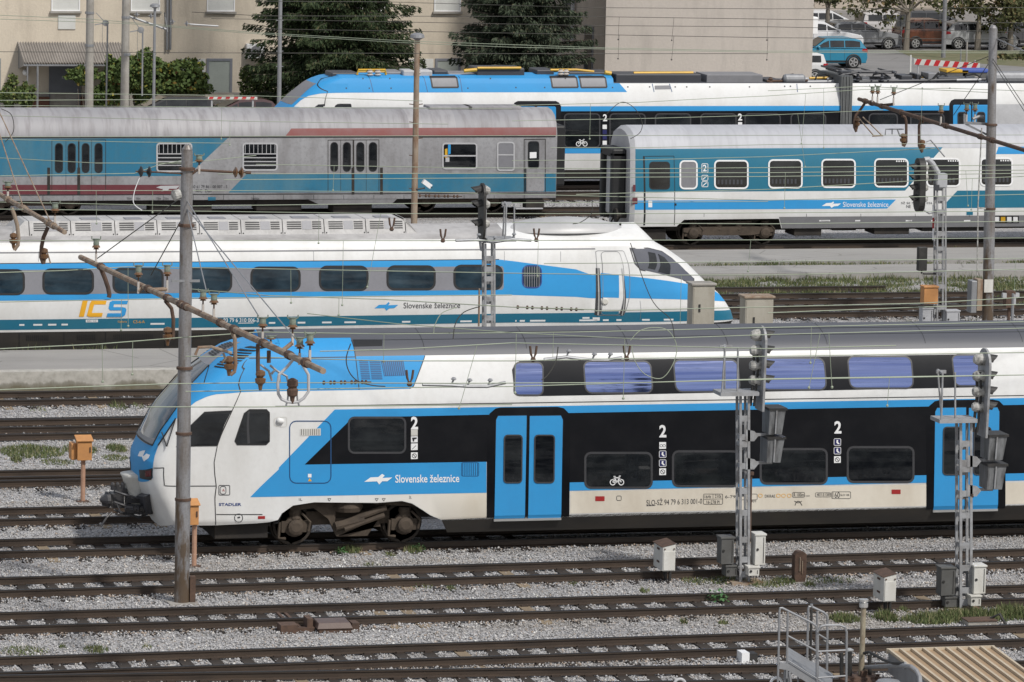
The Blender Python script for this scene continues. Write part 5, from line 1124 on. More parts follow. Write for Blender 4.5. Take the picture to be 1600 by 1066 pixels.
def bwin(par, px0, px1, py0, py1, Y, kind, nrm=-1):
    A = ony(px0, py1, Y); B = ony(px1, py0, Y); xa, xb, za, zb = A[0], B[0], A[2], B[2]; f = MB(); w = .11 if kind == 'frame' else .05; mt = 'wframe' if kind == 'frame' else 'letter_w'
    if py0 <= 0: zb = za+1.7
    f.box(xa, xa+w, Y-.05, Y+.02, za, zb); f.box(xb-w, xb, Y-.05, Y+.02, za, zb); f.box(xa+w, xb-w, Y-.05, Y+.02, zb-w, zb); f.box(xa+w, xb-w, Y-.05, Y+.02, za, za+w)
    o = f.build('window', mt, par); p = MB(); p.box(xa+w, xb-w, Y-.02, Y+.01, za+w, zb-w); p.build('pane', 'winpane' if kind == 'frame' else 'winblank', o)
    s = MB(); s.box(xa-.06, xb+.06, Y-.14, Y-.0, za-.09, za-.003); s.build('sill', 'conc' if kind != 'frame' else 'plasterL', o)
for b in ((80, 125, -2, 17.3), (204, 250, -2, 17.5), (323, 367, -2, 18), (442, 488, -2, 18), (558, 604, -2, 18), (678, 720, -2, 18), (800, 842, -2, 18)): bwin(lb, *b, WY, 'blank')
for x in (-40, 322, 442, 560, 679, 798): bwin(lb, x, x+41, 91.5, 148.5, WY, 'frame')
for x in (281, 637): 
    A = ony(x, 148, WY); B = ony(x+40, 92, WY); m = MB(); m.box(A[0], B[0], WY-.03, WY+.01, A[2], B[2]); m.build('panel', 'winblank', lb)
A = ony(90.5, 46, WY); B = ony(118, 23.5, WY); m = MB(); m.box(A[0], B[0], WY-.05, WY+.01, A[2], B[2]); m.build('wall_plate', 'winblank', lb, bevel=.02)
A = ony(78, 172, WY); B = ony(124, 103, WY); m = MB(); m.box(A[0], B[0], WY-.05, WY+.01, -.15, B[2]); m.box(A[0]-.06, A[0], WY-.08, WY, -.15, B[2]+.06); m.box(B[0], B[0]+.06, WY-.08, WY, -.15, B[2]+.06); dm = m.build('door', 'doorgrey', lb)
m = MB(); q = ony(101, 121, WY); m.box(q[0]-.13, q[0]+.13, WY-.065, WY-.05, q[2]-.05, q[2]+.05); m.build('door_plate', 'palegrey', dm); m = MB(); q = ony(122, 143, WY); m.box(q[0]-.05, q[0]+.02, WY-.1, WY-.05, q[2]-.12, q[2]+.12); m.build('handle', 'alu', dm)
# canopy of corrugated sheet
A = ony(27, 66, WY); B = ony(188, 66, WY); yf = WY-1.9; zf = float(ony(43, 98.5, yf)[2]); m = MB(); n = 78; vs = []
for i in range(n*4+1):
    x = A[0]+(B[0]-A[0])*i/(n*4); w = .035*sin(2*pi*i/8); vs += [(x, WY, A[2]+w), (x, yf, zf+w)]
m.add(vs, [(2*i, 2*i+2, 2*i+3, 2*i+1) for i in range(n*4)], 0)
M['corr'] = mat('corrugated_sheet', (.30, .275, .25), .7, amt=.7, dirt=(.17, .155, .14), scale=1.2, stretch=(1, .3, 1))
m.build('canopy', 'corr', lb)
m = MB(); 
for x in (A[0]+.05, B[0]-.05): m.add([(x, WY, A[2]-.05), (x, yf+.1, zf-.05), (x, yf+.1, zf-.13), (x, WY, zf-.4)], [(0, 1, 2, 3)]); m.tube([(x+.12, yf+.1, -.2), (x+.12, yf+.1, zf-.03)], .04, 6)
m.box(A[0], B[0], yf+.05, yf+.13, zf-.14, zf-.05); xx = float(ony(59, 150, yf)[0]); m.tube([(xx, yf+.1, -.2), (xx, yf+.1, zf-.03)], .05, 8); m.build('canopy_frame', 'galv', lb)
m = MB(); q = ony(39, 113, WY); m.lathe(q+np.array((0, .02, 0)), (0, -1, 0), [(.05, 0), (.06, .08), (.13, .12), (.14, .2), (.08, .28), (0, .3)], 12); m.build('wall_lamp', 'letter_w', lb, smooth=True)
m = MB(); 
for x in (261, 266): q = ony(x, 78, WY-.12); m.tube([q, (q[0], q[1], 13.8)], .055, 8)
m.build('downpipe', 'galv', lb); m = MB(); q = ony(392, 90, WY); m.box(q[0]-.25, q[0]+.55, WY-.35, WY-.02, q[2], q[2]+.62); m.lathe((q[0]+.15, WY-.35, q[2]+.31), (0, -1, 0), [(.24, 0), (.24, .012), (0, .012)], 16, 1); m.build('air_conditioner', ['letter_w', 'midgrey'], lb, bevel=.02)
m = MB(); A = ony(125, 151, WY); B = ony(170, 151, WY); m.box(A[0], B[0], WY-.25, WY-.02, -.2, A[2]); m.build('brick_base', 'brickd', lb); m = MB(); A = ony(42, 151, WY); B = ony(76, 151, WY); m.box(A[0], B[0], WY-.25, WY-.02, -.2, A[2]); m.build('brick_base', 'brickd', lb)
# side wall windows and pipe of the right block (faces -X)
for yy, z0, z1 in ((BY+6.3, 3.0, 5.2), (BY+2.6, 2.0, 4.0)):
    f = MB(); f.box(x1-.05, x1+.02, yy-.7, yy+.7, z0, z1); o = f.build('window', 'wframe', rb_); p = MB(); p.box(x1-.065, x1-.04, yy-.58, yy+.58, z0+.1, z1-.1); p.build('pane', 'glass', o)
m = MB(); m.tube([(x1-.12, BY+5.0, -.2), (x1-.12, BY+5.0, 14.5)], .09, 8); m.build('downpipe', 'palegrey', rb_)
m = MB(); q = ony(1275, 42, BY-.0); m.box(x2, x2+.32, BY+.3, BY+1.2, q[2]-.35, q[2]+.4); m.build('air_conditioner', 'letter_w', rb_, bevel=.03)
fb = MB(); fb.box(70, 190, 300, 312, -1.2, 16); tag(fb.build('building', 'plasterF'), 'long pale pinkish building behind the parked cars', 'building')
rd = MB(); rd.add([(68, 243, -.99), (180, 243, -.99), (180, 299, -.99), (68, 299, -.99)], [(0, 1, 2, 3)]); struct(rd.build('road', 'asphalt'))
vg = MB()
for (a, b, c, d) in (((1400, 79), (1620, 79), (1620, 106), (1432, 92)),): vg.add([onz(*q, -.985) for q in (a, b, c, d)], [(0, 1, 2, 3)])
M['lawn'] = mat('thin_lawn', (.115, .12, .055), .95, amt=.8, dirt=(.22, .18, .12), scale=1.2, bump=.3); struct(vg.build('lawn', 'lawn'), 'structure')
# ------------------------------------------------------------------ foliage
def leafmat(name, stops):
    t = NT(name); b = t.b; b.inputs['Roughness'].default_value = .75; b.inputs['Specular IOR Level'].default_value = .25
    a = t.n('ShaderNodeAttribute', _attribute_name='rnd'); t.l(t.ramp(a.outputs['Fac'], stops), b.inputs['Base Color']); return t.m
M['needle'] = leafmat('spruce_needles', [(0, (.018, .030, .013)), (.5, (.036, .056, .022)), (.85, (.062, .08, .032)), (1, (.095, .082, .042))]); M['needle2'] = leafmat('blue_spruce_needles', [(0, (.022, .034, .02)), (.5, (.05, .066, .040)), (.85, (.085, .10, .062)), (1, (.12, .11, .066))])
M['ivy'] = leafmat('ivy_leaves', [(0, (.04, .062, .018)), (.45, (.075, .115, .032)), (.75, (.11, .15, .045)), (.88, (.24, .21, .035)), (1, (.17, .08, .03))]); M['leafy'] = leafmat('autumn_leaves', [(0, (.045, .052, .02)), (.5, (.09, .10, .04)), (.8, (.15, .13, .06)), (1, (.22, .14, .07))]); M['shrub'] = leafmat('shrub_leaves', [(0, (.05, .07, .025)), (.5, (.09, .13, .04)), (1, (.22, .22, .07))])
M['bark'] = mat('tree_bark', (.10, .08, .065), .95, amt=.6, scale=6, stretch=(1, 1, .3), bump=.4); M['barkpale'] = mat('pale_bark', (.20, .175, .145), .95, amt=.6, scale=5, stretch=(1, 1, .3), bump=.3)
def leafmesh(name, P, S, mat_, par, nrm=None, ratio=.6, tri=False):
    P = np.array(P); n = len(P); S = np.array(S).reshape(n, 1)
    A = RNG.normal(size=(n, 3)) if nrm is None else np.array(nrm); A /= np.linalg.norm(A, axis=1, keepdims=True)+1e-9
    B = np.cross(A, RNG.normal(size=(n, 3))); B /= np.linalg.norm(B, axis=1, keepdims=True)+1e-9
    V = np.stack([P-A*S, P+B*S*ratio, P+A*S, P-B*S*ratio], 1).reshape(-1, 3); org = np.array(ORG[par.as_pointer()]); V = V-org
    me = bpy.data.meshes.new(name); me.from_pydata([tuple(v) for v in V], [], [(i, i+1, i+2, i+3) for i in range(0, 4*n, 4)])
    at = me.attributes.new('rnd', 'FLOAT', 'POINT'); at.data.foreach_set('value', np.repeat(np.clip(RNG.normal(.45, .25, n), 0, 1), 4).astype(np.float32)); me.materials.append(M[mat_])
    o = bpy.data.objects.new(name, me); COL.objects.link(o); o.parent = par; ORG[o.as_pointer()] = tuple(org); return o
def spruce(px, Y, R, Ht, label, mt, zlow=.6, droop=.25, dens=1.):
    X = float(ony(px, 100, Y)[0]); t = thing('spruce_tree', label, 'tree', (X, Y, -.2)); tr = MB(); tr.tube([(X, Y, -.2), (X+.05, Y, Ht*.5), (X, Y, Ht)], [.26, .15, .02], 9); P = []; S = []; N = []
    z = zlow
    while z < Ht-.3:
        f = (1-(z-zlow)/(Ht-zlow))**.8; r = R*f
        for b in range(int(10+6*f) if z < 8 else 6):
            a = random.uniform(0, 2*pi); L = r*random.uniform(.6, 1.08); dz0 = random.uniform(-.15, .25)
            up = random.uniform(-.02, .22)
            tip = np.array((X+L*cos(a), Y+L*sin(a), z+dz0+L*(up-droop*.6))); st = np.array((X, Y, z+dz0)); md = (st+tip)/2+np.array((0, 0, -L*droop*.25))
            tr.tube([st, md, tip], [.035, .02, .008], 4, 0, False); sd_ = np.array((-sin(a), cos(a), 0)); ns = max(3, int(L*6*dens))
            for i in range(ns):
                q = .18+.82*(i+random.random())/ns; c = (1-q)**2*st+2*q*(1-q)*md+q*q*tip; wdt = .55*L*(1-q)*.6+.12
                for j in range(int(16*dens)+2 if z < 6.8 else 4):
                    s_ = random.uniform(-1, 1); o = sd_*s_*wdt+np.array((0, 0, -abs(s_)*wdt*.28-random.uniform(0, .24)))+np.array((cos(a), sin(a), 0))*abs(s_)*wdt*.5
                    P.append(c+o); S.append(random.uniform(.06, .13)); N.append(np.array((cos(a), sin(a), 0))*.7+sd_*s_*.6+np.array((0, 0, random.uniform(-1.1, .05))))
        z += random.uniform(.22, .32) if z < 8 else .6
    tr.build('trunk', 'bark', t); leafmesh('crown', P, S, mt, t, N, .3); return t
spruce(522, 213.5, 4.3, 25, 'dark green drooping spruce in front of the cream building', 'needle', .3, .42)
spruce(815, 211.5, 3.3, 22.0, 'grey-green spruce with layered branches beside the windowless block', 'needle2', 1.1, .12)
def bush(name, label, cat, blobs, n, size, mt, Yb, stems=5):
    """blobs: pixel ellipses (x, y, rx, ry) of the outline at distance Yb"""
    x, y, rx, ry = blobs[0]; c = ony(x, y, Yb); t = thing(name, label, cat, (c[0], Yb, -.2)); P = []; S = []; tot = sum(b[2]*b[3] for b in blobs); st = MB()
    for (x, y, rx, ry) in blobs:
        c = ony(x, y, Yb); sc = 8000/np.linalg.norm(c-CP); a, b = rx/sc, ry/sc; dp = min(a, 1.3)
        for i in range(3): st.tube([(c[0]+random.uniform(-.3, .3)*a, Yb, -.2), (c[0]+random.uniform(-.5, .5)*a, Yb+random.uniform(-.3, .3), c[2]+random.uniform(0, .6)*b)], [.03, .008], 5)
        for _ in range(int(n*rx*ry/tot)):
            d = RNG.normal(size=3); d /= np.linalg.norm(d); q = random.uniform(.5, 1.04)**.6; w = 1+.16*sin(d[0]*7+x)+.14*sin(d[2]*9+y)
            p = np.array((c[0]+d[0]*a*q*w, Yb+d[1]*dp*q*w, c[2]+d[2]*b*q*w))
            if p[2] > -.15: P.append(p); S.append(size*random.uniform(.6, 1.3))
    st.build('stems', 'bark', t); leafmesh('foliage', P, S, mt, t, None, .7); return t
bush('ivy_bush', 'large ivy mound with yellowing leaves growing beside the corrugated canopy', 'bush', [(255, 128, 68, 40), (220, 118, 45, 34), (295, 135, 34, 34), (180, 125, 26, 32), (128, 117, 22, 14), (165, 150, 20, 22)], 15000, .095, 'ivy', 219.2)
bush('shrub', 'leafy shrub at the left edge below the cream wall', 'shrub', [(15, 150, 22, 16), (20, 128, 7, 14), (40, 148, 14, 20)], 2200, .075, 'shrub', 219)
bush('shrub', 'light green shrub beside the galvanised pole, left of the dark spruce', 'shrub', [(392, 138, 16, 30), (412, 128, 16, 34), (385, 115, 10, 12), (430, 135, 14, 26)], 3800, .075, 'shrub', 218)
bush('shrub', 'reddish hedge shrub by the round road sign at the right edge', 'shrub', [(1575, 97, 26, 13), (1605, 94, 20, 16), (1545, 100, 14, 8)], 1800, .13, 'leafy', 251)
def broadleaf(px, py, Y, lean, label, crown, n, h=3.4, fork=True, mt='barkpale', zb=-1.):
    b = onz(px, py, zb); b = np.array((b[0], b[1], zb)); t = thing('broadleaf_tree', label, 'tree', tuple(b)); tr = MB(); Yb = b[1]; P = []; S = []
    f = b+np.array((lean, 0, h*.62)); tr.tube([b, b+np.array((lean*.5, 0, h*.3)), f], [.2, .15, .12], 9)
    for (x, y, rx, ry) in crown:
        c = ony(x, y, Yb); sc = 8000/np.linalg.norm(c-CP); a, bb = rx/sc, ry/sc
        tr.tube([f, (f+c)/2+np.array((0, random.uniform(-.3, .3), .3)), c], [.09, .06, .015], 6)
        k = int(n*rx*ry/sum(q[2]*q[3] for q in crown))
        for i in range(6): tr.tube([c, c+np.array((random.uniform(-1, 1)*a, random.uniform(-1, 1)*a, random.uniform(-.6, .8)*bb))], [.02, .005], 4, 0, False)
        cl = [np.array((c[0]+random.gauss(0, .5)*a, Yb+random.gauss(0, .55)*a, c[2]+random.gauss(0, .5)*bb)) for _ in range(max(4, k//26))]
        for _ in range(k):
            q = random.choice(cl); P.append(q+np.array((random.gauss(0, .24), random.gauss(0, .24), random.gauss(0, .17)))); S.append(random.uniform(.07, .17))
    tr.build('trunk', mt, t); leafmesh('crown', P, S, 'leafy', t, None, .6); return t
broadleaf(1415, 79, 270, .1, 'forked broadleaf tree with a thick trunk between the silver and brown cars', [(1360, 2, 40, 14), (1345, 20, 18, 9), (1400, -4, 40, 16), (1455, 2, 36, 15), (1385, 30, 16, 10), (1440, -20, 60, 22), (1375, -18, 55, 20)], 1900)
broadleaf(1527, 79, 270, .05, 'slim pale-trunked tree in front of the silver hatchback at the right', [(1515, 8, 32, 15), (1555, 14, 26, 18), (1500, 16, 22, 9), (1540, -12, 50, 20)], 1500)
broadleaf(1578, 80, 272, 0, 'tree with a dense dark crown at the right edge', [(1580, 24, 28, 18), (1560, 36, 20, 10), (1605, 16, 30, 24), (1585, -5, 40, 20)], 2100)
broadleaf(1292, 68, 284, 0, 'small tree behind the white cars beside the block corner', [(1283, 2, 16, 7), (1300, -2, 14, 8), (1290, -14, 26, 14)], 500, 3.0)
# ------------------------------------------------------------------ cars
M['chrome'] = mat('wheel_alloy', (.5, .5, .5), .35, metal=.7, amt=.1); M['tyre'] = mat('tyre_rubber', (.014, .014, .014), .85); M['lampr'] = mat('tail_lamp', (.35, .012, .02), .2); M['lampw'] = mat('headlamp_glass', (.6, .62, .64), .1)
def carpaint(n, c): M[n] = mat(n, c, .25, amt=.12, fine=0, spec=.6); return n
def car(label, px, py, zb, face, paint, kind='hatch', L=4.2, Wd=1.78, Hh=1.48, wr=.32):
    """px,py: ground point under the near-side middle; face +1 nose towards +X"""
    g = onz(px, py, zb); cx, cy = g[0], g[1]+Wd/2; t = thing('parked_car', label, 'car', (cx, cy, zb))
    def pt(u, v, z): return (cx+face*(u-.5)*L, cy+v*Wd/2, zb+z*Hh)   # u 0 tail .. 1 nose
    if kind == 'suv': low = [(0.0, .36), (.01, .58), (.03, .64)]; bon = [(.73, .66), (.95, .60), (1.0, .50), (1.0, .30)]; cab = [(.015, .66), (.10, .94), (.22, 1.0), (.54, .99), (.71, .69)]
    elif kind == 'mpv': low = [(0, .3), (0, .55), (.02, .62)]; bon = [(.78, .63), (.96, .54), (1.0, .44), (1.0, .25)]; cab = [(.02, .62), (.06, .95), (.15, 1.0), (.50, 1.0), (.74, .68), (.80, .64)]
    else: low = [(0, .3), (.01, .55), (.04, .66)]; bon = [(.72, .65), (.93, .56), (1.0, .45), (1.0, .22)]; cab = [(.04, .66), (.13, .93), (.24, 1.0), (.46, .99), (.70, .67)]
    b = MB(); prof = [(0.02, .18)]+low+[(u, z) for u, z in bon]+[(.97, .16)]; n = len(prof)
    rows = []
    for v, sc in ((-1.0, .94), (-.97, 1.0), (.97, 1.0), (1.0, .94)):
        zc = .45
        rows.append([pt(u if abs(v) < .99 else .5+(u-.5)*.985, v, zc+(z-zc)*sc) for u, z in prof])
    vs = sum(rows, []); b.add(vs, [(r*n+i, r*n+(i+1) % n, (r+1)*n+(i+1) % n, (r+1)*n+i) for r in range(3) for i in range(n)]+[tuple(range(n)), tuple(range(4*n-1, 3*n-1, -1))])
    # roof
    nc = len(cab); rf = []
    for v in (-1, 1): rf.append([pt(u, v*(.97-.17*max(0, (z-.66)/.34)), z) for u, z in cab])
    b.add(rf[0]+rf[1], [(i, i+1, nc+i+1, nc+i) for i in range(nc-1)]+[tuple(range(nc)), tuple(range(2*nc-1, nc-1, -1))])
    bo = b.build('body', paint, t, bevel=.03)
    # side glass, screens
    for v in (-1, 1):
        sh = lambda u, z: pt(u, v*(.985-.17*max(0, (z-.66)/.34)), z)
        xs = [(.10, .30), (.315, .50), (.515, .665)] if kind != 'hatch' else [(.14, .31), (.325, .49), (.505, .65)]
        topu = lambda u: min(.915, interp(cab, u)-.06)
        for a, c in xs:
            w = MB(); zs = .70; pa = max(zs+.02, topu(a)); pc = max(zs+.02, topu(c)); w.add([sh(a, zs), sh(c, zs), sh(c, pc), sh((a+c)/2, max(topu((a+c)/2), zs)), sh(a, pa)], [(0, 1, 2, 3, 4)]); w.build('window', 'glass', t)
    def screen(i, j, nm):
        (ua, za), (uc, zc) = cab[i], cab[j]; w = MB(); q = []
        for f_, v in ((.1, -.85), (.1, .85), (.92, .72), (.92, -.72)):
            u = ua+(uc-ua)*f_; z = za+(zc-za)*f_; q.append(pt(u+(.006 if j < i else -.006), v, z+.012))
        w.add(q, [(0, 1, 2, 3)]); w.build(nm, 'glass', t)
    screen(nc-1 if kind != 'mpv' else 4, nc-2 if kind != 'mpv' else 3, 'windscreen'); screen(0, 1, 'rear_window')
    for u in (.19, .81):
        for v in (-1, 1):
            w = MB(); c = pt(u, v*.99, wr/Hh); w.lathe((c[0], c[1]-v*.18, c[2]), (0, v, 0), [(wr, 0), (wr, .17), (wr*.9, .2), (wr*.66, .2)], 20, 0); o = w.build('wheel', 'tyre', t)
            r = MB(); cc = np.array(c); r.tube([cc+(0, v*.02, 0), cc+(0, v*.032, 0), cc+(0, v*.0321, 0)], [wr*.72, wr*.70, wr*.60], 18, 0, False); r.lathe(c, (0, v, 0), [(wr*.64, .021), (0, .022)], 16, 1)
            for k in range(5): a = 2*pi*k/5; r.bar((c[0]+.02*cos(a), c[1]+v*.03, c[2]+.02*sin(a)), (c[0]+wr*.64*cos(a), c[1]+v*.03, c[2]+wr*.64*sin(a)), .07, .03, 0, (0, 1, 0))
            r.build('rim', ['chrome', 'sig'], o)
            ar = MB(); pts = [(c[0]+(wr+.05)*cos(a), c[1]+v*.015, c[2]+(wr+.05)*sin(a)) for a in np.linspace(-.35, pi+.35, 15)]; ar.tube(pts, .045, 5); ar.build('wheel_arch', 'rubber', t)
    for v in (-1, 1):
        h = MB(); h.add([pt(.93, v*.985, .50), pt(1.004, v*.80, .46), pt(1.004, v*.55, .40), pt(1.004, v*.60, .48), pt(.96, v*.88, .56)], [(0, 1, 2, 3, 4)]); h.build('headlight', 'lampw', t)
        h = MB(); h.add([pt(-.006, v*.7, .54), pt(.0, v*1.012, .54), pt(.085, v*1.012, .57), pt(.07, v*1.012, .65), pt(.012, v*1.012, .66), pt(.0, v*.72, .66)], [(0, 1, 4, 5), (1, 2, 3, 4)]); h.build('tail_light', 'lampr', t)
        mi = MB(); c = pt(.66, v*1.06, .70); mi.cbox(c, (.13, .16, .12)); mi.build('mirror', paint, t, bevel=.03)
    tr = MB(); 
    for v in (-1, 1): tr.add([pt(.1, v*1.004, .2), pt(.9, v*1.004, .2), pt(.9, v*1.004, .27), pt(.1, v*1.004, .27)], [(0, 1, 2, 3)])
    tr.build('sill_trim', 'rubber', t)
    if kind in ('suv', 'hatch'):
        dl = MB()
        for v in (-1,):
            for u in (.31, .50, .67): dl.add([pt(u, v*1.003, .28), pt(u+.003, v*1.003, .28), pt(u+.003, v*1.003, .64), pt(u, v*1.003, .64)], [(0, 1, 2, 3)])
        dl.build('door_gap', 'rubber', t)
    return t
car('teal compact SUV facing left beside the building corner', 1297, 107.5, -1, -1, carpaint('teal_car_paint', (.022, .20, .32)), 'suv', 4.1, 1.78, 1.6, .345)
car('white saloon facing right, half hidden by the block corner behind the teal SUV', 1292, 80, -1, 1, carpaint('white_car_paint', (.62, .62, .63)), 'hatch', 4.2, 1.78, 1.62)
car('white car showing only its roof behind the other white car', 1300, 60, -1, 1, carpaint('white_car_paint_far', (.58, .58, .58)), 'mpv', 4.2, 1.75, 1.55)
car('grey hatchback facing right behind the forked tree', 1352, 78, -1, 1, carpaint('grey_car_paint', (.24, .245, .255)), 'hatch', 4.3, 1.78, 1.55)
car('dark brown people carrier behind the thick pole', 1466, 77, -1, 1, carpaint('brown_car_paint', (.13, .042, .02)), 'mpv', 4.3, 1.8, 1.62)
car('dark car seen only as a roof above the brown people carrier', 1468, 58, -1, 1, carpaint('dark_car_paint', (.03, .032, .036)), 'mpv', 4.1, 1.75, 1.5)
car('silver hatchback facing right behind the slim pale-trunked tree', 1532, 78, -1, 1, carpaint('silver_car_paint', (.42, .425, .43)), 'hatch', 4.2, 1.76, 1.55)
car('dark grey car at the right edge under the dense dark crown', 1618, 75, -1, 1, carpaint('anthracite_car_paint', (.07, .07, .075)), 'hatch', 4.2, 1.78, 1.5)
car('red and white car partly hidden by leaves behind the grey hatchback', 1400, 64, -1, 1, carpaint('pale_car_paint', (.5, .48, .47)), 'mpv', 4.1, 1.75, 1.6)
car('white van roof showing above the rear train beside the block', 1240, 130, -.9, -1, carpaint('van_white', (.6, .6, .6)), 'mpv', 3.6, 1.8, 1.5)
car('black car parked below the ivy mound, only its roof showing', 262, 208, -.2, -1, carpaint('black_car_paint', (.012, .012, .014)), 'mpv', 4.2, 1.78, 1.50)
car('dark red car behind the striped barrier board left of the spruce', 372, 208, -.2, -1, carpaint('maroon_car_paint', (.05, .018, .02)), 'hatch', 4.0, 1.75, 1.42)
# ------------------------------------------------------------------ barriers, road signs, posts
def stripes(label, pa, pb, h, Y0, Y1, n, zoff=0, post=True):
    A, B = ony(*pa, Y0), ony(*pb, Y1); t = thing('barrier', label, 'barrier', (A[0], A[1], A[2]-1)); m = MB(); d = (B-A)/n; sl = d/np.linalg.norm(d)*h*.5
    up = np.array((0, 0, h)); m.add([A, B, B+up, A+up, A+(0, .04, 0), B+(0, .04, 0), B+up+(0, .04, 0), A+up+(0, .04, 0)], [(0, 1, 2, 3), (7, 6, 5, 4), (3, 2, 6, 7), (0, 4, 5, 1), (0, 3, 7, 4), (1, 5, 6, 2)], 0)
    f = np.array((0, -.006, 0))
    for i in range(n):
        a = A+d*(i+.05); m.add([a+f, a+d*.5+f, a+d*.5+sl*.9+up+f, a+sl*.9+up+f], [(0, 1, 2, 3)], 1)
    m.build('board', ['winblank', 'redstripe'], t); p = MB()
    for q in (A+d*.5, B-d*.5): p.tube([(q[0], q[1]+.08, A[2]-1.0), (q[0], q[1]+.08, A[2]+h)], .04, 6)
    p.build('post', 'palegrey', t); return t
M['redstripe'] = mat('red_stripe_paint', (.50, .02, .025), .5, amt=.2)
stripes('red and white striped barrier board beside the road, right of the teal SUV', (1428, 101), (1531, 108), .30, 248, 247, 7)
stripes('small red and white barrier board below the cream building window', (325, 156), (402, 156), .12, 209, 209, 6)
def simple(name, mb, mt, label, cat, **kw): return tag(mb.build(name, mt, **kw), label, cat)
def roundsign(px, py, r, Y, label, zb=-1):
    c = ony(px, py, Y); t = thing('road_sign', label, 'sign', (c[0], Y, zb)); m = MB(); m.lathe(c, (0, 1, 0), [(0, 0), (r, 0), (r, .02), (0, .02)], 24); m.build('sign_plate', 'palegrey', t); p = MB(); p.tube([(c[0], Y-.03, zb), (c[0], Y-.03, c[2]+r*.9)], .035, 8); p.build('post', 'galv', t)
roundsign(1501, 85, .30, 249, 'round road sign seen from behind on a thin post by the striped barrier')
c = ony(1408, 33, 268); t = thing('road_sign', 'stacked grey sign plates seen from behind beside the forked tree trunk', 'sign', (c[0], 268, -1)); m = MB(); m.box(c[0]-.27, c[0]+.27, 267.97, 268.0, c[2]-.3, c[2]+.35); m.lathe((c[0], 267.96, c[2]-.75), (0, 1, 0), [(0, 0), (.3, 0), (.3, .02), (0, .02)], 20); m.build('sign_plate', 'galv', t); p = MB(); p.tube([(c[0], 267.93, -1), (c[0], 267.93, c[2]+.3)], .04, 8); p.build('post', 'galv', t)
def post(name, px, py0, py1, Y, r, mt, label, cat, zb=None, n=10):
    a = ony(px, py0, Y); m = MB(); b = zb if zb is not None else float(ony(px, py1, Y)[2]); m.tube([(a[0], Y, b), (a[0], Y, a[2])], [r*1.1, r*.95], n); return simple(name, m, mt, label, cat)
post('lamp_post', 1478, -40, 88, 262, .115, 'midgrey', 'thick grey lamp post in front of the brown people carrier', 'post', -1)
post('bollard', 1511, 66, 100, 250, .05, 'conc', 'thin pale post right behind the round sign', 'post', -1); post('bollard', 1423, 86, 130, 243, .05, 'winblank', 'white post at the left end of the striped barrier', 'post', -1)
for px, mt, lab in ((1496, 'yellow', 'yellow container lid above the rear train roof'), (1526, 'bluelid', 'blue container lid next to the yellow one')):
    c = ony(px, 112, 240); w = .55 if mt == 'yellow' else .75; m = MB(); m.box(c[0]-w, c[0]+w, 240, 241.1, -1, c[2]-.05, 1); m.box(c[0]-w-.04, c[0]+w+.04, 239.95, 241.15, c[2]-.05, c[2]+.1, 0)
    M.setdefault('bluelid', mat('blue_plastic', (.05, .10, .38), .5)); simple('waste_container', m, [mt, 'boxgrey'], lab, 'container', bevel=.03)
# ------------------------------------------------------------------ catenary masts with long cross booms
def insul(par, base, top_z, s=1.):
    """pin insulator standing on base: pale post, rod, two brown bells, green cap with horns"""
    s = s*.84; x, y, z = base; h = top_z-z; m = MB(); pz = z+h*.34; m.bar((x, y, z-.05), (x, y, pz), .075*s, .05*s, 0); o = m.build('insulator_post', 'porc_p', par)
    m = MB(); m.tube([(x, y, pz), (x, y, pz+h*.2)], .02*s, 6, 1); bz = pz+h*.16
    m.lathe((x, y, bz), (0, 0, 1), [(.03, 0), (.085*s, .005), (.05*s, h*.07), (.115*s, h*.08), (.115*s, h*.10), (.07*s, h*.18)], 12, 0)
    m.lathe((x, y, bz+h*.17), (0, 0, 1), [(.075*s, 0), (.08*s, h*.06), (.07*s, h*.2), (.085*s, h*.25), (0, h*.26)], 12, 2)
    for d in (-1, 1): m.tube([(x+d*.06*s, y, bz+h*.36), (x+d*.12*s, y, bz+h*.42), (x+d*.12*s, y, bz+h*.52)], .016*s, 5, 2)
    m.build('insulator', ['porc_b', 'rust', 'porc_g'], par)
def discs(par, a, b, n, r=.13, mt='porc_b', rod='rust'):
    a, b = np.array(a, float), np.array(b, float); m = MB(); m.tube([a, b], .018, 5, 1); d = b-a; L = np.linalg.norm(d)
    for i in range(n): m.lathe(a+d*((i+.6)/(n+.4)), d, [(.03, -.05), (r*.6, -.02), (r, .0), (r*.8, .03), (.04, .05)], 14, 0)
    return m.build('strain_insulator', [mt, rod], par)
def stay(par, a, b, r=.012, mt='wiredark'): m = MB(); m.tube([a, b], r, 5); return m.build('stay_wire', mt, par)
def hanger(par, pts, mt='rust', r=.042, ins=None, end=True):
    r = r*.85; m = MB(); m.tube(pts, r, 8); o = m.build('drop_arm', mt, par)
    if ins is not None:
        i = MB(); i.lathe(ins, (0, 0, -1), [(.03, -.15), (.09, -.12), (.1, -.05), (.05, 0), (.11, .02), (.1, .1), (.05, .14), (.03, .25)], 10); i.tube([np.array(ins)+(0, 0, -.05), pts[-1]], .025, 5); i.build('insulator', 'porc_b', o)
    return o
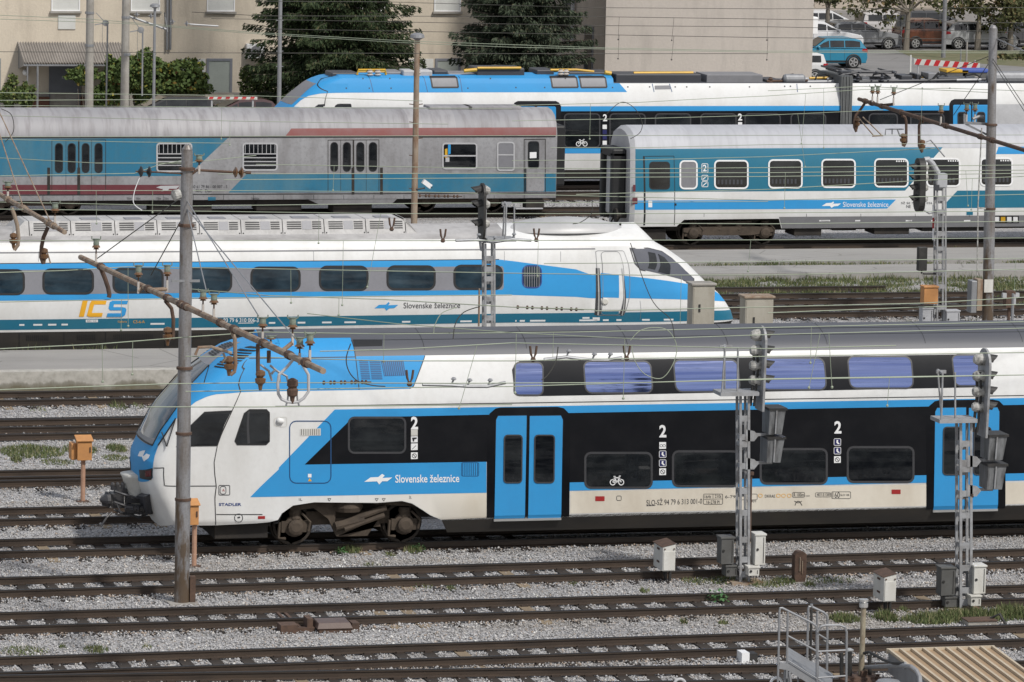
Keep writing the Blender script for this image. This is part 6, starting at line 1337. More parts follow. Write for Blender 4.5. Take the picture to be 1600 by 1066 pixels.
def polemast(label, bx, by, Yb, tx, ty, steps, r0, r1, mt='mast', group='catenary masts'):
    """steps: pixel y of the collars"""
    b = onz(bx, by, -.22); Y = Yb; t = thing('catenary_mast', label, 'catenary mast', (b[0], Y, -.22)); top = ony(tx, ty, Y); bot = ony(bx, by, Y); bot[2] = -.25
    m = MB(); n = 24; H_ = top[2]-bot[2]; pts = []; rs = []
    cz = sorted(float(ony(bx, s, Y)[2]) for s in steps); lv = [bot[2]]+cz+[top[2]]
    for i in range(len(lv)-1):
        ra = r0+(r1-r0)*i/max(1, len(lv)-2)
        for z in (lv[i]+.004, lv[i+1]): f = (z-bot[2])/H_; pts.append(bot*(1-f)+top*f); rs.append(ra)
    m.tube(pts, rs, 20, 0)
    for z in cz: f = (z-bot[2])/H_; p = bot*(1-f)+top*f; m.lathe(p-(0, 0, .03), (0, 0, 1), [(r0+.012, 0), (r0+.014, .05), (r1, .07)], 20, 1)
    m.lathe(top-(0, 0, .02), (0, 0, 1), [(r1*.9, 0), (r1*.95, .06), (r1*.5, .14), (0, .16)], 16, 0); m.build('pole', [mt, 'rust'], t, smooth=False)
    f = MB(); f.box(bot[0]-.3, bot[0]+.3, Y-.3, Y+.3, -.4, -.165); f.build('footing', 'conc', t)
    return t, bot, top
def boompt(a, b, pa, pb, px):
    """point on the boom a-b at pixel column px"""
    lo, hi = 0., 1.
    for _ in range(40):
        mid = (lo+hi)/2; q = proj(a+(b-a)*mid)[0]
        if (q < px) == (pa < pb): lo = mid
        else: hi = mid
    return a+(b-a)*lo
# mast one, in front of the cab
t1, bot, top = polemast('thick grey steel mast standing in front of the front train cab', 284, 935, 104.3, 292.5, 236, (264, 352, 575, 677, 780), .160, .118)
m = MB(); b2 = ony(298, 900, 104.3); m.box(b2[0]-.03, b2[0]+.09, 104.2, 104.35, -.3, b2[2]); m.build('earth_strap', 'rust', t1)
A = ony(505, 580, 91.0); B = ony(126, 402, 115.5); m = MB(); m.tube([A, A+(B-A)*.15, B], [.058, .066, .062], 10)
for px in (158, 232, 262, 283, 290, 345, 366, 412, 452, 478): q = boompt(A, B, 505, 126, px); d = (B-A)/np.linalg.norm(B-A); m.tube([q-d*.12, q+d*.12], .088, 10, 1)
m.build('boom', ['rustpale', 'rust'], t1)
BP = lambda px: boompt(A, B, 505, 126, px)
def PY(px, py, ref): return ony(px, py, BP(ref)[1])
for px, yb, yt in ((150, 428, 370), (317, 497, 452), (334, 502, 456), (410, 535, 493), (423, 560, 524)): q = BP(px); q = np.array((q[0], q[1], q[2]+.05)); insul(t1, q, PY(px, yt, px)[2])
for px, py, yt, ref in ((216, 455, 411, 225), (261, 452, 411, 235), (457, 536, 493, 440), (484, 562, 518, 470), (468, 566, 524, 466)):
    q = PY(px, py, ref); insul(t1, q, PY(px, yt, ref)[2]); m = MB(); r_ = BP(ref); m.tube([r_, q], .045, 7); m.build('side_arm', 'rustpale', t1)
for pts, ref, mt, ins in (([(157, 418), (164, 435), (169, 450), (171, 461), (170, 465)], 157, 'rust', None), ([(258, 470), (268, 482), (271, 500), (270, 530)], 258, 'rust', (262, 522)), ([(362, 517), (367, 530), (368, 571), (366, 581), (360, 586)], 362, 'rustpale', (358, 568)), ([(403, 538), (403, 575), (404, 600)], 405, 'rust', (407, 590)), ([(420, 548), (420, 567)], 423, 'rust', None)):
    hanger(t1, [PY(x, y, ref) for x, y in pts], mt, .048 if ref != 157 else .06, None if ins is None else PY(*ins, ref))
hanger(t1, [PY(x, y, 461) for x, y in ((458, 562), (449, 573), (436, 586), (434, 600), (435, 616), (440, 624), (449, 628), (457, 629), (466, 628), (475, 622), (482, 612), (482, 586), (474, 572), (468, 563))], 'palegrey', .035)
m = MB(); q = PY(457, 609, 461); m.lathe(q+(0, 0, .1), (0, 0, -1), [(.03, -.12), (.1, -.08), (.11, .02), (.07, .06), (.11, .1), (.1, .2), (.05, .24), (.03, .36)], 12); m.build('insulator', 'rust', t1)
for d in (-6, 6): m = MB(); m.tube([PY(457+d*.9, 602, 461), PY(457+d*1.3, 626, 461), PY(457+d*1.7, 634, 461)], .018, 5); m.build('clamp', 'galv', t1)
for pts in ([(422, 571), (433, 580), (448, 588), (450, 596)], [(424, 585), (426, 582), (431, 578), (436, 582), (437, 597)], [(407, 570), (420, 580), (425, 595)]): m = MB(); m.tube([PY(x, y, 430) for x, y in pts], .025, 6); m.build('registration_arm', 'galv', t1)
m = MB(); m.tube([PY(305, 555, 366), PY(310, 543, 366), PY(330, 542, 366), PY(362, 552, 366)], .03, 6); m.tube([PY(349, 552, 366), PY(352, 560, 366), PY(346, 568, 366)], .025, 6); m.build('registration_arm', 'rustpale', t1)
TT = lambda y: ony(291, y, 104.3)
for ya, (px, py, ref) in ((303, (152, 404, 155)), (330, (236, 430, 238))): stay(t1, TT(ya), PY(px, py, ref))
for ya, (px, py, ref) in ((312, (404, 494, 408)), (325, (474, 545, 472)), (322, (322, 453, 318))): stay(t1, TT(ya), PY(px, py, ref), .013, 'galv')
Y0 = 104.25; discs(t1, ony(212, 268, Y0), ony(243, 269, Y0), 2, .12, 'sig'); discs(t1, ony(362, 269, Y0), ony(384, 270, Y0), 2, .12)
m = MB(); m.tube([ony(243, 269, Y0), ony(291, 272, Y0)], .02, 6); m.tube([ony(292, 278, Y0), ony(308, 266, Y0), ony(362, 269, Y0)], .03, 6); m.tube([ony(384, 270, Y0), ony(392, 270, Y0)], .03, 6); m.build('tension_rod', 'rust', t1)
insul(t1, ony(311, 268, Y0), ony(311, 240, Y0)[2]); m = MB(); q = ony(270, 533, 104.3); 
m = MB(); q = ony(278, 440, 104.2); m.bar(ony(268, 439, 104.2), ony(312, 439, 104.2), .05, .05); m.build('bracket', 'galv', t1)
m = MB(); q = ony(275, 305, 104.1); m.lathe(q, (-1, -.3, -.2), [(.0, -.12), (.11, -.08), (.12, .05), (.05, .09)], 12); m.build('junction_pot', 'siggrey', t1)
# mast two, right
t2, bot, top = polemast('thick grey mast with a number plate standing by the weedy tracks', 1543, 505, 147.0, 1552, 46, (326, 195), .170, .130)
A2 = ony(1640, 247, 139.0); B2 = ony(1342, 155, 159.6); m = MB(); m.tube([A2, B2], .062, 10)
BP2 = lambda px: boompt(A2, B2, 1640, 1342, px)
for px in (1352, 1362, 1378, 1408, 1440, 1478, 1532, 1550): q = BP2(px); d = (B2-A2)/np.linalg.norm(B2-A2); m.tube([q-d*.12, q+d*.12], .09, 10)
m.build('boom', 'rust', t2)
P2 = lambda px, py, ref: ony(px, py, BP2(ref)[1])
for px, yb, yt, ref in ((1363, 158, 133, 1364), (1371, 160, 132, 1370), (1470, 190, 162, 1472)): q = BP2(ref); insul(t2, (float(P2(px, yb, ref)[0]), q[1], q[2]+.04), P2(px, yt, ref)[2])
q = P2(1396, 163, 1385); insul(t2, q, P2(1396, 134, 1385)[2]); m = MB(); m.tube([BP2(1375), q], .05, 7); m.build('side_arm', 'rust', t2)
for px in (1510, 1523): q = ony(px, 189, 147.3); insul(t2, q, ony(px, 160, 147.3)[2])
m = MB(); m.bar(ony(1506, 192, 147.3), ony(1546, 194, 147.2), .08, .08); m.bar(ony(1509, 194, 147.3), ony(1545, 212, 147.2), .06, .06); m.bar(ony(1507, 178, 147.3), ony(1507, 192, 147.3), .06, .06); m.tube([ony(1520, 186, 147.3), ony(1530, 182, 147.3), ony(1537, 183, 147.3)], .05, 7); m.build('bracket', 'galv', t2)
for pts, ref, ins in (([(1351, 162), (1344, 172), (1337, 181), (1334.5, 191), (1335, 199), (1338, 206)], 1352, (1339, 191)), ([(1409, 181), (1414, 183), (1416, 190), (1416, 222), (1412, 229)], 1408, (1411, 216)), ([(1443, 190), (1438, 191), (1436, 196), (1436, 228), (1441, 238)], 1440, (1441, 226))): hanger(t2, [P2(x, y, ref) for x, y in pts], 'rust', .055, P2(*ins, ref))
for pts, ref in (([(1340, 182), (1352, 197), (1366, 213)], 1360), ([(1348, 183), (1362, 196), (1378, 212)], 1365), ([(1383, 212), (1384, 202), (1412, 202)], 1405), ([(1394, 202), (1394, 210)], 1405), ([(1402, 202), (1406, 213)], 1405), ([(1447, 222), (1454, 219), (1476, 245)], 1440), ([(1363, 213), (1380, 212)], 1365)): m = MB(); m.tube([P2(x, y, ref) for x, y in pts], .022, 6); m.build('registration_arm', 'galv' if ref > 1400 else 'rustpale', t2)
T2_ = lambda y: ony(1550, y, 147.0)
for ya, (px, py, ref) in ((86, (1375, 156, 1376)), (92, (1490, 180, 1482))): stay(t2, T2_(ya), P2(px, py, ref))
for ya, q in ((90, (1640, 225)), (96, (1625, 212))): stay(t2, T2_(ya), ony(*q, 140.0))
stay(t2, ony(1556, 60, 147), ony(1610, 84, 144), .02, 'galv')
m = MB(); m.tube([ony(1534, 200, 146.9), ony(1531, 260, 146.9), ony(1528, 325, 146.9), ony(1527, 430, 146.9)], .022, 6); m.bar(ony(1528, 325, 146.9), ony(1540, 326, 146.9), .05, .05); m.build('tension_rod', 'siggrey', t2)
m = MB(); a = ony(1515, 438, 146.8); b = ony(1531, 488, 146.8); m.box(a[0], (a[0]+b[0])/2, 146.6, 147.0, b[2], a[2], 0); m.box((a[0]+b[0])/2+.006, b[0], 146.6, 147.0, b[2]+.06, a[2]+.05, 1); m.build('tension_weight', ['galv', 'rustpale'], t2, bevel=.02)
m = MB(); a = ony(1538, 437, 146.82); b = ony(1551, 457, 146.82); m.box(a[0], b[0], 146.80, 146.84, b[2], a[2]); o = m.build('number_plate', 'boxwhite', t2)
# the mast left of the frame whose boom reaches in
t0, bot, top = polemast('grey mast outside the left frame edge whose rusty boom reaches into view', -42, 620, 134.4, -38, 80, (330,), .16, .12)
A3 = ony(101, 363, 123.6); B3 = ony(-110, 240, 139.5); m = MB(); m.tube([A3, B3], .062, 10); BP3 = lambda px: boompt(A3, B3, 101, -110, px)
for px in (75, 83, 38, 12): q = BP3(px); d = (B3-A3)/np.linalg.norm(B3-A3); m.tube([q-d*.12, q+d*.12], .09, 10)
m.build('boom', 'rustpale', t0); P3 = lambda px, py, ref: ony(px, py, BP3(ref)[1])
for px, yt, ref in ((12, 282, 12), (86, 314, 84)): q = BP3(ref); insul(t0, (float(P3(px, 330, ref)[0]), q[1], q[2]+.05), P3(px, yt, ref)[2], 1.2)
hanger(t0, [P3(x, y, 18) for x, y in ((18, 325), (22, 335), (27, 352), (29, 372), (28, 383), (22, 391))], 'rustpale', .06, P3(21, 373, 18)); hanger(t0, [P3(x, y, 76) for x, y in ((75, 355), (68, 371), (65, 385), (64, 402), (68, 412))], 'rust', .06, P3(69, 397, 76))
m = MB(); m.tube([P3(72, 392, 76), P3(75, 398, 76), P3(79, 412, 76)], .02, 5); m.build('registration_arm', 'rustpale', t0)
for a, b in (((15, 262), (37, 326)), ((40, 265), (78, 345))): stay(t0, ony(-36, 100, 134.4), P3(*b, b[0]), .016, 'rustpale')
# plain poles at the back
def pole(label, px, py1, Y, r, mt, name='pole', cat='pole', z0=-.25, top=None, tx=None):
    a = ony(px, py1, Y); q = ony(tx if tx else px, top if top is not None else 0, Y); t = thing(name, label, cat, (a[0], Y, z0)); m = MB(); m.tube([(a[0], Y, z0), (q[0], Y, q[2])], [r*1.12, r*.9], 14); m.build('pole', mt, t); return t, q
pa, q = pole('fat concrete mast standing left of the ivy mound, the left one of two', 139, 168, 208, .165, 'conc', 'catenary_mast', 'catenary mast', top=-90, tx=142)
for y in (20, 71): m = MB(); p = ony(140, y, 208); m.lathe(p-(0, 0, .05), (0, 0, 1), [(.19, 0), (.19, .1)], 12); m.build('collar', 'galv', pa)
pb, q = pole('fat concrete mast rising through the ivy mound, the right one of two', 194.5, 168, 207, .165, 'conc', 'catenary_mast', 'catenary mast', top=-90, tx=198)
for y in (27, 85): m = MB(); p = ony(197, y, 207); m.lathe(p-(0, 0, .05), (0, 0, 1), [(.19, 0), (.19, .1)], 12); m.build('collar', 'galv', pb)
for par, Y, wx, wy, cx, cy, bx, by in ((pa, 208, 165, 36, 150, 20, 166, 166), (pb, 207, 220, 47, 205, 27, 222, 150)):
    m = MB(); c = ony(wx, wy, Y); m.lathe(c+(0, -.06, 0), (0, 1, 0), [(0, 0), (.13, .01), (.13, .03), (.10, .06), (.13, .09), (.13, .11), (0, .12)], 16); m.bar(ony(cx, cy, Y), c, .03, .03); m.bar(ony(cx-2, wy+3, Y), c, .04, .04); m.build('pulley', 'galv', par)
    m = MB(); m.tube([ony(wx+3, wy+3, Y), ony(bx, by, Y)], .035, 7); m.tube([ony(wx-5, wy, Y), ony(wx-5, wy+45, Y)], .008, 4); m.build('tension_rod', 'galv', par)
m = MB(); m.tube([ony(200, 25, 207), ony(240, 39, 207), ony(260, 46, 207)], .05, 7); m.build('bracket', 'galv', pb)
for x in (214, 236, 270, 292): 
    yy = {214: 23, 236: 25, 270: 34, 292: 37}[x]; discs(pb, ony(x-4, yy, 206.8), ony(x+4, yy, 206.8), 1, .12, 'galv', 'galv')
m = MB(); m.tube([ony(296, 38, 206.8), ony(341, 41, 206.8)], .035, 6); m.tube([ony(258, 27, 206.8), ony(257, 20, 206.8), ony(262, 50, 206.8)], .03, 6); m.build('tension_rod', 'galv', pb)
def lamppost(label, px, py1, Y, r, mt, top, head, z0, tx=None):
    t, q = pole(label, px, py1, Y, r, mt, 'lamp_post', 'lamp post', z0, top, tx); m = MB(); w, h = head; m.lathe(q-(0, 0, .01), (0, 0, 1), [(r*.9, 0), (w*.75, .06), (w, h*.35), (w*.92, h*.75), (w*.45, h), (0, h)], 16); m.build('lamp_head', 'galv', t); return t
lamppost('slim pale lamp post with a flat mushroom head in front of the ivy mound', 240, 168, 205, .06, 'galv', 13, (.21, .2), -.2, 242)
l2 = lamppost('tall rust-streaked lamp post rising between the luggage coach and the white express', 647, 346, 172, .105, 'rustpale', 62, (.26, .24), -.25, 652)
m = MB(); q = ony(652, 62, 172); m.tube([q-(0, 0, .45), q], .075, 8); m.build('neck', 'midgrey', l2)
for y, d in ((164, 1), (164, -1), (192, -1), (217, 1), (244, -1), (296, 1), (296, -1)): m = MB(); p = ony(650, y, 172); m.bar(p, p+(d*.24, 0, .03), .03, .03); m.build('step_bolt', 'rust', l2)
m = MB(); a = ony(650, 296, 171.9); b = ony(664, 294, 171.9); m.tube([a, b], .03, 6, 1); c = ony(667, 287.5, 171.9); m.bar(ony(661, 283, 171.9), ony(673, 292, 171.9), .17, .16, 0); m.bar(ony(672, 291.5, 171.9), ony(675, 293.5, 171.9), .18, .02, 1); m.build('security_camera', ['letter_w', 'rubber'], l2)
pg, q = pole('thin galvanised pole standing left of the drooping spruce', 436, 164, 206, .085, 'galv', 'pole', 'pole', -.2, -60, 439)
for y in (32, 80, 104): m = MB(); p = ony(437, y, 206); m.bar(p-(.15, 0, 0), p+(.15, 0, 0), .03, .03); m.build('step_bolt', 'galv', pg)
# ------------------------------------------------------------------ colour light signals on lattice posts
def lattice(t, xl, xr, y0, y1, Y, plates, w=.055):
    A = ony((xl+xr)/2, y1, Y); B = ony((xl+xr)/2, y0, Y); hw = (ony(xr, y1, Y)[0]-ony(xl, y1, Y)[0])/2-w/2; z0, z1 = -.22, B[2]; m = MB()
    lean = (B[0]-A[0])/(B[2]-A[2]); X = lambda z: A[0]+lean*(z-A[2])
    for s in (-1, 1):
        for yy in (-.13, .13): m.bar((X(z0)+s*hw, Y+yy, z0), (X(z1)+s*hw, Y+yy, z1), w, .04, 0, (0, 1, 0))
    for py in plates:
        z = float(ony(xl, py, Y)[2]); m.cbox((X(z), Y-.135, z), (2*hw, .012, .13)); m.cbox((X(z), Y+.135, z-.12), (2*hw, .012, .1))
        for s in (-1, 1): m.cbox((X(z)+s*hw, Y, z), (.012, .26, .1))
    m.build('lattice_post', 'lattice', t); return X, hw
def basket(t, x0, x1, yf, posts, ytop, Y):
    m = MB(); a = ony(x0, yf, Y); b = ony(x1, yf, Y); m.box(a[0], b[0], Y-.3, Y+.3, a[2]-.05, a[2]+.03); 
    for i, (xb, xt) in enumerate(posts): yy = (-.28, .28, -.1)[i % 3]; m.tube([(ony(xb, yf, Y)[0], Y+yy, a[2]), (ony(xt, ytop, Y)[0], Y+yy, ony(xt, ytop, Y)[2])], .022, 6)
    q0 = ony(posts[0][1]-3, ytop, Y); q1 = ony(posts[1][1]+6, ytop, Y); m.bar(q0, q1, .05, .07); m.bar((ony(posts[0][1], ytop, Y)[0], Y-.28, q0[2]), (ony(posts[1][1], ytop, Y)[0], Y+.28, q0[2]), .04, .04)
    m.build('service_basket', 'lattice', t)
def headback(t, xc, ys, xb0, xb1, yb0, yb1, Y, hx, step=.0):
    """signal head seen from its side: mottled lamp housings left, plate, black hoods right"""
    m = MB(); a = ony(xb0, yb1, Y); b = ony(xb1, yb0, Y); xm = (a[0]+b[0])/2; n = 12; w = .36; zz0, zz1 = a[2], b[2]; out = []
    for i in range(n+1): th = pi*i/n; out.append((xm, Y+w*cos(th), zz1-w+w*sin(th)))
    out += [(xm, Y-w*.75, zz0), (xm, Y+w*.75, zz0)]
    m.prism(out, (.05, 0, 0)); m.build('backboard', 'lattice', t)
    for y in ys:
        c = ony(xc, y, Y); h = MB(); r = .125; h.lathe((xm, Y, c[2]), (-1, 0, 0), [(r, 0), (r*1.05, .07), (r*.95, .15), (r*.6, .22), (0, .24)], 14); h.build('lamp_housing', 'siggrey', t, smooth=False)
        v = MB(); L = float(ony(hx, y, Y)[0])-xm; k = 10; vs = []
        for i in range(k+1): th = pi*1.15*i/k-.25; vs += [(xm+.05, Y+.13*cos(th), c[2]+.13*sin(th)), (xm+.05+L*(.45+.55*max(0, sin(th))), Y+.125*cos(th), c[2]+.12*sin(th)-.03)]
        v.add(vs, [(2*i, 2*i+2, 2*i+3, 2*i+1) for i in range(k)]); v.lathe((xm+.05, Y, c[2]), (1, 0, 0), [(.12, 0), (.12, .01), (0, .02)], 14); v.build('hood', 'sig', t)
    m = MB()
    for i, (x, yy) in enumerate(((-.14, .06), (-.1, -.08), (-.16, -.02))): m.tube([(xm+x, Y+yy, zz1-.5), (xm+x+.04, Y+yy, (zz0+zz1)/2), (xm+x-.03, Y+yy, zz0+.1)], .03, 6)
    m.build('cable_bundle', 'sig', t)
def tapbox(t, x0, x1, y0, y1, Y, nm='indicator'):
    a = ony(x0, y1, Y); b = ony(x1, y0, Y); d = .28; t0_ = b[0]-a[0]; m = MB(); vs = []
    for z, e in ((a[2], .12*t0_), (b[2], 0)):
        vs += [(a[0]+e*.2, Y-d*(.75 if e else 1), z), (b[0]-e*1.3, Y-d*(.75 if e else 1), z), (b[0]-e*1.3, Y+d, z), (a[0]+e*.2, Y+d, z)]
    m.add(vs, [(3, 2, 1, 0), (4, 5, 6, 7), (0, 1, 5, 4), (1, 2, 6, 5), (2, 3, 7, 6), (3, 0, 4, 7)], 0); xm = a[0]+t0_*.42; m.bar((xm, Y-d*.78-.01, a[2]+.02), (xm, Y-d-.01, b[2]-.02), .03, .03, 1); m.box(a[0]-.02, b[0]+.03, Y-d-.02, Y+d+.02, b[2]-.02, b[2]+.03, 2); m.build(nm, ['siggrey2', 'lattice', 'sig'], t)
M['siggrey2'] = mat('streaky_grey_black', (.20, .205, .21), .5, amt=.95, dirt=(.022, .021, .02), scale=3.2, stretch=(2, 2, .35))
def cabinet(t, x0, x1, y0, y1, Y, mt, nm, d=.34):
    a = ony(x0, y1, Y); b = ony(x1, y0, Y); m = MB(); m.box(a[0], b[0], Y-d/2, Y+d/2, a[2], b[2]-.04, 0); m.box(a[0]-.02, b[0]+.02, Y-d/2-.02, Y+d/2+.02, b[2]-.04, b[2], 0); m.box(b[0]-.05, b[0]-.035, Y-d/2-.01, Y-d/2, a[2]+.04, b[2]-.08, 1); m.lathe((a[0]+.05, Y-d/2, (a[2]+b[2])/2), (0, -1, 0), [(.03, 0), (.03, .02), (0, .02)], 8, 1); return m.build(nm, [mt, 'sig'], t, bevel=.012)
def signal(label, xl, xr, ytop, ybase, Y, plates, bk, head, boxes, cabs, rod):
    c = onz((xl+xr)/2, ybase, -.22); t = thing('railway_signal', label, 'signal', (c[0], Y, -.22), 'latticed colour light signals'); X, hw = lattice(t, xl, xr, ytop, ybase, Y, plates)
    basket(t, *bk, Y); headback(t, *head)
    for b in boxes:
        tapbox(t, *b, Y); m = MB(); z = float(ony(b[0], b[3]+2, Y)[2]); m.bar((X(z)+hw, Y, z), ((ony(b[0], b[3], Y)[0]+ony(b[1], b[3], Y)[0])/2, Y, z), .05, .06); m.prism([(X(z)+hw*.2, Y-.15, z-.12), (X(z)+hw*.2, Y-.15, z+.14), (X(z)+hw+.12, Y-.15, z+.1), (X(z)+hw+.22, Y-.15, z), (X(z)+hw+.12, Y-.15, z-.12)], (0, .01, 0)); m.build('arm', 'lattice', t)
    for cb in cabs: cabinet(t, *cb)
    m = MB(); m.tube([ony(rod[0], rod[1], Y-.1), ony(rod[0]-2, rod[2], Y-.1)], .022, 6); m.lathe(ony(rod[0], rod[1], Y-.1), (0, 0, 1), [(.03, -.03), (.06, 0), (.06, .06), (0, .08)], 8); m.build('conduit', 'rust', t)
    f = MB(); f.box(c[0]-.35, c[0]+.35, Y-.22, Y+.22, -.4, -.13); f.build('base_plate', 'rustpale', t); return t
signal('latticed signal before the double-deck train, the one nearer its middle door', 1152.5, 1169, 618, 912, 104.9, (653, 682, 693, 727, 766, 800, 842, 873, 896), (1120, 1180, 613, ((1122, 1127), (1138, 1138), (1150, 1151)), 542),
       (1177, (524, 548, 571, 594), 1183, 1191, 509, 641, 104.9, 1207), ((1196, 1222, 637, 677), (1193, 1220, 682, 721)),
       ((1123, 1144, 837, 880, 105.0, 'boxgrey', 'cabinet'), (1131, 1149, 881, 899, 105.0, 'boxgrey', 'cabinet'), (1176, 1193, 832, 881, 104.8, 'boxwhite', 'cabinet'), (1166, 1183, 883, 898, 104.7, 'boxwhite', 'cabinet')), (1174, 742, 845))
signal('latticed signal near the right edge, in front of the rear door of the double-deck train', 1496, 1516, 658, 957, 101.2, (692, 722, 732, 770, 804, 851, 886, 921, 940), (1461, 1520, 655, ((1464, 1466), (1478, 1472), (1490, 1490)), 581),
       (1525, (562, 588, 612, 636), 1531, 1540, 544, 682, 101.2, 1555), ((1538, 1567, 678, 717), (1536, 1566, 724, 763)),
       ((1466, 1489, 884, 929, 101.3, 'boxgrey', 'cabinet'), (1473, 1496, 930, 947, 101.3, 'boxgrey', 'cabinet'), (1517, 1537, 881, 926, 101.1, 'boxwhite', 'cabinet'), (1513, 1529, 928, 945, 101.0, 'boxwhite', 'cabinet')), (1518, 776, 862))
# middle signal facing left
Y = 124.; c = onz(764, 660, -.22); t = thing('railway_signal', 'dark-headed latticed signal with hoods facing left, before the white express', 'signal', (c[0], Y, -.22)); lattice(t, 755, 772, 380, 662, Y, (403, 420, 435, 466, 496, 530), .05)
def headleft(t, x0, x1, y0, y1, Y, hoods, hx, mt='sig'):
    a = ony(x0, y1, Y); b = ony(x1, y0, Y); m = MB(); xm = (a[0]+b[0])/2; w = .30; out = [(xm, Y+w*cos(pi*i/10), b[2]-w+w*sin(pi*i/10)) for i in range(11)]+[(xm, Y-w*cos(pi*i/10), a[2]+w-w*sin(pi*i/10)) for i in range(11)]; m.prism(out, (b[0]-xm, 0, 0)); m.build('backboard', mt, t)
    for y in hoods:
        cz = float(ony(x0, y, Y)[2]); L = xm-float(ony(hx, y, Y)[0]); v = MB(); k = 10; vs = []
        for i in range(k+1): th = pi*1.15*i/k-.25; vs += [(xm, Y+.14*cos(th), cz+.14*sin(th)), (xm-L*(.4+.6*max(0, sin(th))), Y+.13*cos(th), cz+.13*sin(th)-.04)]
        v.add(vs, [(2*i, 2*i+2, 2*i+3, 2*i+1) for i in range(k)]); v.build('hood', mt, t); h = MB(); h.lathe((b[0], Y, cz), (1, 0, 0), [(.11, 0), (.12, .08), (.07, .16), (0, .17)], 12); h.build('lamp_housing', 'siggrey', t)
headleft(t, 747, 756, 286, 376, Y, (298, 320, 350), 735); basket(t, 757, 802, 373, ((785, 787), (790, 793), (802, 802)), 318, Y); m = MB(); m.tube([ony(758, 290, Y), ony(757, 380, Y)], .05, 8); m.bar(ony(750, 376, Y), ony(752, 392, Y), .18, .03); m.build('stem', 'lattice', t)
m = MB(); m.tube([ony(749, 451, Y), ony(748, 510, Y)], .025, 6); m.build('marker_rod', 'rustpale', t)
# far signal with four hoods
Y = 144.; c = onz(1468, 515, -.22); t = thing('railway_signal', 'pale latticed signal with four black hoods on a bent arm, before the teal coach', 'signal', (c[0], Y, -.22)); lattice(t, 1461, 1476.5, 282, 512, Y, (290, 310, 330, 365, 388, 423, 447, 480), .05); headleft(t, 1422, 1443, 247, 331, Y, (262, 278, 294, 311), 1420)
m = MB(); m.tube([ony(1444, 250, Y), ony(1450, 249, Y), ony(1457, 256, Y), ony(1466, 271, Y)], .09, 8); m.tube([ony(1444, 250, Y), ony(1443, 328, Y), ony(1452, 333, Y), ony(1462, 330, Y)], .045, 8); a = ony(1462, 292, Y); b = ony(1478, 271, Y); m.box(a[0], b[0], Y-.16, Y+.16, a[2], b[2]); m.build('bent_arm', 'galvpale', t, bevel=.03)

m = MB(); a = ony(1433, 423, Y); b = ony(1448, 386, Y); m.box(a[0], b[0], Y-.1, Y+.1, a[2], b[2]); m.bar(ony(1442, 428, Y), ony(1463, 428, Y), .07, .05); m.bar(ony(1440, 423, Y), ony(1440, 428, Y), .05, .05); m.build('shunting_panel', 'sig', t, bevel=.02)
m = MB(); a = ony(1440, 474, Y-.2); b = ony(1463, 446, Y-.2); m.box(a[0], b[0], Y-.4, Y-.05, a[2], b[2]-.05); m.box(a[0]-.02, b[0]+.02, Y-.43, Y-.02, b[2]-.05, b[2]); m.build('telephone_box', 'orange', t, bevel=.015)
for x0, x1, y0 in ((1438, 1455, 480), (1476, 1497, 484)): cabinet(t, x0, x1, y0, 512, Y-.1, 'galvpale', 'cabinet')
m = MB(); 
for y0, y1, mt in ((320, 340, 0), (340, 357, 1), (357, 375, 0)): m.tube([ony(1458.5, y0, Y), ony(1458, y1, Y)], .03, 6, mt)
m.build('marker_rod', ['letter_w', 'red'], t); m = MB(); a = ony(1460, 298, Y-.2); b = ony(1468, 289, Y-.2); m.box(a[0], b[0], Y-.2, Y-.18, a[2], b[2]); m.build('plate', 'darkgrey', t)
# ------------------------------------------------------------------ boxes and posts among the tracks
def postbox(label, px, ybase, Y, box, mt, group, side=True, pmt='rustpale'):
    x0, x1, y0, y1 = box; c = onz(px, ybase, -.22); t = thing('lineside_box', label, 'junction box', (c[0], Y, -.22)); a = ony(x0, y1, Y-.15); b = ony(x1, y0, Y-.15); m = MB(); m.box(a[0], b[0], Y-.15, Y+.15, a[2], b[2]-.04); m.add([(a[0]-.03, Y-.19, b[2]-.06), (b[0]+.03, Y-.19, b[2]-.06), (b[0]+.03, Y+.17, b[2]+.03), (a[0]-.03, Y+.17, b[2]+.03), (a[0]-.03, Y-.19, b[2]-.03), (b[0]+.03, Y-.19, b[2]-.03), (b[0]+.03, Y+.17, b[2]+.06), (a[0]-.03, Y+.17, b[2]+.06)], [(3, 2, 1, 0), (4, 5, 6, 7), (0, 1, 5, 4), (1, 2, 6, 5), (2, 3, 7, 6), (3, 0, 4, 7)]); m.build('box', mt, t, bevel=.01)
    if side: m = MB(); q = ony(side[0], side[3], Y); r_ = ony(side[1], side[2], Y); m.box(q[0], a[0]-.003, Y-.02, Y+.35, q[2], r_[2]); m.build('terminal_box', mt, t, bevel=.02)
    p = MB(); xx = ony(px, y1, Y)[0]; p.tube([(xx-.0, Y, -.22), (xx, Y, a[2])], .055, 10); p.lathe((xx, Y, -.22), (0, 0, 1), [(.16, 0), (.16, .04), (.07, .05)], 12, 1); p.build('post', [pmt, 'rust'], t)
    l = MB(); l.box(b[0]-.06, b[0]-.03, Y-.17, Y-.15, (a[2]+b[2])/2-.06, (a[2]+b[2])/2+.06); l.build('handle', 'rust', t)
M['postbeige'] = mat('peach_paint', (.42, .25, .17), .6, amt=.5, dirt=(.25, .12, .07), scale=4)
postbox('orange box with a side box on a slim post, left of the front train nose', 130, 782, 117.5, (121, 144, 686, 720), 'orange', None, (111, 122, 693, 719), 'postbeige')
postbox('orange box half hidden behind the thick mast at the front train cab', 304, 880, 108.6, (290, 311, 786, 821), 'orange', None, False, 'postbeige')
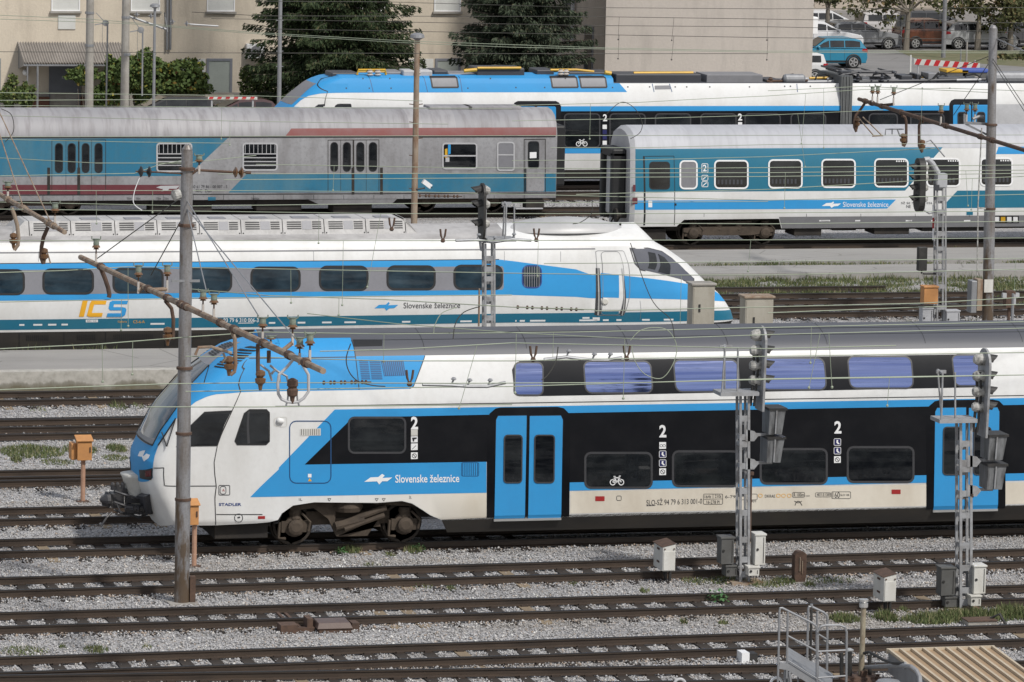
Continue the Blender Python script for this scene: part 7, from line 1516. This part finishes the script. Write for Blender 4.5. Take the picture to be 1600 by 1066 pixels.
def whitebox(label, x0, xm, x1, y0, y1, yl, Y):
    a = ony(xm, y1, Y); b = ony(x1, y0, Y); w = b[0]-a[0]; c = (a[0]+w/2, Y+.3, -.22); t = thing('lineside_box', label, 'junction box', c, 'white sloping-roofed boxes'); d = .72; m = MB(); h0 = b[2]; 
    m.add([(a[0], Y, a[2]), (b[0], Y, a[2]), (b[0], Y+d, a[2]), (a[0], Y+d, a[2]), (a[0], Y, h0-.065), (b[0], Y, h0), (b[0], Y+d, h0), (a[0], Y+d, h0-.065)], [(3, 2, 1, 0), (4, 5, 6, 7), (0, 1, 5, 4), (1, 2, 6, 5), (2, 3, 7, 6), (3, 0, 4, 7)]); m.build('box', 'boxwhite', t, bevel=.012)
    r = MB(); r.add([(a[0]-.03, Y-.015, h0-.07), (b[0]+.0, Y-.015, h0+.004), (b[0]+.0, Y+d+.0, h0+.004), (a[0]-.03, Y+d+.0, h0-.07), (a[0]-.03, Y-.015, h0-.058), (b[0]+.0, Y-.015, h0+.016), (b[0]+.0, Y+d+.0, h0+.016), (a[0]-.03, Y+d+.0, h0-.058)], [(3, 2, 1, 0), (4, 5, 6, 7), (0, 1, 5, 4), (1, 2, 6, 5), (2, 3, 7, 6), (3, 0, 4, 7)]); r.build('lid', 'rust', t)
    dr = MB(); dr.box(a[0]+.02, b[0]-.02, Y-.014, Y-.002, a[2]+.02, h0-.16); o = dr.build('door', 'boxwhite', t, bevel=.005); k = MB()
    for u in (.15, .88): k.lathe((a[0]+w*u, Y-.002, h0-.11), (0, -1, 0), [(.018, 0), (.018, .02), (0, .02)], 8)
    for z in (.28, .75): k.box(a[0]-.015, a[0]-.001, Y+.25, Y+.42, a[2]+(h0-a[2])*z-.02, a[2]+(h0-a[2])*z+.02)
    k.build('handle', 'rust', t); l = MB()
    for dx, dy in ((.55, .3), (.9, .3)): l.bar((a[0]+w*dx, Y+dy, -.22), (a[0]+w*dx, Y+dy, a[2]), .07, .05)
    l.bar((a[0]+w*.55, Y+.3, -.2), (a[0]+w*.4, Y+.3, a[2]), .04, .04); l.build('leg', 'sig', t)
whitebox('white box with a brown sloping lid left of the nearer latticed signal', 1025, 1035, 1056, 850, 893, 915, 105.0); whitebox('white box with a brown sloping lid left of the signal at the right edge', 1367, 1380.5, 1401, 897, 941, 963, 100.7)
def tallcab(label, x0, x1, y0, Y, mt, top, door=True, d=.5):
    a = ony(x0, y0, Y); b = ony(x1, y0, Y); t = thing('equipment_cabinet', label, 'cabinet', ((a[0]+b[0])/2, Y+d/2, -.22)); m = MB(); m.box(a[0], b[0], Y, Y+d, -.22, a[2]-.06); m.build('body', mt, t, bevel=.015); m = MB(); m.box(a[0]-.04, b[0]+.04, Y-.04, Y+d+.04, a[2]-.06, a[2]); m.build('top', top, t, bevel=.015); m = MB(); xl = a[0]+(b[0]-a[0])*.3; m.box(xl-.02, xl+.03, Y-.03, Y, a[2]-.75, a[2]-.55); m.build('handle', 'sig', t)
    m = MB(); m.box(a[0]+.03, b[0]-.03, Y-.012, Y-.001, -.1, a[2]-.12); m.build('door', mt, t, bevel=.006)
tallcab('tall beige cabinet standing in front of the white express nose', 1083, 1117.5, 443, 127, 'boxbeige', 'conc'); tallcab('beige cabinet with a rusty top edge, right of the taller one', 1165, 1209, 463, 126, 'boxbeige', 'rustpale')
m = MB(); Y = 104.8; a = ony(1241, 911, Y); b = ony(1261, 862, Y); w = b[0]-a[0]; m.prism([(a[0]+.03, Y, a[2]), (b[0]-.03, Y, a[2]), (b[0], Y, a[2]+.12), (b[0], Y, b[2]-.06), (b[0]-.08, Y, b[2]), (a[0]+.06, Y, b[2]), (a[0], Y, b[2]-.08), (a[0], Y, a[2]+.12)], (0, .22, 0), 0); m.bar((a[0]+w*.42, Y-.01, a[2]+.25), (a[0]+w*.42, Y-.01, b[2]-.12), .05, .02, 1); m.bar((a[0]+w*.62, Y-.012, a[2]+.2), (a[0]+w*.62, Y-.012, b[2]-.2), .03, .02, 1); m.box(a[0]-.05, b[0]+.05, Y-.1, Y+.3, -.3, a[2]+.02, 2); simple('marker_post', m, ['rust', 'rustpale', 'conc'], 'stubby rusty brown post between the two latticed signals', 'post', bevel=.015)
m = MB(); Y = 145.5; a = ony(1572, 481, Y); b = ony(1587, 455, Y); m.box(a[0], b[0], Y, Y+.3, a[2], b[2], 0); m.box(a[0]-.12, a[0]-.0, Y-.02, Y+.1, b[2]-.2, b[2]-.06, 1); m.box(b[0]+.0, b[0]+.12, Y-.02, Y+.1, b[2]-.2, b[2]-.06, 1); m.box((a[0]+b[0])/2+.04, (a[0]+b[0])/2+.16, Y-.012, Y, a[2]+.1, b[2]-.1, 1); m.tube([((a[0]+b[0])/2, Y+.15, -.22), ((a[0]+b[0])/2, Y+.15, a[2])], .05, 8, 0); simple('shunt_signal', m, ['rust', 'palegrey'], 'low rusty shunting signal with white arms at the right edge', 'signal')
post('marker_post', 1583, 459, 510, 144.6, .045, 'galv', 'thin white post in front of the low rusty shunting signal', 'post', -.22)
# point machine
c = onz(515, 990, -.2); t = thing('point_machine', 'rusty red point machine box with rods beside the near rail', 'point machine', (c[0], c[1], -.2)); Y = c[1]; m = MB(); a = ony(498, 994, Y); b = ony(550, 982, Y); m.box(a[0], b[0], Y, Y+.55, -.25, b[2]-.0); m.build('box', 'rust', t, bevel=.02)
m = MB(); z = b[2]; m.add([(a[0]-.04, Y-.03, z), (b[0]+.02, Y-.03, z), (b[0]+.02, Y+.58, z), (a[0]-.04, Y+.58, z), (a[0], Y+.02, z+.12), (b[0]-.04, Y+.02, z+.12), (b[0]-.04, Y+.5, z+.14), (a[0], Y+.5, z+.14)], [(3, 2, 1, 0), (4, 5, 6, 7), (0, 1, 5, 4), (1, 2, 6, 5), (2, 3, 7, 6), (3, 0, 4, 7)]); m.build('lid', 'lidbrown', t, bevel=.012);
m = MB(); xw = a[0]; m.box(xw-.78, xw-.42, Y+.05, Y+.45, -.24, -.02); m.box(xw-.4, xw-.05, Y+.15, Y+.3, -.2, -.1); m.build('lock_box', 'rust', t); m = MB(); m.build('rod_bracket', 'rust', t); m = MB(); m.bar((xw-.3, Y+.2, -.14), (xw-.3, Y+1.9, -.12), .06, .04); m.build('rod', 'rust', t); m = MB(); m.bar((xw-.45, Y+.2, -.14), (xw-.45, Y+2.0, -.12), .06, .04); m.build('rod', 'rust', t); m = MB(); m.box(b[0]+.03, b[0]+.18, Y+.1, Y+.45, -.24, -.02); m.build('motor_end', 'rust', t); m = MB(); m.box(xw-.2, xw-.08, Y+.2, Y+.6, -.2, .08); m.build('rodding', 'rust', t)
m = MB(); q = onz(590, 982, -.18); m.bar(q, q+np.array((.45, -.25, -.04)), .07, .03); m.bar(q+np.array((.1, .02, 0)), q+np.array((.5, -.15, -.04)), .04, .03); simple('scrap_plate', m, 'rust', 'small scrap of rusty strip lying on ballast right of the point machine', 'scrap')
m = MB(); a = ony(1513, 981, 99.3); m.box(a[0], a[0]+.62, 99.3, 99.7, -.25, -.08, 0); m.box(a[0]-.02, a[0]+.64, 99.28, 99.72, -.08, -.055, 1); m.tube([(a[0]+.55, 99.5, -.06), (a[0]+.72, 99.4, .05), (a[0]+.85, 99.3, -.2)], .03, 6, 2); simple('cable_trough', m, ['conc', 'rust', 'sig'], 'low grey cable trough lid lying in grass below the right-edge signal', 'trough')
m = MB(); q = onz(1159, 1036, -.2); m.box(q[0], q[0]+.16, q[1], q[1]+.35, -.25, .0, 0); m.box(q[0]+.165, q[0]+.33, q[1], q[1]+.3, -.25, -.02, 1); simple('clearance_marker', m, ['letter_w', 'sig'], 'small white and black block between the nearest rails', 'marker')
# ------------------------------------------------------------------ overhead line wires
def wire(pts, z, mt='wire', r=.0085, drops=(), label=None, grp=None):
    """pts in pixels, all at height z (or list of heights)"""
    zz = z if isinstance(z, (list, tuple)) else [z]*len(pts); P = [onz(x, y, q) for (x, y), q in zip(pts, zz)]; r = r*1.2
    d = P[-1]-P[-2]; P.append(P[-1]+d/np.linalg.norm(d)*14) if pts[-1][0] >= 1590 else None
    d = P[0]-P[1]; P.insert(0, P[0]+d/np.linalg.norm(d)*14) if pts[0][0] <= 5 else None
    m = MB(); m.tube(P, r, 5); pl = np.array(P)
    for (dx, dz, ln) in drops:
        k = min(range(len(P)-1), key=lambda i: abs(proj((P[i]+P[i+1])/2)[0]-dx)); best = min((abs(proj(P[k]+(P[k+1]-P[k])*f)[0]-dx), f) for f in np.linspace(0, 1, 60)); q = P[k]+(P[k+1]-P[k])*best[1]; m.tube([q, q+np.array((dz, 0, -ln))], .006, 4); m.lathe(q+np.array((dz, 0, -ln)), (0, 0, 1), [(.02, 0), (.03, .03), (0, .06)], 6)
    o = m.build('overhead_wire', mt); tag(o, label, 'overhead wire', grp); return o
G1, L1 = 'dark feeder wires across the buildings', 'thin dark wire crossing in front of the building walls'
for p in ([(400, 2), (600, 3), (920, 12), (1200, 14), (1595, 12)], [(300, 19), (410, 25), (920, 26), (1200, 30), (1595, 36)], [(330, 29), (600, 34), (920, 40), (1200, 42), (1595, 50)], [(400, 45), (920, 54), (1200, 59), (1595, 62)], [(2, 81), (400, 83), (800, 84), (1200, 84)]): wire(p, 7.6, 'wiredark', .008, ((968, -.02, .8), (1052, -.06, .8), (1218, -.02, .75)) if p[0][1] in (19, 45) else (), L1, G1)
G2, L2 = 'pale wires above the far roofs', 'thin pale green wire over the rear train and luggage coach roofs'
for p, z, dr in (([(2, 24), (140, 30), (400, 51), (630, 64), (800, 70), (945, 75), (1200, 80), (1545, 80), (1595, 80)], 7.6, ()), ([(2, 30), (200, 37), (400, 53), (630, 67), (800, 74), (1200, 82), (1595, 83)], 7.4, ()), ([(2, 145), (400, 150), (660, 158)], 6.3, ()), ([(2, 157), (400, 155)], 5.9, ()), ([(2, 165), (400, 168), (800, 170)], 5.9, ((344, 0, 1.0),)), ([(2, 181), (400, 190), (700, 194)], 5.7, ((362, 0, .75),)), ([(2, 214), (860, 212), (1595, 211)], 5.4, ()), ([(2, 218), (200, 222), (360, 224)], 5.2, ()),
                 ([(800, 165), (1000, 160), (1090, 155), (1200, 150), (1350, 140), (1480, 138), (1595, 142)], 6.4, ((922, 0, 1.1), (1258, -.1, 1.6))), ([(800, 189), (1020, 185), (1200, 180), (1380, 172)], 5.7, ((1246, .3, 1.7),)), ([(1200, 142), (1350, 135), (1550, 145)], 6.6, ((1286, .06, 1.9), (1440, 0, 1.6))), ([(860, 231), (1000, 231), (1200, 226), (1595, 224)], 5.2, ()), ([(800, 251), (1000, 250), (1200, 245), (1460, 232)], 4.9, ())): wire(p, z, 'wire', .008, dr, L2, G2)
G3, L3 = 'pale wires across the coach sides', 'thin pale green wire running across the coach windows and the white express roof'
for p, z, dr in (([(2, 275), (210, 271), (250, 257), (285, 251)], 5.9, ()), ([(2, 247), (150, 255), (290, 255), (400, 243)], 6.0, ()), ([(400, 257), (700, 262), (1000, 264), (1200, 262), (1595, 258)], 5.9, ((520, -.02, .7),)), ([(340, 272), (800, 271), (1200, 270), (1595, 266)], 5.9, ((1224, .0, 1.0), (1510, .1, 1.0))), ([(350, 281), (800, 278), (1200, 276), (1595, 271)], 5.7, ()), ([(900, 304), (1200, 296), (1440, 282), (1595, 276)], 5.6, ((1520, 0, .9),)), ([(2, 298), (350, 298), (650, 300), (1200, 313), (1595, 304)], 5.5, ((150, .02, .9), (238, .0, .6))), ([(2, 316), (300, 322), (650, 318), (1000, 316), (1200, 315)], 5.4, ()),
                 ([(2, 327), (300, 330), (600, 334), (1000, 334), (1595, 330)], 5.6, ((594, -.32, 1.9), (498, 0, .8))), ([(2, 376), (400, 376), (800, 376), (1200, 375), (1595, 372)], 5.6, ((536, 0, 1.6), (840, 0, .9), (1170, -.05, .8))), ([(800, 348), (1200, 350), (1595, 346)], 5.7, ()), ([(850, 412), (1100, 410), (1595, 404)], 5.4, ((1585, 0, .8),))): wire(p, z, 'wire', .0085, dr, L3, G3)
G4, L4 = 'pale wires across the white express', 'thin pale green wire running across the side of the white express'
for p, z, dr in (([(2, 426), (100, 423), (200, 417), (400, 420), (800, 427), (1000, 430), (1200, 430), (1595, 421)], 5.6, ((200, .02, 1.4), (455, .02, .8), (1066, 0, 1.3))), ([(2, 472), (300, 466), (600, 463), (800, 461)], 5.4, ((190, 0, .7),)), ([(300, 452), (420, 462), (600, 468), (800, 480), (930, 484)], 5.7, ((531, 0, .4),)), ([(930, 486), (1100, 482), (1440, 474), (1595, 465)], 5.6, ()), ([(1200, 489), (1440, 480), (1595, 476)], 5.5, ())): wire(p, z, 'wire', .009, dr, L4, G4)
G5, L5 = 'pale wires across the front train', 'pale wire running across the roof and upper deck of the front double-deck train'
for p, z, dr in (([(2, 545), (150, 538), (290, 527), (405, 519), (600, 522), (900, 519), (1200, 512), (1595, 503)], 5.7, ((160, .02, .8), (208, 0, .7), (620, .0, .6), (865, 0, .6), (1270, 0, .8))), ([(480, 490), (620, 506), (800, 520), (1000, 530), (1200, 523), (1595, 513)], 6.6, ((806, .0, 1.2), (976, 0, 1.2), (1280, -.2, 1.1), (1292, .1, 1.1))), ([(500, 549), (620, 546), (800, 536), (1000, 540), (1200, 545), (1400, 540)], 6.0, ((745, -.35, 1.3),)), ([(2, 609), (260, 600), (400, 598), (700, 599), (1000, 598), (1200, 593), (1400, 590), (1595, 586)], 5.3, ((1390, -.03, .6),)), ([(290, 557), (400, 558), (600, 564), (800, 564), (1000, 560), (1200, 557), (1595, 551)], 5.5, ()), ([(290, 612), (600, 606), (800, 604), (1200, 592), (1595, 586)], 5.1, ()), ([(230, 636), (400, 636), (620, 634), (800, 632)], 5.0, ())): wire(p, z, 'wire', .009 if z < 6.5 else .0075, dr, L5, G5)
G6 = 'connector loops'
def arcwire(pts, z, label, mt='wire', r=.009):
    q = []
    n = len(pts)
    for i in range(n-1):
        p0, p1, p2, p3 = pts[max(i-1, 0)], pts[i], pts[i+1], pts[min(i+2, n-1)]
        for k in range(6): s = k/6; q.append(tuple(.5*((2*p1[j])+(-p0[j]+p2[j])*s+(2*p0[j]-5*p1[j]+4*p2[j]-p3[j])*s*s+(-p0[j]+3*p1[j]-3*p2[j]+p3[j])*s**3) for j in (0, 1)))
    q.append(pts[-1]); Yr = float(onz(*pts[-1], z)[1]); m = MB(); m.tube([ony(x, y, Yr) for x, y in q], r, 5); o = m.build('connector_cable', mt); tag(o, label, 'cable'); return o
arcwire([(985, 532), (1000, 517), (1022, 512), (1044, 517), (1057, 540), (1052, 568), (1034, 591), (1008, 585), (992, 564), (987, 540)], 5.4, 'pale cable loop hanging before the upper deck windows'); arcwire([(548, 537), (541, 560), (545, 580), (558, 595), (580, 602), (602, 604)], 5.2, 'dark cable arc hanging before the blue vented roof panel', 'wiredark', .012)
arcwire([(714, 480), (690, 490), (679, 510), (678, 522)], 5.6, 'pale cable arc beside the middle signal'); arcwire([(750, 479), (725, 488), (712, 505), (708, 530)], 5.6, 'dark cable arc beside the middle signal', 'wiredark', .011); arcwire([(872, 542), (868, 566), (856, 586), (846, 594)], 5.4, 'dark cable arc before the first upper deck window', 'wiredark', .011); arcwire([(948, 178), (970, 160), (990, 168), (1003, 190), (1000, 207), (985, 217)], 5.3, 'dark cable arc above the teal coach end', 'wiredark', .011); arcwire([(925, 316), (924, 334), (908, 347), (895, 350)], 5.5, 'dark cable curl above the white express roof', 'wiredark', .011)
arcwire([(2, 170), (18, 180), (21, 205), (8, 222)], 5.7, 'dark cable arc at the left edge of the luggage coach roof', 'wiredark', .012); arcwire([(218, 278), (210, 300), (209, 318), (222, 329)], 5.7, 'white cable hanging from the black strain insulator', 'letter_w', .011); arcwire([(985, 380), (1010, 450), (1025, 478), (1048, 500), (1054, 530)], 5.6, 'long dark cable slanting past the white express cab window', 'wiredark', .009)
def clampset(pts, z, label):
    Yr = float(onz(*pts[0], z)[1]); m = MB(); m.tube([ony(*p, Yr) for p in pts], .014, 5)
    for i in range(9): f = (i+.3*(i % 2))/9; a = np.array(pts[0])*(1-f)+np.array(pts[-1])*f; q = ony(a[0], a[1], Yr); m.lathe(q-(0, 0, .04), (0, 0, 1), [(.02, 0), (.035, .03), (.02, .08)], 6)
    tag(m.build('wire_clamp', 'rust'), label, 'wire clamp')
clampset([(506, 598), (580, 597)], 5.25, 'row of dark clamps on the wire below the blue vented panel'); clampset([(809, 480), (912, 484)], 5.6, 'row of rusty clamps on the wire before the white express door'); clampset([(656, 306), (722, 307)], 5.6, 'row of clamps on the wire below the luggage coach')
def gantrytube(pts, z, label, mt='galv'): 
    Yr = float(onz(*pts[0], z)[1]); m = MB(); m.tube([ony(*p, Yr) for p in pts], .035, 7); 
    for x, y in pts[1:-1]: q = ony(x, y, Yr); m.tube([q, q+np.array((.05, 0, .12))], .02, 5); m.lathe(q+np.array((.05, 0, .1)), (0, 0, 1), [(.03, 0), (.06, .02), (.03, .06)], 8)
    tag(m.build('section_insulator', mt), label, 'section insulator')
gantrytube([(660, 601), (705, 602), (730, 604), (762, 604), (790, 598)], 5.2, 'flat grey section insulator hanging on the wire left of the upper deck windows'); gantrytube([(850, 562), (885, 558), (925, 563), (950, 563), (972, 559)], 5.4, 'flat grey section insulator hanging above the upper deck windows'); gantrytube([(712, 376), (745, 375), (770, 379), (800, 374), (830, 376)], 5.6, 'flat grey section insulator beside the middle signal head')
for x, y, z, lab in ((692, 376, 5.6, 'forked rusty clamp on a wire left of the middle signal'), (838, 375, 5.6, 'forked rusty clamp on a wire right of the middle signal'), (640, 600, 5.25, 'forked rusty clamp on a wire below the blue vented panel'), (833, 562, 5.45, 'forked rusty clamp on a wire above the first upper deck window'), (979, 560, 5.45, 'forked rusty clamp on a wire above the second upper deck window'), (612, 358, 5.6, 'forked rusty clamp before the roof units of the white express')):
    q = onz(x, y, z); m = MB(); m.tube([q+np.array((-.07, 0, .28)), q+np.array((-.05, 0, .12)), q, q+np.array((.05, 0, .12)), q+np.array((.07, 0, .28))], .025, 6); m.lathe(q-(0, 0, .05), (0, 0, 1), [(.03, 0), (.06, .03), (.04, .1)], 8); tag(m.build('wire_fork', 'rust'), lab, 'wire clamp')
# ------------------------------------------------------------------ metal stairs, pipe work and shed roof at the lower right
Y0, Y1 = 90.4, 91.9
c = ony(1270, 1060, 91); t = thing('metal_stairs', 'grey metal access stairs with tube railings at the lower right', 'stairs', (c[0], 91, -.2))
def rail(pts, r, Y, mt='galv', nm='handrail'): m = MB(); m.tube([ony(x, y, Y) for x, y in pts], r, 8); return m.build(nm, mt, t)
rail([(1215, 1085), (1218, 956), (1219, 950), (1222, 950), (1268, 973), (1275, 978), (1277, 990)], .022, Y0); rail([(1229, 1060), (1231, 956)], .022, Y0, nm='railing_post'); rail([(1230, 993), (1275, 1017)], .018, Y0, nm='knee_rail')
rail([(1277, 1110), (1277, 985)], .034, Y0, nm='railing_post'); rail([(1277, 988), (1282, 979), (1290, 977), (1312, 977), (1320, 980), (1323, 988), (1322, 1105)], .024, Y0-.15); rail([(1278, 1018), (1322, 1016)], .018, Y0-.15, nm='knee_rail'); rail([(1278, 1059), (1322, 1056)], .018, Y0-.15, nm='knee_rail')
rail([(1261, 1035), (1263, 952), (1264, 948), (1268, 948), (1287, 957), (1292, 962), (1293, 970), (1292, 1052)], .024, Y1); rail([(1266, 1038), (1268, 952)], .026, Y1, 'sig', 'railing_post'); rail([(1276, 1030), (1277, 955)], .022, Y1, nm='railing_post'); rail([(1277, 990), (1292, 999)], .016, Y1, nm='knee_rail'); rail([(1268, 948), (1268, 944)], .03, Y1, nm='railing_post')
m = MB(); A = ony(1230, 1034, Y0); B = ony(1300, 1078, Y0); n = 9
top = [A, B, np.array((B[0]+.5, Y1, B[2])), np.array((A[0]+.45, Y1, A[2]))]
m.add(top+[p-np.array((0, 0, .16)) for p in top], [(0, 1, 2, 3), (7, 6, 5, 4), (0, 4, 5, 1), (1, 5, 6, 2), (2, 6, 7, 3), (3, 7, 4, 0)], 0); m.build('tread_deck', 'galv', t)
m = MB(); m.tube([A+(0, -.02, .03), B+(0, -.02, .03)], .014, 6); m.bar(ony(1217, 1040, Y0), ony(1231, 1042, Y0), .05, .12); m.tube([ony(1233, 1050, Y0), ony(1239, 1090, Y0)], .03, 6); m.tube([ony(1247, 1053, Y0+.3), ony(1247, 1095, Y0+.3)], .02, 6); m.build('stringer', 'galv', t)
m = MB()
for x in np.linspace(A[0], A[0]+.05, 2): m.tube([(x, Y0+.1, -.25), (x, Y0+.1, A[2]-.1)], .03, 6)
m.build('leg', 'galv', t)
# vent pipe
Y = 91.2; c = ony(1345, 1045, Y); t = thing('standpipe', 'pale rusty standpipe with a silver cap and a grey side pipe', 'pipe', (c[0], Y, -.2)); m = MB(); a = ony(1346, 1046, Y); b = ony(1349.5, 944, Y); m.tube([(a[0], Y, -.3), a, b], [.055, .055, .05], 12); m.build('pipe', 'rustcream', t)
m = MB(); m.lathe(ony(1349.3, 950, Y), (0, 0, 1), [(.06, 0), (.085, .02), (.085, .09), (.06, .1), (.09, .13), (.09, .17), (0, .18)], 14); m.build('cap', 'alu', t)
m = MB(); m.tube([ony(x, y, q) for x, y, q in ((1352, 1043, 91.2), (1385, 1041, 89.9), (1412, 1040, 88.8), (1424, 1042, 88.5), (1432, 1048, 88.4), (1437, 1058, 88.3), (1438, 1070, 88.2), (1439, 1110, 88.2))], .044, 10); m.lathe(ony(1412, 1040, 88.8), (1, 0, 0), [(.07, 0), (.07, .04)], 12); m.build('side_pipe', 'galv', t)
m = MB(); m.tube([ony(x, y, q) for x, y, q in ((1350, 1021, 91.1), (1358, 1019, 90.8), (1366, 1023, 90.4), (1380, 1031, 89.8), (1395, 1036, 89.2), (1414, 1037, 88.8))], .03, 8); m.build('hose', 'sig', t)
m = MB(); q = ony(1345, 1056, Y); m.lathe((q[0], Y, q[2]-.1), (0, 0, 1), [(.42, -.3), (.42, .06), (.30, .08), (.28, .11), (.1, .12), (0, .12)], 20); 
for a_ in range(8): m.lathe((q[0]+.34*cos(a_*.785), Y+.34*sin(a_*.785), q[2]-.05), (0, 0, 1), [(.035, 0), (.035, .07), (0, .075)], 6)
m.box(q[0]-.05, q[0]+.06, Y-.2, Y-.1, q[2]-.0, q[2]+.12); m.build('flange', 'rust', t)
for x, y0 in ((1315, 1020), (1327, 1018), (1359, 1023)): m = MB(); m.tube([ony(x, 1058, Y), ony(x, y0, Y)], .04 if x != 1327 else .055, 8, 0); m.build('valve_pipe', 'sig', t)
m = MB(); m.lathe(ony(1327, 1018, Y), (0, 0, 1), [(.07, 0), (.09, .03), (.04, .06), (0, .06)], 10, 1); m.build('valve', ['sig', 'alu'], t)
m = MB(); q = ony(1388, 1064, 88.6); m.lathe((q[0], 88.6, q[2]-.3), (0, 0, 1), [(.24, 0), (.24, .27), (.2, .31), (.1, .33), (0, .33)], 18); simple('manhole_cover', m, 'galv', 'rounded pale grey lid peeping up below the side pipe', 'lid')
# corrugated shed roof
M['tanroof'] = mat('tan_metal_roof', (.36, .25, .15), .6, amt=.4, dirt=(.27, .19, .12), scale=1.6); M['tanlight'] = mat('pale_tan_trim', (.50, .42, .31), .6, amt=.3)
Y = 90.7; a = ony(1389, 1018, Y); b = ony(1551, 1013, Y); z0 = (a[2]+b[2])/2; L = 4.2; dz = -.26; t = thing('shed', 'small shed with a tan ribbed metal roof at the lower right corner', 'shed', ((a[0]+b[0])/2, Y-L/2, -.2)); m = MB()
m.add([(a[0], Y, z0), (b[0], Y, z0), (b[0], Y-L, z0+dz), (a[0], Y-L, z0+dz), (a[0], Y, z0-.06), (b[0], Y, z0-.06), (b[0], Y-L, z0+dz-.06), (a[0], Y-L, z0+dz-.06)], [(0, 1, 2, 3), (7, 6, 5, 4), (0, 4, 5, 1), (1, 5, 6, 2), (2, 6, 7, 3), (3, 7, 4, 0)], 0); n = 9
for i in range(n+1):
    x = a[0]+(b[0]-a[0])*i/n; m.bar((x, Y+.01, z0+.025), (x, Y-L-.01, z0+dz+.025), .05, .055, 1)
m.bar((a[0]-.04, Y+.02, z0+.0), (b[0]+.04, Y+.02, z0+.0), .05, .10, 1); m.build('roof', ['tanroof', 'tanlight'], t)
m = MB(); m.box(a[0]+.12, b[0]-.12, Y-L+.15, Y-.15, -.25, z0+dz-.07); m.build('wall', 'palegrey', t); m = MB(); m.add([(a[0]-.01, Y, z0-.02), (a[0]-.01, Y-L, z0+dz-.02), (a[0]-.01, Y-L, z0+dz-.42), (a[0]-.01, Y, z0-.40)], [(0, 1, 2, 3)]); m.add([(a[0]+.03, Y, z0-.02), (a[0]+.03, Y-L, z0+dz-.02), (a[0]+.03, Y-L, z0+dz-.42), (a[0]+.03, Y, z0-.40)], [(0, 1, 2, 3)]); m.build('gable_trim', 'galv', t)
# ring topped posts peeping into the frame
for px, py, mt, lab in ((1062, 1064, 'palegrey', 'pale ring-topped lug at the bottom edge left of the stairs'), (1213, 1062, 'letter_w', 'white ring-topped lug at the foot of the metal stairs')):
    q = ony(px, py+6, 91); m = MB(); m.tube([q+np.array((.11*cos(s), 0, .11*sin(s)))for s in np.linspace(-.4, pi+.4, 14)], .028, 8); m.tube([(q[0], 91, -.3), (q[0], 91, q[2]-.05)], .05, 8); m.bar(q+np.array((-.12, 0, -.05)), q+np.array((.12, 0, -.05)), .06, .06); simple('lifting_lug', m, mt, lab, 'lug')
bpy.context.view_layer.update()
